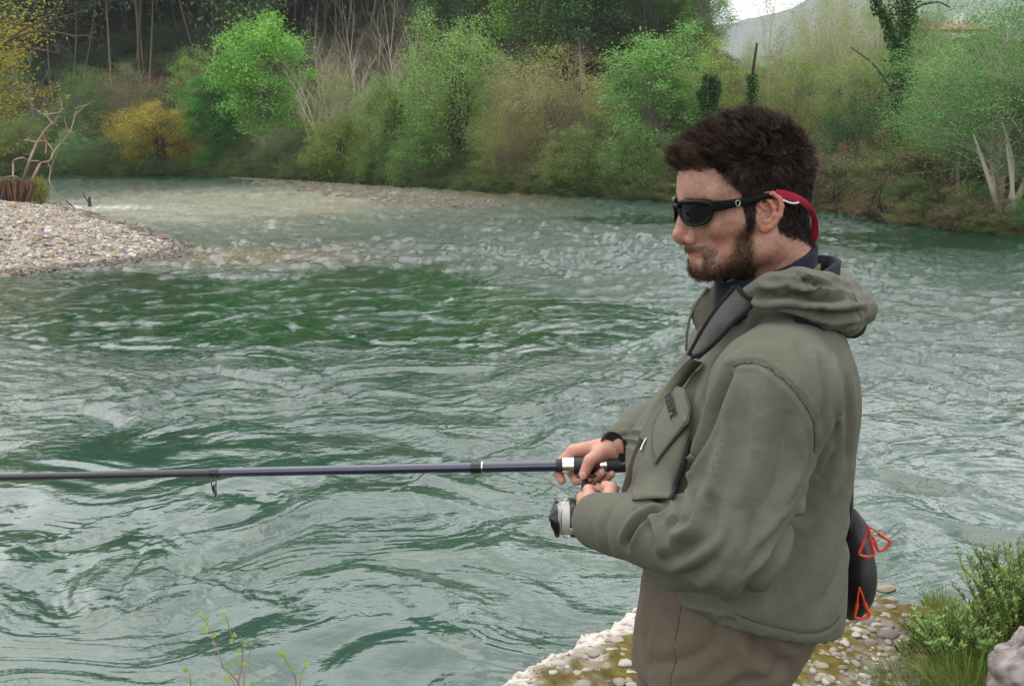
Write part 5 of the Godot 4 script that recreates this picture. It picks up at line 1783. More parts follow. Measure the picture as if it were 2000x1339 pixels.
func hands(s: Shape) -> void:
	# the right hand closes round the rod's grip from the far side, thumb over the top
	var h := Field.new()
	var wrist := Vector3(58, 27, -14) * 0.001
	var knuckles := mm([[-27, 19, -24], [-10, 9, -33], [9, 0, -34], [25, -7, -29]])
	for k in 4: h.capsule(wrist + Vector3(0, (1.5 - k) * 0.007, 0), knuckles[k], 0.0155, 0.0115, 0.012)
	var arm: Vector3 = (arm_right[1] - (rod_point(1150.0) + wrist)).normalized()
	h.capsule(wrist, wrist + arm * 0.06, 0.0225, 0.026, 0.015)
	finger(h, [knuckles[0]] + mm([[-47, -1, -24], [-53, -19, -13], [-48, -29, 0]]), [0.0110, 0.0092, 0.0084, 0.0074])
	finger(h, [knuckles[1]] + mm([[-30, -19, -26], [-22, -28, 0], [-1, -20, 15]]), [0.0110, 0.0098, 0.0092, 0.0080])
	finger(h, [knuckles[2]] + mm([[-2, -27, -24], [5, -31, 2], [22, -8, 17]]), [0.0105, 0.0094, 0.0090, 0.0078])
	finger(h, [knuckles[3]] + mm([[17, -29, -19], [26, -29, 2], [40, -12, 15]]), [0.0098, 0.0084, 0.0078, 0.0068])
	h.capsule(wrist + Vector3(-0.006, 0.002, 0.004), Vector3(0.020, 0.024, 0.006), 0.017, 0.0145, 0.012)
	finger(h, mm([[20, 24, 6], [1, 14, 18], [-10, -11, 20]]), [0.0140, 0.0112, 0.0094])
	var at := Transform3D(Basis(), rod_point(1150.0))
	hand_mesh(s, h, at, Vector3(-0.07, -0.05, -0.055), Vector3(0.14, 0.075, 0.04))
	for q in [[Vector3(-0.0118, -0.0105, 0.0292), Vector3(-0.25, -0.2, 1), Vector3(0.35, 1, 0.1), 0.0062], [Vector3(0.0228, -0.0055, 0.0243), Vector3(0.25, 0.1, 1), Vector3(-0.5, 1, 0.2), 0.0046], [Vector3(0.0418, -0.0098, 0.0212), Vector3(0.45, 0.2, 1), Vector3(-0.4, 1, 0.1), 0.0040]]:
		nail(s, at, q[0], q[1], q[2], q[3])
	# the left hand holds the knob of the reel's handle
	var g := Field.new()
	var held := spot(1168, 992, -1.735)
	var w2: Vector3 = (arm_left[2] - held) * 0.66 + Vector3(0, -0.006, 0)
	var kn := mm([[-15, 22, 8], [-24, 8, 2], [-26, -9, 4], [-21, -24, 12]])
	for k in 4: g.capsule(w2 + Vector3(0, (1.5 - k) * 0.006, 0), kn[k], 0.0165, 0.0125, 0.012)
	g.capsule(w2, arm_left[2] - held, 0.024, 0.026, 0.015)
	finger(g, [kn[0]] + mm([[-14, 22, -30], [8, 16, -36], [18, 10, -22]]), [0.0115, 0.0098, 0.0088, 0.0078])
	finger(g, [kn[1]] + mm([[-24, 5, -40], [0, 1, -42], [12, -1, -26]]), [0.0118, 0.0100, 0.0090, 0.0080])
	finger(g, [kn[2]] + mm([[-26, -14, -36], [-4, -16, -40], [10, -15, -24]]), [0.0112, 0.0096, 0.0088, 0.0078])
	finger(g, [kn[3]] + mm([[-22, -31, -20], [-4, -32, -26], [8, -29, -14]]), [0.0100, 0.0086, 0.0078, 0.0070])
	g.capsule(w2, Vector3(0.014, 0.022, 0.034), 0.018, 0.0160, 0.012)
	finger(g, mm([[14, 22, 34], [22, 36, 8], [14, 34, -16]]), [0.0150, 0.0118, 0.0095])
	hand_mesh(s, g, Transform3D(Basis(), held), Vector3(-0.055, -0.06, -0.07), Vector3(0.07, 0.065, 0.12))

func hand_mesh(s: Shape, h: Field, at: Transform3D, lo: Vector3, hi: Vector3) -> void:
	var o := Shape.new()
	h.net(o, lo, hi, 0.0026)
	relax(o, 1, 0.4)
	var n := noise(64, 2)
	for k in o.v.size():
		var p := o.v[k]
		var t := clampf(0.5 + n.get_noise_3d(p.x * 45.0, p.y * 45.0, p.z * 45.0) * 0.8, 0.0, 1.0)
		o.c[k] = Color(0.43, 0.24, 0.18).lerp(Color(0.42, 0.175, 0.13), t * 0.7 + 0.3 * ss(0.0, -0.03, p.y))
	add_to(s, o, at, false)

func nail(s: Shape, at: Transform3D, p: Vector3, out: Vector3, up: Vector3, r: float) -> void:
	var z := out.normalized()
	var x := up.cross(z).normalized()
	var y := z.cross(x)
	var o := Shape.new()
	o.ink = Color(0.56, 0.33, 0.26)
	o.ball(Vector3.ZERO, Vector3(r, r * 1.25, r * 0.30), 8, 14)
	add_to(s, o, at * Transform3D(Basis(x, y, z), p), false)

# the axis of the rod where the photograph's column px crosses it
func rod_point(px: float) -> Vector3:
	return spot(px, 931.0 - px * 0.0202, -1.90 + px / 1150.0 * 0.06)

# ---------------------------------------------------------------- clothes
func on(px: float, py: float, off := 0.0) -> Vector3:   # the point of the jacket that the man shows there
	var eye := Vector3(0, EYE, 0)
	return jacket.hit(eye, (spot(px, py, -1.5) - eye).normalized(), 3.0, off)

func line_on(list: Array, off := 0.0, each := 5) -> Array:
	var px := []
	for q in list: px.append(Vector2(q[0], q[1]))
	var out := []
	for q in curve(px, each): out.append(on(q.x, q.y, off))
	return out

func snapped_to(s: Shape, list: Array, off: float) -> Array:   # the nearest points of a finished surface
	var out := []
	for p: Vector3 in list:
		var best := 1e9
		var at := -1
		for k in s.v.size():
			var d := s.v[k].distance_squared_to(p)
			if d < best:
				best = d
				at = k
		out.append(p + s.n[at] * ((s.v[at] - p).dot(s.n[at]) + off))
	return out

func build_jacket() -> Field:
	var j := Field.new()
	var t := TURN
	j.rings(t, 0.02)
	j.ring_lean = 0.25
	j.ring_from = 0.46
	j.ring(0.953, 0.370, -1.680, 0.158, 0.200, 2.3)
	j.ring(0.985, 0.370, -1.680, 0.160, 0.203, 2.3)
	j.ring(1.040, 0.366, -1.680, 0.166, 0.200, 2.3)
	j.ring(1.140, 0.363, -1.680, 0.168, 0.192, 2.3)
	j.ring(1.230, 0.389, -1.680, 0.139, 0.190, 2.3)
	j.ring(1.320, 0.419, -1.680, 0.102, 0.190, 2.3)
	j.ring(1.380, 0.428, -1.678, 0.084, 0.175, 2.2)
	j.ring(1.430, 0.418, -1.675, 0.080, 0.130, 2.1)
	j.ring(1.452, 0.420, -1.670, 0.070, 0.084, 2.0)
	var a := arm_left
	j.capsule(Vector3(0.425, 1.405, -1.60), a[0] + Vector3(0.01, 0.0, 0.005), 0.058, 0.083, 0.05)
	j.capsule(a[0], a[1] + Vector3(0.005, 0.01, 0), 0.084, 0.074, 0.03)
	j.capsule(a[1], a[2].lerp(a[1], 0.45), 0.070, 0.056, 0.022)
	j.capsule(a[2].lerp(a[1], 0.45), a[2] + Vector3(-0.004, 0, 0), 0.056, 0.046, 0.012)
	var b := arm_right
	j.capsule(Vector3(0.43, 1.395, -1.75), b[0], 0.058, 0.075, 0.05)
	j.capsule(b[0], b[1], 0.076, 0.065, 0.03)
	j.chain([b[1], b[2].lerp(b[1], 0.35), b[2]], [0.065, 0.050, 0.040], 0.015)
	# the opening of each sleeve
	j.capsule(a[2] + (a[2] - a[1]).normalized() * 0.045, a[2] + (a[2] - a[1]).normalized() * 0.02, 0.040, 0.034, 0.004, -1.0)
	j.capsule(b[2] + (b[2] - b[1]).normalized() * 0.04, b[2] + (b[2] - b[1]).normalized() * 0.02, 0.034, 0.028, 0.004, -1.0)
	return j

func cloth_texture(s: int, strength: float, freq := 0.09) -> ImageTexture:
	var n := FastNoiseLite.new()
	n.seed = s
	n.noise_type = FastNoiseLite.TYPE_SIMPLEX
	n.frequency = freq
	n.fractal_octaves = 3
	var im := n.get_seamless_image(512, 512, false, false, 0.15)
	n.frequency = 0.007
	n.fractal_type = FastNoiseLite.FRACTAL_RIDGED
	n.fractal_octaves = 3
	n.domain_warp_enabled = true
	n.domain_warp_amplitude = 40.0
	n.domain_warp_frequency = 0.006
	var folds := n.get_seamless_image(512, 512, false, false, 0.15)
	var out := Image.create(512, 512, false, Image.FORMAT_RGBA8)
	for y in 512:
		for x in 512:
			var v := im.get_pixel(x, y).r * 0.10 + folds.get_pixel(x, y).r * 0.85
			out.set_pixel(x, y, Color(v, v, v))
	out.bump_map_to_normal_map(strength * 3.0)
	return ImageTexture.create_from_image(out)

func mottle_texture(s: int, lo: Color, hi: Color, freq: float) -> ImageTexture:   # linear colours
	var n := FastNoiseLite.new()
	n.seed = s
	n.frequency = freq
	n.fractal_octaves = 5
	n.fractal_gain = 0.62
	var im := n.get_seamless_image(512, 512, false, false, 0.15)
	var out := Image.create(512, 512, false, Image.FORMAT_RGB8)
	for y in 512:
		for x in 512:
			out.set_pixel(x, y, lo.lerp(hi, im.get_pixel(x, y).r).linear_to_srgb())
	return ImageTexture.create_from_image(out)

var olive: StandardMaterial3D
var black_cloth: StandardMaterial3D

func cloth(lo: Color, hi: Color, rough := 0.85, grain := 1.6, s := 71) -> StandardMaterial3D:
	var m := mat(Color.WHITE, rough, 0.35)
	m.albedo_texture = mottle_texture(s, lo, hi, 0.02)
	m.normal_enabled = true
	m.normal_texture = cloth_texture(s + 1, grain)
	m.normal_scale = 0.55
	m.uv1_triplanar = true
	m.uv1_world_triplanar = true
	m.uv1_scale = Vector3.ONE * 3.0
	m.rim_enabled = true
	m.rim = 0.06
	m.rim_tint = 1.0
	return m

func make_clothes() -> void:
	jacket = build_jacket()
	olive = cloth(Color(0.078, 0.078, 0.058), Color(0.100, 0.100, 0.076))
	black_cloth = cloth(Color(0.007, 0.007, 0.008), Color(0.013, 0.013, 0.0145), 0.9, 1.6, 75)
	var s := Shape.new()
	var fine := Field.new()
	jacket.net(s, Vector3(0.05, 0.86, -2.02), Vector3(0.64, 1.50, -1.28), 0.0045)
	relax(s, 3, 0.5)
	# folds
	var list := []
	for c in [
		[[[1422, 722], [1402, 785], [1378, 848], [1350, 915], [1326, 962]], 0.012, 0.012],
		[[[1362, 800], [1352, 850], [1330, 905]], 0.012, 0.003],
		[[[1592, 905], [1560, 985], [1500, 1062], [1452, 1122]], 0.010, 0.0045],
		[[[1300, 985], [1252, 1012], [1226, 1048], [1222, 1070]], 0.008, 0.009],
		[[[1272, 1002], [1284, 1046], [1290, 1088]], 0.010, -0.006],
		[[[1372, 955], [1366, 1000], [1350, 1036], [1312, 1046]], 0.012, -0.008],
		[[[1390, 985], [1385, 1040], [1340, 1075], [1296, 1098]], 0.013, 0.007],
		[[[1330, 965], [1322, 1005], [1300, 1030]], 0.010, 0.006],
		[[[1420, 1000], [1418, 1060], [1372, 1108], [1330, 1128]], 0.016, 0.006],
		[[[1470, 1000], [1462, 1070], [1420, 1120]], 0.018, 0.006],
		[[[1200, 985], [1182, 1030], [1190, 1080]], 0.012, 0.003],
		[[[1430, 760], [1418, 840], [1400, 920], [1385, 975]], 0.016, -0.006],
		[[[1470, 745], [1470, 850], [1450, 960]], 0.022, -0.004],
		[[[1535, 800], [1530, 900], [1490, 1000]], 0.022, 0.004],
		[[[1560, 830], [1562, 910], [1530, 985]], 0.014, -0.004],
		[[[1640, 880], [1590, 960], [1530, 1050], [1480, 1130], [1440, 1190]], 0.018, 0.007],
		[[[1655, 950], [1610, 1040], [1550, 1120], [1500, 1180]], 0.022, 0.006],
		[[[1625, 860], [1560, 1000], [1480, 1110]], 0.014, -0.005],
		[[[1660, 1040], [1640, 1120], [1600, 1190]], 0.018, 0.004],
		[[[1630, 690], [1636, 760], [1640, 850]], 0.010, -0.003],
		[[[1604, 700], [1612, 770], [1604, 840]], 0.012, 0.004],
		[[[1655, 740], [1658, 820], [1652, 900]], 0.012, 0.003],
		[[[1585, 690], [1600, 740], [1602, 800]], 0.012, -0.003],
		[[[1300, 1160], [1380, 1165], [1440, 1190]], 0.014, 0.005],
		[[[1282, 1140], [1330, 1175], [1400, 1192], [1436, 1204]], 0.010, -0.003],
		[[[1438, 1176], [1422, 1200], [1430, 1216]], 0.010, 0.007],
		[[[1420, 690], [1460, 660], [1520, 650]], 0.018, 0.003],
		[[[1370, 720], [1350, 760], [1345, 800]], 0.008, 0.004],
		[[[1400, 690], [1380, 740], [1365, 790]], 0.010, -0.004],
		[[[1262, 920], [1280, 960], [1300, 985]], 0.010, 0.004],
		[[[1215, 850], [1240, 848], [1262, 856]], 0.006, 0.004],
		[[[1212, 862], [1235, 866], [1250, 872]], 0.005, 0.003],
	]:
		list.append([line_on(c[0]), c[1] * 0.8, c[2] * 1.6])
	# stitched seams: the armhole and the hem
	var arm_seam := [[1428, 716], [1455, 707], [1486, 709], [1522, 734], [1556, 768], [1578, 800], [1592, 838], [1592, 884]]
	var hem_seam := [[1436, 1197], [1480, 1215], [1530, 1229], [1580, 1236], [1622, 1226], [1640, 1204]]
	list.append([line_on(arm_seam), 0.0045, 0.0035])
	list.append([line_on(hem_seam), 0.004, 0.003])
	creases(s, list)
	s.smooth()
	var n := noise(73, 3)
	var n2 := noise(74, 3)
	for k in s.v.size():
		var p := s.v[k]
		s.v[k] = p + s.n[k] * (n.get_noise_3d(p.x * 9.0, p.y * 4.0, p.z * 9.0) * 0.0035 + n2.get_noise_3d(p.x * 22.0 + p.y * 9.0, p.y * 9.0, p.z * 22.0) * 0.0006)
	s.smooth()
	var jk := part("jacket", s.mesh(), olive, man)
	jk.set_meta("label", "olive green wading jacket with chest pockets")
	var stitch := mat(Color(0.040, 0.039, 0.029), 0.9)
	for q in [arm_seam, hem_seam]:
		var t := Shape.new()
		var ln := snapped_to(s, line_on(q), 0.0006)
		var rr := []
		for e in ln: rr.append(0.0009)
		t.tube(ln, rr, 5)
		part("seam", t.mesh(), stitch, jk)
	make_pocket(jk, stitch)
	make_hood()
	make_collar()
	make_cuffs()
	make_trousers()

# a panel on the jacket between two edges given in the photograph's pixels; bulge lifts its middle
func panel(left: Array, right: Array, cols: int, off: float, bulge: float, thick := 0.002, straight := false) -> Shape:
	var s := Shape.new()
	var l := []; var r := []
	for q in left: l.append(Vector2(q[0], q[1]))
	for q in right: r.append(Vector2(q[0], q[1]))
	if straight:
		var fl := []; var fr := []
		for k in l.size() - 1:
			for q in 4:
				fl.append(l[k].lerp(l[k + 1], q / 4.0))
				fr.append(r[k].lerp(r[k + 1], q / 4.0))
		l = fl + [l[-1]]; r = fr + [r[-1]]
	else:
		l = curve(l, 4); r = curve(r, 4)
	var rows: int = l.size()
	var top := []
	var low := []
	for k in rows:
		for c in cols:
			var u := float(c) / (cols - 1)
			var q: Vector2 = l[k].lerp(r[k], u)
			var edge := sin(PI * u) * sin(PI * clampf(float(k) / (rows - 1), 0.02, 0.98))
			top.append(on(q.x, q.y, off + bulge * sqrt(maxf(edge, 0.0))))
			low.append(on(q.x, q.y, maxf(off - thick, 0.0)))
	for p in top: s.point(p)
	for p in low: s.point(p)
	s.grid(0, rows, cols)
	var m := rows * cols
	for k in rows - 1:
		s.quad(k * cols, (k + 1) * cols, m + (k + 1) * cols, m + k * cols)
		s.quad(k * cols + cols - 1, m + k * cols + cols - 1, m + (k + 1) * cols + cols - 1, (k + 1) * cols + cols - 1)
	for c in cols - 1:
		s.quad(c, m + c, m + c + 1, c + 1)
		var e := (rows - 1) * cols + c
		s.quad(e, e + 1, m + e + 1, m + e)
	s.smooth()
	return s

func make_pocket(jk: Node, stitch: Material) -> void:
	var body := panel([[1300, 790], [1268, 850], [1246, 910], [1234, 975]], [[1352, 812], [1345, 860], [1330, 915], [1312, 972]], 9, 0.004, 0.010, 0.006)
	var pk := part("chest_pocket", body.mesh(), olive, jk)
	var gus := panel([[1343, 850], [1326, 890], [1311, 932], [1303, 972]], [[1350, 862], [1341, 900], [1328, 940], [1314, 974]], 4, 0.005, 0.001, 0.008)
	part("pocket_gusset", gus.mesh(), black_cloth, jk)
	var flap := panel([[1318, 752], [1299, 776], [1273, 820], [1268, 868], [1276, 904]], [[1338, 758], [1350, 794], [1346, 824], [1324, 850], [1280, 905]], 9, 0.017, 0.005, 0.003, true)
	var fl := part("pocket_flap", flap.mesh(), olive, jk)
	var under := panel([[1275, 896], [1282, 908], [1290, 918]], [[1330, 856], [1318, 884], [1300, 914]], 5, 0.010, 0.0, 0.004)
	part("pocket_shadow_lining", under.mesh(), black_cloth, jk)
	# the word on the flap runs downwards along it
	var ink := mat(Color(0.006, 0.006, 0.0055), 0.9)
	var a := Vector2(1306, 770)
	var b := Vector2(1322, 830)
	var along := (b - a).normalized()
	var across := Vector2(-along.y, along.x)
	var font := SystemFont.new()
	font.font_names = PackedStringArray(["Droid Sans"])
	font.font_weight = 700
	var pa := on(a.x, a.y, 0.0235)
	var pb := on(b.x, b.y, 0.0235)
	var pc := on(a.x - across.x * -14.0, a.y - across.y * -14.0, 0.0235)
	var tx := (pb - pa).normalized()
	var tz := tx.cross((pa - pc).normalized() * 1.0).normalized()
	if tz.z < 0.0: tz = -tz
	var ty := tz.cross(tx).normalized()
	var word := TextMesh.new()
	word.text = "KEEPE"
	word.font = font
	word.font_size = 32
	word.pixel_size = 0.0190 / 32.0
	word.depth = 0.0006
	word.horizontal_alignment = HORIZONTAL_ALIGNMENT_LEFT
	word.vertical_alignment = VERTICAL_ALIGNMENT_CENTER
	var wo := part("flap_lettering", word, ink, jk)
	wo.transform = Transform3D(Basis(tx * 1.12, ty * 1.05, tz), pa + tz * 0.0025)
	# stitched lines round the flap, the zip of the side pocket and its puller
	var t := Shape.new()
	for q in [[[1316, 760], [1300, 782], [1278, 823], [1273, 866], [1279, 896]], [[1336, 766], [1345, 794], [1341, 820], [1321, 846], [1283, 896]]]:
		var ln := line_on(q, 0.0212)
		var rr := []
		for e in ln: rr.append(0.0005)
		t.tube(ln, rr, 4)
	part("stitching", t.mesh(), stitch, fl)
	var zip := Shape.new()
	zip.tube([on(1263, 856, 0.006), on(1256, 868, 0.008), on(1252, 880, 0.009)], [0.0022, 0.0018, 0.0026], 6)
	part("zip_puller", zip.mesh(), metal(Color(0.35, 0.35, 0.36), 0.35), jk)
	# the front edge of the open jacket: an outer storm flap and its brown inside
	var edge_out := [[1347, 700], [1325, 722], [1296, 762], [1270, 806], [1250, 850], [1232, 898], [1219, 945], [1212, 990]]
	var edge_in := [[1372, 708], [1348, 735], [1318, 776], [1292, 822], [1268, 868], [1254, 915], [1244, 955], [1238, 992]]
	var f := Shape.new()
	var eo := []; var ei := []
	for k in edge_out.size():
		var z0 := lerpf(-1.665, -1.66, k / 7.0)
		eo.append(spot(edge_out[k][0], edge_out[k][1], z0))
		ei.append(on(edge_in[k][0], edge_in[k][1], 0.004))
	eo = curve(eo, 4); ei = curve(ei, 4)
	for k in eo.size():
		for c in 5:
			var u := c / 4.0
			f.point(eo[k].lerp(ei[k], u) + Vector3(0, 0, 0.008 * sin(PI * u)))
	f.grid(0, eo.size(), 5)
	var m0 := f.v.size()
	for k in eo.size():
		for c in 5:
			var u := c / 4.0
			f.point(eo[k].lerp(ei[k], u) + Vector3(0.002, 0, 0.008 * sin(PI * u) - 0.004))
	f.grid(m0, eo.size(), 5)
	f.smooth()
	part("storm_flap", f.mesh(), olive, jk)
	var brown := cloth(Color(0.040, 0.032, 0.024), Color(0.058, 0.048, 0.036), 0.9, 1.6, 78)
	var inside := Shape.new()
	var io := [[1249, 852], [1231, 900], [1217, 946], [1209, 985], [1216, 990]]
	var ii := [[1262, 866], [1248, 912], [1238, 952], [1232, 980], [1240, 990]]
	for k in io.size():
		inside.point(spot(io[k][0], io[k][1], -1.652))
		inside.point(spot((io[k][0] + ii[k][0]) * 0.5, (io[k][1] + ii[k][1]) * 0.5, -1.640))
		inside.point(spot(ii[k][0], ii[k][1], -1.648))
	inside.grid(0, io.size(), 3)
	inside.smooth()
	part("flap_facing", inside.mesh(), brown, jk)
	var sn := Shape.new()
	sn.ball(spot(1224, 968, -1.640), Vector3(0.0065, 0.0075, 0.004), 8, 14)
	part("snap_button", sn.mesh(), mat(Color(0.01, 0.01, 0.01), 0.35), jk)

func metal(c: Color, rough := 0.3) -> StandardMaterial3D:
	var m := mat(c, rough)
	m.metallic = 1.0
	return m

func make_hood() -> void:
	var h := Field.new()
	var w := func(list: Array) -> Array:
		var out := []
		for q in list: out.append(spot(q[0], q[1], q[2]))
		return out
	h.chain(w.call([[1462, 570, -1.545], [1505, 556, -1.520], [1560, 552, -1.515], [1612, 560, -1.555], [1650, 566, -1.63], [1640, 548, -1.75], [1580, 520, -1.85], [1480, 530, -1.86]]), [0.010, 0.018, 0.022, 0.021, 0.020, 0.020, 0.020, 0.014], 0.008)
	h.chain(w.call([[1474, 588, -1.520], [1520, 588, -1.505], [1580, 592, -1.510], [1640, 604, -1.560], [1680, 604, -1.640], [1670, 590, -1.75], [1610, 560, -1.84]]), [0.006, 0.013, 0.021, 0.027, 0.025, 0.025, 0.02], 0.007)
	h.chain(w.call([[1560, 612, -1.505], [1612, 624, -1.525], [1655, 632, -1.585], [1668, 634, -1.660], [1640, 620, -1.76]]), [0.006, 0.014, 0.018, 0.019, 0.016], 0.006)
	h.egg(spot(1570, 575, -1.66), Vector3(0.080, 0.026, 0.12), 0.015)
	# hollow where his neck and collar stand
	h.egg(spot(1520, 520, -1.675), Vector3(0.070, 0.055, 0.105), 0.015, -1.0)
	var s := Shape.new()
	h.net(s, Vector3(0.26, 1.34, -1.95), Vector3(0.64, 1.56, -1.44), 0.0042)
	relax(s, 1, 0.5)
	var keep := jacket
	jacket = h
	var list := []
	for c in [
		[[[1470, 582], [1540, 574], [1600, 582], [1660, 580]], 0.008, 0.009],
		[[[1500, 548], [1540, 556], [1590, 554], [1625, 566]], 0.006, 0.006],
		[[[1560, 536], [1590, 556], [1622, 572]], 0.004, 0.006],
		[[[1585, 606], [1640, 616], [1690, 610]], 0.007, 0.008],
		[[[1520, 600], [1580, 606], [1630, 622]], 0.006, 0.005],
		[[[1652, 570], [1668, 590], [1672, 610]], 0.004, 0.004],
		[[[1540, 566], [1580, 566], [1610, 570]], 0.009, -0.004],
		[[[1690, 600], [1680, 622], [1660, 640]], 0.006, 0.006],
		[[[1480, 566], [1520, 562], [1560, 564]], 0.005, 0.004],
	]:
		list.append([line_on(c[0]), c[1] * 0.9, c[2] * 1.7])
	creases(s, list)
	s.smooth()
	var n := noise(76, 3)
	for k in s.v.size():
		var p := s.v[k]
		s.v[k] = p + s.n[k] * n.get_noise_3d(p.x * 12.0, p.y * 40.0, p.z * 12.0) * 0.003
	s.smooth()
	var o := part("hood", s.mesh(), olive, man)
	o.set_meta("label", "olive hood lying folded on his shoulders")
	# the hem of the hood and its cord end
	var t := Shape.new()
	var stitch := mat(Color(0.05, 0.05, 0.04), 0.9)
	for q in [[[1556, 534], [1580, 548], [1604, 568]], [[1664, 572], [1672, 588], [1674, 606]]]:
		var ln := snapped_to(s, line_on(q), 0.0003)
		var rr := []
		for e in ln: rr.append(0.0008)
		t = Shape.new()
		t.tube(ln, rr, 5)
		part("seam", t.mesh(), stitch, o)
	var c := Shape.new()
	c.tube(curve([spot(1650, 652, -1.62), spot(1664, 655, -1.62), spot(1680, 648, -1.62), spot(1692, 634, -1.63)], 4), [0.003, 0.004, 0.005, 0.005, 0.005, 0.006, 0.006, 0.006, 0.005, 0.005, 0.004, 0.003, 0.002], 7)
	part("hood_binding", c.mesh(), black_cloth, o)
	jacket = keep

# a band round the neck: middle, sizes, tilt (rise towards the back), height, thickness
func band(mid: Vector3, rx: float, rz: float, rise: float, tall: float, thick: float, flare := 0.0, from := 0.0, to := TAU) -> Shape:
	var s := Shape.new()
	var count := 56
	var f := Vector3(-cos(TURN), 0, sin(TURN))
	var l := Vector3(sin(TURN), 0, cos(TURN))
	var n := noise(77, 2)
	for k in count + 1:
		var a := lerpf(from, to, float(k) / count)
		for q in [[0.0, 0.0], [0.0, 1.0], [0.35, 1.25], [0.7, 1.15], [1.0, 1.0], [1.0, 0.0], [0.6, -0.1], [0.3, -0.1]]:
			var out: float = q[1] * thick + flare * q[0] + n.get_noise_2d(a * 2.0, q[0]) * 0.003
			var d := f * cos(a) * (rx + out) + l * sin(a) * (rz + out)
			s.point(mid + d + Vector3.UP * (q[0] * tall - cos(a) * rise))
	s.grid(0, count + 1, 8, true)
	s.smooth()
	return s

func make_collar() -> void:
	var navy := cloth(Color(0.006, 0.008, 0.016), Color(0.012, 0.016, 0.030), 0.95, 3.0, 80)
	var mid := spot(1495, 545, -1.665)
	var c := band(mid + Vector3(0.0, -0.030, 0.0), 0.068, 0.066, 0.030, 0.058, 0.007, 0.002)
	var col := part("collar", c.mesh(), navy, man)
	var vest := Shape.new()
	vest.ball(mid + Vector3(-0.008, -0.036, 0.0), Vector3(0.070, 0.046, 0.066), 12, 24)
	part("undershirt", vest.mesh(), black_cloth, man)
	col.set_meta("label", "navy fleece collar standing round his neck")
	var green := cloth(Color(0.075, 0.085, 0.022), Color(0.12, 0.13, 0.045), 0.9, 2.0, 82)
	var g := band(mid + Vector3(0.002, -0.026, 0.0), 0.077, 0.075, 0.030, 0.030, 0.004, 0.0, PI * 0.18, PI * 0.80)
	part("collar_stripe", g.mesh(), green, col)
	var b := band(mid + Vector3(0.018, -0.040, 0.0), 0.080, 0.080, 0.022, 0.052, 0.010, 0.004, PI * 0.62, PI * 1.4)
	part("collar_back", b.mesh(), navy, col)
	# the storm collar of the jacket, folded open: its grey lining towards the camera, black binding along both edges
	var grey := cloth(Color(0.046, 0.043, 0.043), Color(0.064, 0.060, 0.059), 0.8, 1.0, 84)
	var s := Shape.new()
	var inner := [spot(1442, 560, -1.566), spot(1404, 602, -1.576), spot(1377, 642, -1.592), spot(1350, 690, -1.606)]
	var outer := [spot(1474, 590, -1.535), spot(1440, 626, -1.536), spot(1405, 662, -1.552), spot(1364, 700, -1.578)]
	inner = curve(inner, 5)
	outer = curve(outer, 5)
	for k in inner.size():
		for w in 9:
			var u := w / 8.0
			var p: Vector3 = inner[k].lerp(outer[k], u)
			s.point(p + Vector3(-0.3, 0.45, 0.85) * 0.010 * sin(PI * u) * (1.0 + 0.25 * sin(k * 0.9)))
	s.grid(0, inner.size(), 9)
	var back := s.v.size()
	for k in inner.size():
		for w in 9: s.point(inner[k].lerp(outer[k], w / 8.0) + Vector3(0.002, -0.004, -0.008))
	s.grid(back, inner.size(), 9)
	s.smooth()
	var lin_part := part("storm_collar", s.mesh(), grey, man)
	var t := Shape.new()
	var e1 := curve([spot(1440, 560, -1.548), spot(1452, 574, -1.540), spot(1470, 592, -1.530), spot(1440, 622, -1.528), spot(1405, 660, -1.545), spot(1374, 688, -1.570), spot(1352, 697, -1.585)], 4)
	var r1 := []
	for e in e1: r1.append(0.0038)
	t.tube(e1, r1, 8)
	var e2 := curve([spot(1436, 560, -1.575), spot(1402, 602, -1.585), spot(1376, 640, -1.598), spot(1356, 676, -1.610), spot(1346, 694, -1.612)], 4)
	var r2 := []
	for e in e2: r2.append(0.0045)
	t.tube(e2, r2, 8)
	part("collar_binding", t.mesh(), black_cloth, lin_part)
	# the far half of the storm collar stands up below the chin
	var far := Shape.new()
	var fo := [[1398, 552], [1384, 566], [1370, 584], [1356, 602], [1352, 622], [1362, 640]]
	var fi := [[1445, 556], [1436, 580], [1424, 600], [1408, 622], [1394, 640], [1382, 655]]
	for k in fo.size():
		far.point(spot(fo[k][0], fo[k][1], -1.70))
		far.point(spot(lerpf(fo[k][0], fi[k][0], 0.35), lerpf(fo[k][1], fi[k][1], 0.35), -1.685 + 0.01 * (k % 2)))
		far.point(spot(lerpf(fo[k][0], fi[k][0], 0.7), lerpf(fo[k][1], fi[k][1], 0.7), -1.67))
		far.point(spot(fi[k][0], fi[k][1], -1.66))
	far.grid(0, fo.size(), 4)
	far.smooth()
	part("collar_far_side", far.mesh(), cloth(Color(0.05, 0.05, 0.036), Color(0.08, 0.08, 0.06), 0.9, 1.6, 86), man)
	var far2 := Shape.new()
	var go := [[1358, 604], [1364, 590], [1378, 572]]
	var ln := curve([spot(1384, 562, -1.70), spot(1368, 584, -1.705), spot(1354, 604, -1.705), spot(1358, 628, -1.70), spot(1368, 648, -1.69)], 4)
	var rr := []
	for e in ln: rr.append(0.004)
	far2.tube(ln, rr, 6)
	part("collar_edge", far2.mesh(), olive, man)
	# the cord of the hood hangs in front
	var cord := Shape.new()
	for q in [[[1362, 592, -1.70], [1348, 620, -1.70], [1342, 650, -1.69], [1340, 684, -1.68]], [[1372, 636, -1.66], [1362, 654, -1.655], [1358, 676, -1.65], [1350, 690, -1.645]]]:
		var pts := []
		for e in q: pts.append(spot(e[0], e[1], e[2]))
		pts = curve(pts, 4)
		var r3 := []
		for e in pts: r3.append(0.0024)
		cord.tube(pts, r3, 6)
	part("drawcord", cord.mesh(), olive, man)

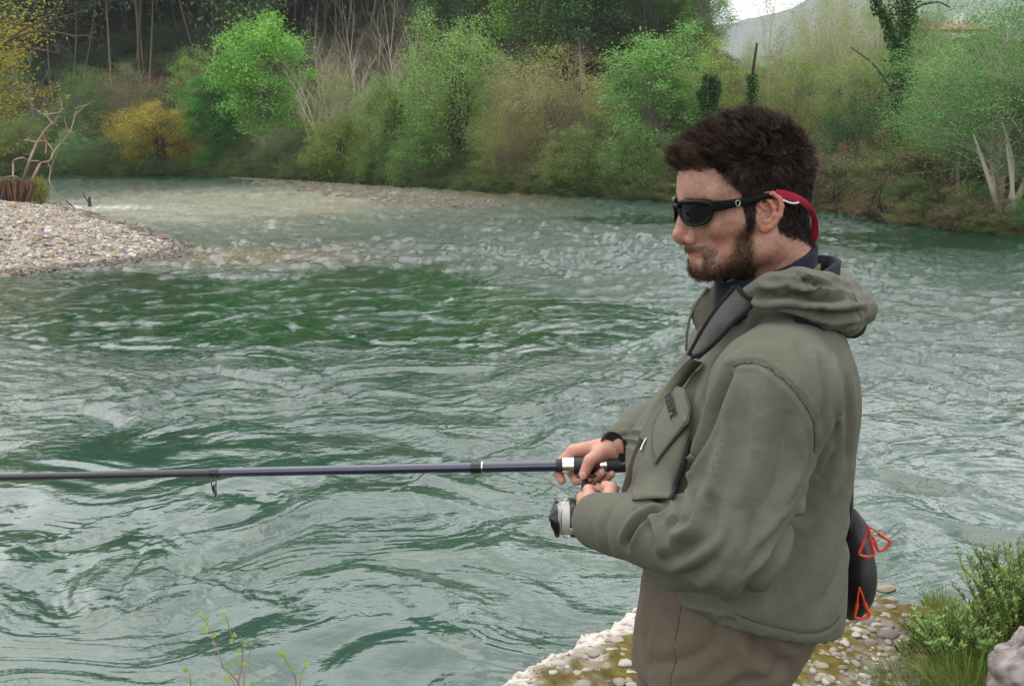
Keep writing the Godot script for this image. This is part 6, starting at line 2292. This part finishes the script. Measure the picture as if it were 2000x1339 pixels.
func make_cuffs() -> void:
	var b := arm_right
	var dir: Vector3 = (b[2] - b[1]).normalized()
	var s := Shape.new()
	var p: Vector3 = b[2]
	s.tube([p - dir * 0.010, p + dir * 0.006, p + dir * 0.014, p + dir * 0.017], [0.031, 0.030, 0.029, 0.026], 20, 1.0, Vector3.UP, true)
	part("cuff", s.mesh(), black_cloth, man)

func make_trousers() -> void:
	var t := Field.new()
	var off := Vector3(sin(TURN), 0, cos(TURN))
	t.rings(TURN, 0.02)
	t.ring(0.80, 0.327, -1.680, 0.110, 0.160, 2.2)
	t.ring(0.90, 0.352, -1.680, 0.132, 0.176, 2.2)
	t.ring(1.02, 0.372, -1.680, 0.140, 0.172, 2.2)
	t.ring(1.10, 0.375, -1.680, 0.130, 0.160, 2.2)
	for w in 2:
		var sd := 1.0 if w == 0 else -1.0
		t.chain([Vector3(0.325, 0.82, -1.68) + off * 0.085 * sd, Vector3(0.335, 0.52, -1.68) + off * 0.10 * sd, Vector3(0.375, 0.10, -1.68) + off * 0.11 * sd], [0.090, 0.080, 0.075], 0.03)
	var s := Shape.new()
	t.net(s, Vector3(0.16, 0.05, -1.96), Vector3(0.56, 1.08, -1.40), 0.0085)
	relax(s, 2, 0.5)
	var keep := jacket
	jacket = t
	var list := []
	for c in [
		[[[1400, 1210], [1385, 1260], [1330, 1290], [1262, 1296]], 0.012, 0.006],
		[[[1480, 1240], [1500, 1275], [1540, 1310]], 0.014, 0.016],
		[[[1330, 1180], [1322, 1240], [1318, 1300], [1310, 1339]], 0.005, 0.003],
		[[[1440, 1225], [1452, 1270], [1440, 1310], [1400, 1335]], 0.012, -0.006],
		[[[1540, 1290], [1500, 1320], [1440, 1335]], 0.010, 0.008],
		[[[1290, 1180], [1282, 1230], [1270, 1280]], 0.014, -0.004],
	]:
		list.append([line_on(c[0]), c[1], c[2]])
	creases(s, list)
	s.smooth()
	var n := noise(79, 3)
	for k in s.v.size():
		var p := s.v[k]
		s.v[k] = p + s.n[k] * n.get_noise_3d(p.x * 8.0, p.y * 6.0, p.z * 8.0) * 0.008
	s.smooth()
	var o := part("trousers", s.mesh(), cloth(Color(0.084, 0.066, 0.047), Color(0.108, 0.087, 0.063), 0.85, 1.4, 88), man)
	o.set_meta("label", "khaki brown waders below the jacket")
	var t2 := Shape.new()
	var ln := snapped_to(s, line_on([[1330, 1180], [1322, 1240], [1318, 1300], [1310, 1339]]), 0.0003)
	var rr := []
	for e in ln: rr.append(0.0009)
	t2.tube(ln, rr, 5)
	part("seam", t2.mesh(), mat(Color(0.05, 0.04, 0.03), 0.9), o)
	jacket = keep
	var bm := mat(Color(0.05, 0.045, 0.04), 0.7)
	for w in 2:
		var sd := 1.0 if w == 0 else -1.0
		var b := Field.new()
		b.chain([Vector3(0.385, 0.16, -1.68) + off * 0.11 * sd, Vector3(0.385, 0.06, -1.68) + off * 0.11 * sd], [0.062, 0.058], 0.02)
		b.chain([Vector3(0.395, 0.045, -1.68) + off * 0.11 * sd, Vector3(0.24, 0.04, -1.63) + off * 0.125 * sd], [0.052, 0.046], 0.03)
		var bs := Shape.new()
		b.net(bs, Vector3(0.12, -0.02, -1.9), Vector3(0.52, 0.24, -1.45), 0.012)
		relax(bs, 1, 0.5)
		bs.smooth()
		part("boot", bs.mesh(), bm, man)

# ---------------------------------------------------------------- hair, beard and brows: fine strands rooted in the skin
func hair_depth(p: Vector3) -> float:   # how far inside the hairline, in metres; negative outside
	var u := p.y
	var f := p.z - 0.022 * ss(0.03, 0.06, absf(p.x)) * ss(-0.07, -0.02, p.z)
	var line: float
	if f > 0.063: line = 0.084 + (0.115 - f) * 0.02
	elif f > 0.030: line = lerpf(0.046, 0.084, (f - 0.030) / 0.033)
	elif f > 0.014: line = lerpf(-0.012, 0.046, ss(0.020, 0.031, f))
	elif f > -0.022: line = lerpf(0.030, -0.012, ss(0.006, 0.014, f))
	else: line = lerpf(-0.022, -0.052, ss(-0.030, -0.085, f))
	if f <= -0.015 and f > -0.030: line = lerpf(line, 0.030, ss(-0.028, -0.016, f))
	return u - line + 0.006 * noise(93, 2).get_noise_3d(p.x * 90.0, p.y * 90.0, p.z * 90.0)

func beard_amount(p: Vector3) -> float:
	var u := p.y
	var f := p.z - 0.016 * ss(0.035, 0.055, absf(p.x)) * ss(0.10, 0.05, p.z)
	var ax := absf(p.x)
	var cheek: float
	if f < 0.012: return 0.0
	if f < 0.030: cheek = 0.004
	elif f < 0.058: cheek = lerpf(0.004, -0.044, ss(0.026, 0.060, f))
	elif f < 0.085: cheek = lerpf(-0.044, -0.052, (f - 0.058) / 0.027)
	else: cheek = -0.054
	var k := pow(ss(0.010, -0.026, u - cheek), 0.8) 
	k *= ss(0.010, 0.022, f) * ss(-0.100, -0.082, u)
	if f > 0.082 and ax < 0.026:   # round the mouth
		k *= ss(-0.0520, -0.0585, u) * (1.0 if ax > 0.010 or u < -0.062 else 0.8)
	var lip := ss(-0.0270, -0.0305, u) * ss(-0.0405, -0.0375, u + 0.04 * (ax - 0.0) * ax * 10.0) * ss(0.034, 0.024, ax) * ss(0.075, 0.088, f)
	var corner := ss(0.020, 0.026, ax) * ss(0.040, 0.032, ax) * ss(-0.030, -0.036, u) * ss(0.070, 0.078, f) * 0.9
	return clampf(maxf(k, maxf(lip * 0.95, corner)), 0.0, 1.0)

func strand(s: Shape, p: Vector3, d0: Vector3, d1: Vector3, length: float, width: float, segs: int, c: Color) -> void:
	var side := d0.cross(Vector3(rng.randf_range(-1, 1), rng.randf_range(-1, 1), rng.randf_range(-1, 1)))
	if side.length() < 0.01: side = d0.cross(Vector3.UP)
	side = side.normalized()
	var first := s.v.size()
	var q := p
	s.ink = c
	for k in segs + 1:
		var t := float(k) / segs
		var d := d0.lerp(d1, t).normalized()
		var w := width * (1.0 - 0.8 * t)
		var nn := side.cross(d).normalized()
		if k == segs:
			s.point(q, nn)
		else:
			s.point(q - side * w * 0.5, nn)
			s.point(q + side * w * 0.5, nn)
		q += d * (length / segs)
	for k in segs - 1: s.quad(first + k * 2, first + k * 2 + 1, first + k * 2 + 3, first + k * 2 + 2)
	s.tri(first + segs * 2 - 2, first + segs * 2 - 1, first + segs * 2)

func make_hair() -> void:
	var hs := head_shape
	var hair := Shape.new()
	var beard := Shape.new()
	var brows := Shape.new()
	var n := noise(91, 2)
	var n2 := noise(92, 2)
	for k in range(0, hs.i.size(), 3):
		var a := hs.v[hs.i[k]]; var b := hs.v[hs.i[k + 1]]; var c := hs.v[hs.i[k + 2]]
		var mid := (a + b + c) / 3.0
		var area := (b - a).cross(c - a).length() * 0.5
		var nn := (hs.n[hs.i[k]] + hs.n[hs.i[k + 1]] + hs.n[hs.i[k + 2]]).normalized()
		var inside := hair_depth(mid)
		if inside > -0.004:
			var want := area * 520000.0 * ss(-0.004, 0.006, inside)
			var cnt := int(want) + (1 if rng.randf() < want - int(want) else 0)
			for q in cnt:
				var u := rng.randf(); var w := rng.randf()
				if u + w > 1.0: u = 1.0 - u; w = 1.0 - w
				var p := a + (b - a) * u + (c - a) * w
				var top := ss(0.045, 0.105, p.y)
				var front := ss(0.05, 0.10, p.z) * ss(0.06, 0.09, p.y)
				var length := lerpf(0.008, 0.0275, top) + 0.011 * front
				length *= rng.randf_range(0.72, 1.12) * lerpf(0.55, 1.0, ss(-0.004, 0.012, inside))
				var clump := Vector3(n.get_noise_3d(p.x * 60.0, p.y * 60.0, p.z * 60.0), n.get_noise_3d(p.x * 60.0 + 31.0, p.y * 60.0, p.z * 60.0), n.get_noise_3d(p.x * 60.0, p.y * 60.0 + 57.0, p.z * 60.0))
				var flow := Vector3(0, -0.75, -0.35).lerp(Vector3(clump.x * 0.3, 0.20, 0.75), top)
				flow = flow.lerp(Vector3(0, 0.45, 1.0), front * 0.8)
				flow = flow.lerp(Vector3(0, -1.0, -0.15), ss(-0.01, -0.06, p.z) * ss(0.125, 0.06, p.y))
				var jit := Vector3(rng.randf_range(-1, 1), rng.randf_range(-1, 1), rng.randf_range(-1, 1)) * 0.16
				var lift := lerpf(0.45, 0.75, top) + front * 0.15
				var d0 := (nn * lift + flow * 0.55 + clump * 0.35 + jit).normalized()
				var d1 := (nn * lift * 0.35 + flow + clump * 0.5 + jit * 1.5).normalized()
				var warm := clampf(0.35 + 1.1 * n2.get_noise_3d(p.x * 110.0, p.y * 60.0, p.z * 30.0) + rng.randf_range(-0.3, 0.4), 0.0, 1.0)
				var col := Color(0.008, 0.0055, 0.0045).lerp(Color(0.128, 0.084, 0.062), warm * lerpf(0.16, 0.75, top) + 0.35 * front * warm)
				strand(hair, head * p, head.basis * d0, head.basis * d1, length, rng.randf_range(0.0006, 0.0011), 3 if length > 0.014 else 2, col)
		var am := beard_amount(mid)
		if am > 0.02:
			var want := area * 560000.0 * am
			var cnt := int(want) + (1 if rng.randf() < want - int(want) else 0)
			for q in cnt:
				var u := rng.randf(); var w := rng.randf()
				if u + w > 1.0: u = 1.0 - u; w = 1.0 - w
				var p := a + (b - a) * u + (c - a) * w
				var length := rng.randf_range(0.004, 0.010) * lerpf(0.5, 1.0, am) * (1.25 if p.y < -0.055 else 1.0) * (0.6 if p.z > 0.08 and p.y > -0.05 else 1.0)
				var flow := Vector3(0, -1.0, 0.25)
				var jit := Vector3(rng.randf_range(-1, 1), rng.randf_range(-1, 1), rng.randf_range(-1, 1)) * 0.35
				var col := Color(0.014, 0.008, 0.006).lerp(Color(0.13, 0.062, 0.034), rng.randf() * rng.randf())
				strand(beard, head * p, head.basis * (nn * 0.7 + flow * 0.4 + jit).normalized(), head.basis * (nn * 0.2 + flow + jit).normalized(), length, rng.randf_range(0.00045, 0.0008), 2, col)
		if mid.z > 0.07 and absf(mid.y - 0.0395 + absf(mid.x) * 0.03) < 0.0045 and absf(mid.x) > 0.010 and absf(mid.x) < 0.054:
			for q in int(area * 900000.0) + 1:
				var p := a.lerp(b, rng.randf()).lerp(c, rng.randf())
				var sd := signf(p.x)
				var d := (nn * 0.35 + Vector3(sd * 0.8, 0.25, -0.3) + Vector3(rng.randf_range(-1, 1), rng.randf_range(-1, 1), rng.randf_range(-1, 1)) * 0.2).normalized()
				strand(brows, head * p, head.basis * d, head.basis * (d + Vector3(0, -0.3, 0)).normalized(), rng.randf_range(0.005, 0.010), 0.00045, 2, Color(0.016, 0.010, 0.007))
	var m := mat(Color.WHITE, 0.55, 0.3, true)
	part("hair", hair.mesh(), m, man).set_meta("label", "short dark brown hair, brushed up at the front")
	part("beard", beard.mesh(), m, man)
	part("eyebrows", brows.mesh(), m, man)

# ---------------------------------------------------------------- the rod with its reel, the sunglasses, the bag
func make_rod() -> void:
	var rod := thing("fishing_rod", "dark blue spinning rod with a black reel, held level over the water", "fishing rod", rod_point(1150.0))
	var o := rod.position
	var seg := func(a: float, b: float, r0: float, r1: float, sides := 20) -> Shape:
		var s := Shape.new()
		s.tube([rod_point(a) - o, rod_point(a).lerp(rod_point(b), 0.5) - o, rod_point(b) - o], [r0, (r0 + r1) * 0.5, r1], sides)
		return s
	var blue := mat(Color(0.010, 0.011, 0.040), 0.28, 0.5)
	blue.clearcoat_enabled = true
	blue.clearcoat = 0.7
	blue.clearcoat_roughness = 0.12
	var carbon := mat(Color(0.020, 0.018, 0.022), 0.32, 0.5)
	var rubber := mat(Color(0.010, 0.010, 0.011), 0.6)
	var gloss := mat(Color(0.008, 0.008, 0.009), 0.22)
	var steel := metal(Color(0.62, 0.58, 0.56), 0.22)
	part("butt_section", seg.call(1095.0, 938.0, 0.0104, 0.0098).mesh(), blue, rod)
	part("middle_section", seg.call(926.0, 424.0, 0.0092, 0.0082).mesh(), blue, rod)
	part("tip_section", seg.call(414.0, -900.0, 0.0074, 0.0042).mesh(), carbon, rod)
	part("ferrule", seg.call(940.0, 920.0, 0.0112, 0.0112).mesh(), gloss, rod)
	part("ferrule", seg.call(428.0, 410.0, 0.0094, 0.0090).mesh(), gloss, rod)
	part("silver_ring", seg.call(943.0, 940.5, 0.0108, 0.0108).mesh(), steel, rod)
	part("collar", seg.call(1098.0, 1086.0, 0.0126, 0.0118).mesh(), rubber, rod)
	part("seat_hood", seg.call(1121.0, 1099.0, 0.0158, 0.0146).mesh(), steel, rod)
	part("reel_seat", seg.call(1172.0, 1120.0, 0.0138, 0.0142).mesh(), rubber, rod)
	part("seat_ring", seg.call(1186.0, 1166.0, 0.0128, 0.0128).mesh(), steel, rod)
	var nut := Shape.new()
	nut.tube([rod_point(1184) - o, rod_point(1188) - o, rod_point(1202) - o, rod_point(1205) - o], [0.0125, 0.0150, 0.0150, 0.0130], 12)
	part("locking_nut", nut.mesh(), rubber, rod)
	part("grip", seg.call(1330.0, 1203.0, 0.0130, 0.0145).mesh(), rubber, rod)
	# the guide that hangs below the second joint
	var g := Shape.new()
	var top := rod_point(417) - o
	for sd in [1.0, -1.0]:
		g.tube(curve([top + Vector3(0.004 * sd, -0.008, 0.0), top + Vector3(0.004 * sd, -0.022, 0.004), top + Vector3(0.002 * sd, -0.036, 0.002)], 3), [0.0012, 0.0012, 0.0012, 0.0012, 0.0012, 0.0012, 0.0012], 6)
	var ring := []
	var rr := []
	for k in 21:
		var a := TAU * k / 20.0
		ring.append(top + Vector3(sin(a) * 0.0042, -0.034 + cos(a) * 0.0105, sin(a) * 0.008))
		rr.append(0.0018)
	g.tube(ring, rr, 6, 1.0, Vector3.FORWARD, false)
	part("line_guide", g.mesh(), metal(Color(0.10, 0.10, 0.11), 0.3), rod)
	# the reel: turning parts point along the rod
	var px := func(x: float, y: float, z := -1.82) -> Vector3: return spot(x, y, z) - o
	var body := Field.new()
	body.chain([px.call(1143, 925), px.call(1143, 950), px.call(1152, 975), px.call(1165, 995)], [0.0055, 0.0050, 0.0055, 0.009], 0.01)
	body.egg(px.call(1178, 1010), Vector3(0.034, 0.026, 0.018), 0.02)
	body.capsule(px.call(1128, 930), px.call(1162, 929), 0.0035, 0.0035, 0.004)
	var s := Shape.new()
	body.net(s, px.call(1110, 1060) - Vector3(0.02, 0.03, 0.04), px.call(1220, 915) + Vector3(0.03, 0.02, 0.04), 0.0028)
	relax(s, 1, 0.5)
	s.smooth()
	var reel := part("reel", s.mesh(), mat(Color(0.012, 0.012, 0.013), 0.35), rod)
	var lathe := func(list: Array) -> Shape:   # [column of the photograph, radius]
		var q := Shape.new()
		var p := []; var r := []
		for e in list:
			p.append(px.call(e[0], 1011.0 - (e[0] - 1100.0) * 0.02))
			r.append(e[1])
		q.tube(p, r, 36)
		return q
	part("rotor", lathe.call([[1112, 0.030], [1114, 0.0345], [1120, 0.0355], [1136, 0.0355], [1142, 0.033], [1150, 0.020]]).mesh(), mat(Color(0.011, 0.011, 0.012), 0.38), reel)
	part("spool_lip", lathe.call([[1080.5, 0.018], [1081.5, 0.0275], [1083, 0.0325], [1086, 0.0345], [1089, 0.0345], [1090, 0.030]]).mesh(), gloss, reel)
	part("spool_ring", lathe.call([[1089, 0.0335], [1089.5, 0.0348], [1091, 0.0345], [1092, 0.029]]).mesh(), metal(Color(0.20, 0.22, 0.25), 0.25), reel)
	var ln := mat(Color(0.48, 0.48, 0.46), 0.4)
	var wound := Shape.new()
	var wp := []; var wr := []
	for k in 42:
		wp.append(px.call(1091.0 + k * 0.5, 1011.2))
		wr.append(0.0292 + (0.00035 if k % 2 == 0 else 0.0))
	wound.tube(wp, wr, 40)
	part("wound_line", wound.mesh(), ln, reel)
	var knob := Shape.new()
	knob.tube([px.call(1075, 1011.5), px.call(1076, 1011.5), px.call(1081, 1011.4)], [0.010, 0.016, 0.024], 24)
	knob.tube([px.call(1072, 1011.6), px.call(1073, 1011.6), px.call(1076, 1011.5)], [0.0035, 0.0055, 0.006], 10)
	part("drag_knob", knob.mesh(), gloss, reel)
	# the bail: a wire bow across the spool, at rest
	var bail := Shape.new()
	var bw := curve([px.call(1128, 982, -1.800), px.call(1112, 972, -1.786), px.call(1100, 985, -1.772), px.call(1096, 1012, -1.768), px.call(1098, 1040, -1.778), px.call(1106, 1052, -1.80), px.call(1112, 1046, -1.83), px.call(1128, 1036, -1.85)], 5)
	var br := []
	for e in bw: br.append(0.0010)
	bail.tube(bw, br, 7)
	part("bail_wire", bail.mesh(), steel, reel)
	var arm := Shape.new()
	arm.tube([px.call(1140, 1000, -1.785), px.call(1128, 984, -1.79), px.call(1122, 978, -1.793)], [0.006, 0.005, 0.003], 8)
	part("bail_arm", arm.mesh(), gloss, reel)
	var tagm := Shape.new()
	tagm.box(Transform3D(Basis(), px.call(1114.5, 1024, -1.82) + Vector3(0, 0.0, 0.0335)).rotated_local(Vector3.RIGHT, 0.25), Vector3(0.0048, 0.011, 0.003))
	part("maker_label", tagm.mesh(), mat(Color(0.5, 0.52, 0.55), 0.5), reel)
	var lines := Shape.new()
	for k in 4: lines.box(Transform3D(Basis(), px.call(1114.5, 1024, -1.82) + Vector3(0.0, 0.0035 - k * 0.0022, 0.0352)).rotated_local(Vector3.RIGHT, 0.25), Vector3(0.0030, 0.0011, 0.0008))
	part("label_print", lines.mesh(), gloss, reel)
	# the crank and its knob in the left hand
	var cr := Shape.new()
	cr.tube(curve([px.call(1178, 1008, -1.80), px.call(1180, 1006, -1.775), px.call(1172, 992, -1.765), px.call(1168, 985, -1.755)], 3), [0.005, 0.005, 0.0045, 0.004, 0.004, 0.004, 0.004, 0.004, 0.004, 0.004], 8)
	part("crank", cr.mesh(), gloss, reel)
	var kn := Shape.new()
	kn.ball(spot(1168, 983, -1.735) + Vector3(0.0, 0.0, -0.016) - o, Vector3(0.013, 0.018, 0.011), 8, 14)
	part("crank_knob", kn.mesh(), rubber, reel)
	# the line runs from the spool through the guide and on to the tip
	var fl := Shape.new()
	var lp := [px.call(1100, 984, -1.79), rod_point(417) - o + Vector3(0, -0.036, 0), rod_point(-400) - o + Vector3(0, -0.03, 0)]
	fl.tube(lp, [0.00016, 0.00016, 0.00016], 4)
	part("fishing_line", fl.mesh(), ln, rod)

func make_sunglasses() -> void:
	var g := thing("sunglasses", "black wraparound sunglasses with a dark red retaining strap, worn by the man", "sunglasses", head * Vector3(0, 0.03, 0.118))
	var o := g.position
	var at := func(l: float, u: float, out := 0.0) -> Vector3:
		return head * Vector3(l, u, 0.1215 - 8.4 * l * l + out) - o
	var black := mat(Color(0.003, 0.003, 0.0032), 0.3, 0.27)
	var rim := [[0.006, 0.032], [0.012, 0.0385], [0.028, 0.0395], [0.046, 0.0388], [0.0565, 0.0365], [0.0590, 0.031], [0.0578, 0.020], [0.0525, 0.0105], [0.042, 0.0060], [0.030, 0.0055], [0.019, 0.0095], [0.011, 0.017], [0.007, 0.025]]
	for sd in [1.0, -1.0]:
		var pts := []
		for q in rim: pts.append(at.call(q[0] * sd, q[1]))
		pts.append(pts[0])
		pts = curve(pts, 4)
		var r := []
		for k in pts.size():
			var u: float = (head.affine_inverse() * (pts[k] + o)).y
			r.append(lerpf(0.0022, 0.0044, ss(0.015, 0.034, u)))
		var f := Shape.new()
		f.tube(pts, r, 8, 1.0, Vector3.UP, false)
		var fr := part("rim", f.mesh(), black, g)
		var ls := Shape.new()
		var mid := Vector3.ZERO
		for p in pts: mid += p
		mid /= pts.size()
		var out := head.basis * Vector3(sd * 0.45, 0, 1).normalized()
		for ring in 4:
			var t := ring / 3.0
			for p in pts:
				ls.point(mid.lerp(p, t) + out * 0.0035 * (1.0 - t * t))
		ls.grid(0, 4, pts.size())
		ls.smooth()
		part("lens", ls.mesh(), mat(Color(0.005, 0.0045, 0.005), 0.06, 0.36), g)
		# the temple arm: tall at the hinge, thin behind the ear
		var tm := Shape.new()
		var path := curve([Vector3(0.0560 * sd, 0.0325, 0.097), Vector3(0.0640 * sd, 0.0325, 0.089), Vector3(0.0715 * sd, 0.0335, 0.072), Vector3(0.0765 * sd, 0.0355, 0.045), Vector3(0.0785 * sd, 0.0385, 0.020), Vector3(0.0780 * sd, 0.0420, 0.000)], 4)
		for k in path.size():
			var t := float(k) / (path.size() - 1)
			var hh := lerpf(0.0080, 0.0042, ss(0.1, 0.8, t))
			var th := 0.0022
			for q in [[-1, -0.8], [-0.6, -1], [0.6, -1], [1, -0.8], [1, 0.8], [0.6, 1], [-0.6, 1], [-1, 0.8]]:
				tm.point(head * (path[k] + Vector3(q[0] * th, q[1] * hh, 0)) - o)
		tm.grid(0, path.size(), 8, true)
		tm.smooth()
		var arm := part("temple_arm", tm.mesh(), black, g)
		if sd > 0.0:
			var em := Shape.new()
			var e := []
			for q in [[0.0035, 0.002], [0.0, 0.0046], [-0.0035, 0.002], [-0.0028, -0.0028], [0.0, -0.0044], [0.0028, -0.0028], [0.0035, 0.002]]:
				e.append(head * Vector3(0.0765, 0.0340 + q[1], 0.0600 + q[0]) - o)
			em.tube(e, [0.0007, 0.0007, 0.0007, 0.0007, 0.0007, 0.0007, 0.0007], 5, 1.0, Vector3.UP, false)
			part("emblem", em.mesh(), metal(Color(0.5, 0.5, 0.48), 0.3), arm)
	var br := Shape.new()
	br.tube([at.call(-0.010, 0.034, 0.0), at.call(0.0, 0.033, 0.002), at.call(0.010, 0.034, 0.0)], [0.0034, 0.0034, 0.0034], 8)
	part("bridge", br.mesh(), black, g)
	# the strap: a flat ribbon from one arm behind the neck to the other
	var red := cloth(Color(0.20, 0.007, 0.020), Color(0.30, 0.012, 0.034), 0.75, 2.0, 94)
	var st := Shape.new()
	var pth := [spot(1515, 378, -1.568), spot(1535, 381, -1.568), spot(1556, 387, -1.575), spot(1575, 398, -1.590), spot(1588, 416, -1.610), spot(1592, 438, -1.630), spot(1588, 460, -1.645), spot(1578, 478, -1.665), spot(1574, 474, -1.70), spot(1572, 452, -1.735), spot(1556, 425, -1.765), spot(1520, 400, -1.765), spot(1470, 385, -1.755)]
	var wid := [0.0066, 0.0064, 0.0056, 0.0046, 0.0042, 0.0052, 0.0076, 0.0095, 0.0100, 0.0090, 0.008, 0.008, 0.007]
	var ups := [Vector3(0, 1, 0), Vector3(0.1, 1, 0), Vector3(0.2, 1, 0), Vector3(0.45, 0.9, 0.1), Vector3(0.55, 0.45, 0.6), Vector3(0.8, 0.3, 0.5), Vector3(0.85, 0.35, 0.4), Vector3(0.9, 0.3, 0.1), Vector3(0.9, 0.4, -0.1), Vector3(0.6, 0.8, 0), Vector3(0.2, 1, 0), Vector3(0, 1, 0), Vector3(0, 1, 0)]
	pth = curve(pth, 5); wid = curve(wid, 5); ups = curve(ups, 5)
	for k in pth.size():
		var dir: Vector3 = (pth[mini(k + 1, pth.size() - 1)] - pth[maxi(k - 1, 0)]).normalized()
		var up: Vector3 = (ups[k] - dir * ups[k].dot(dir)).normalized()
		var nn := dir.cross(up).normalized()
		for q in [[-1, -1], [-1, 1], [1, 1], [1, -1]]:
			st.point(pth[k] + up * q[0] * wid[k] + nn * q[1] * 0.0014 - o)
	st.grid(0, pth.size(), 4, true)
	st.smooth()
	var strap := part("strap", st.mesh(), red, g)
	var wh := Shape.new()
	var cord := curve([spot(1531, 391, -1.560), spot(1541, 395, -1.562), spot(1551, 397, -1.568), spot(1561, 395, -1.576)], 5)
	for k in cord.size() - 1:
		wh.ball(cord[k] - o, Vector3.ONE * 0.0015, 5, 7)
	part("strap_stitch", wh.mesh(), mat(Color(0.55, 0.52, 0.5), 0.6), strap)

func make_bag() -> void:
	var bag := thing("shoulder_bag", "black sling bag with orange red zip pulls on the man's back", "bag", spot(1675, 1110, -1.72))
	var o := bag.position
	var h := Field.new()
	h.egg(spot(1655, 1105, -1.72) - o, Vector3(0.033, 0.088, 0.10), 0.01)
	h.egg(spot(1668, 1110, -1.72) - o, Vector3(0.025, 0.062, 0.085), 0.012)
	h.capsule(spot(1668, 1030, -1.70) - o, spot(1664, 1000, -1.70) - o, 0.022, 0.010, 0.02)
	var s := Shape.new()
	h.net(s, Vector3(-0.10, -0.14, -0.15), Vector3(0.09, 0.16, 0.15), 0.006)
	relax(s, 2, 0.5)
	s.smooth()
	var nylon := cloth(Color(0.010, 0.010, 0.011), Color(0.020, 0.020, 0.021), 0.5, 1.5, 96)
	var b := part("pouch", s.mesh(), nylon, bag)
	var z := Shape.new()
	var zp := []
	var zr := []
	for k in 12:
		var t := k / 11.0
		var p := h.hit(spot(lerpf(1690, 1672, t) , lerpf(1050, 1160, t), -1.5) - o, Vector3(0, 0, -1), 1.0)
		zp.append(p + Vector3(0, 0, 0.001))
		zr.append(0.004)
	z.tube(zp, zr, 6)
	part("zip", z.mesh(), mat(Color(0.004, 0.004, 0.004), 0.4), b)
	var pip := Shape.new()
	for q in [[1702, 1060, 1704, 1120, 1690, 1180], [1664, 1040, 1660, 1110, 1658, 1190]]:
		var pp := []
		for e in curve([Vector2(q[0], q[1]), Vector2(q[2], q[3]), Vector2(q[4], q[5])], 6):
			pp.append(h.hit(spot(e.x, e.y, -1.5) - o, Vector3(0, 0, -1), 1.0))
		var pr := []
		for e in pp: pr.append(0.0026)
		pip = Shape.new()
		pip.tube(pp, pr, 6)
		part("piping", pip.mesh(), mat(Color(0.022, 0.022, 0.023), 0.5), b)
	var bk := Shape.new()
	bk.box(Transform3D(Basis(Vector3.UP, 0.5), h.hit(spot(1672, 1026, -1.5) - o, Vector3(0, 0, -1), 1.0)), Vector3(0.030, 0.024, 0.010))
	part("buckle", bk.mesh(), mat(Color(0.012, 0.012, 0.012), 0.35), bag)
	var st := Shape.new()
	var sp := curve([spot(1560, 640, -1.50), spot(1622, 612, -1.535), spot(1646, 650, -1.60), spot(1655, 690, -1.635), spot(1664, 760, -1.66), spot(1667, 860, -1.68), spot(1664, 960, -1.69), spot(1662, 1030, -1.69)], 5)
	for k in sp.size():
		var dir: Vector3 = (sp[mini(k + 1, sp.size() - 1)] - sp[maxi(k - 1, 0)]).normalized()
		var out := Vector3(0.9, 0.25, 0.35)
		out = (out - dir * out.dot(dir)).normalized()
		var sd := dir.cross(out)
		for q in [[-1, -1], [-1, 1], [1, 1], [1, -1]]:
			st.point(sp[k] + sd * q[0] * 0.022 + out * q[1] * 0.0022 - o)
	st.grid(0, sp.size(), 4, true)
	st.smooth()
	part("shoulder_strap", st.mesh(), black_cloth, bag)
	var red := mat(Color(0.46, 0.035, 0.016), 0.45)
	for q in [[[1697, 1028], [1693, 1082], 0.0, -1.618], [[1694, 1026], [1728, 1066], 0.75, -1.640], [[1679, 1146], [1685, 1208], 0.05, -1.618]]:
		var a := spot(q[0][0], q[0][1], q[3]) - o
		var c := spot(q[1][0], q[1][1], q[3] + 0.004) - o
		var cd := Shape.new()
		var mid := a.lerp(c, 0.5)
		var ax := (c - a).normalized()
		var sd := ax.cross(Vector3(0, 0, 1)).normalized()
		var len := a.distance_to(c)
		# two cords, then a rounded triangle
		for w in [1.0, -1.0]:
			cd.tube(curve([a, a.lerp(c, 0.3) + sd * 0.004 * w, a.lerp(c, 0.55) + sd * 0.006 * w], 3), [0.0017, 0.0017, 0.0017, 0.0017, 0.0017, 0.0017, 0.0017], 6)
		var e := a.lerp(c, 0.5)
		var tri := curve([e + sd * 0.006, e + ax * 0.012 + sd * 0.009, e + ax * 0.022 + sd * 0.012, e + ax * 0.026 + sd * 0.004, e + ax * 0.026 - sd * 0.004, e + ax * 0.022 - sd * 0.012, e + ax * 0.012 - sd * 0.009, e - sd * 0.006], 3)
		var r := []
		for k in tri.size(): r.append(0.0025 if k > 2 and k < tri.size() - 3 else 0.0032)
		cd.tube(tri, r, 8)
		part("zip_pull", cd.mesh(), red, bag)
const FOG := true
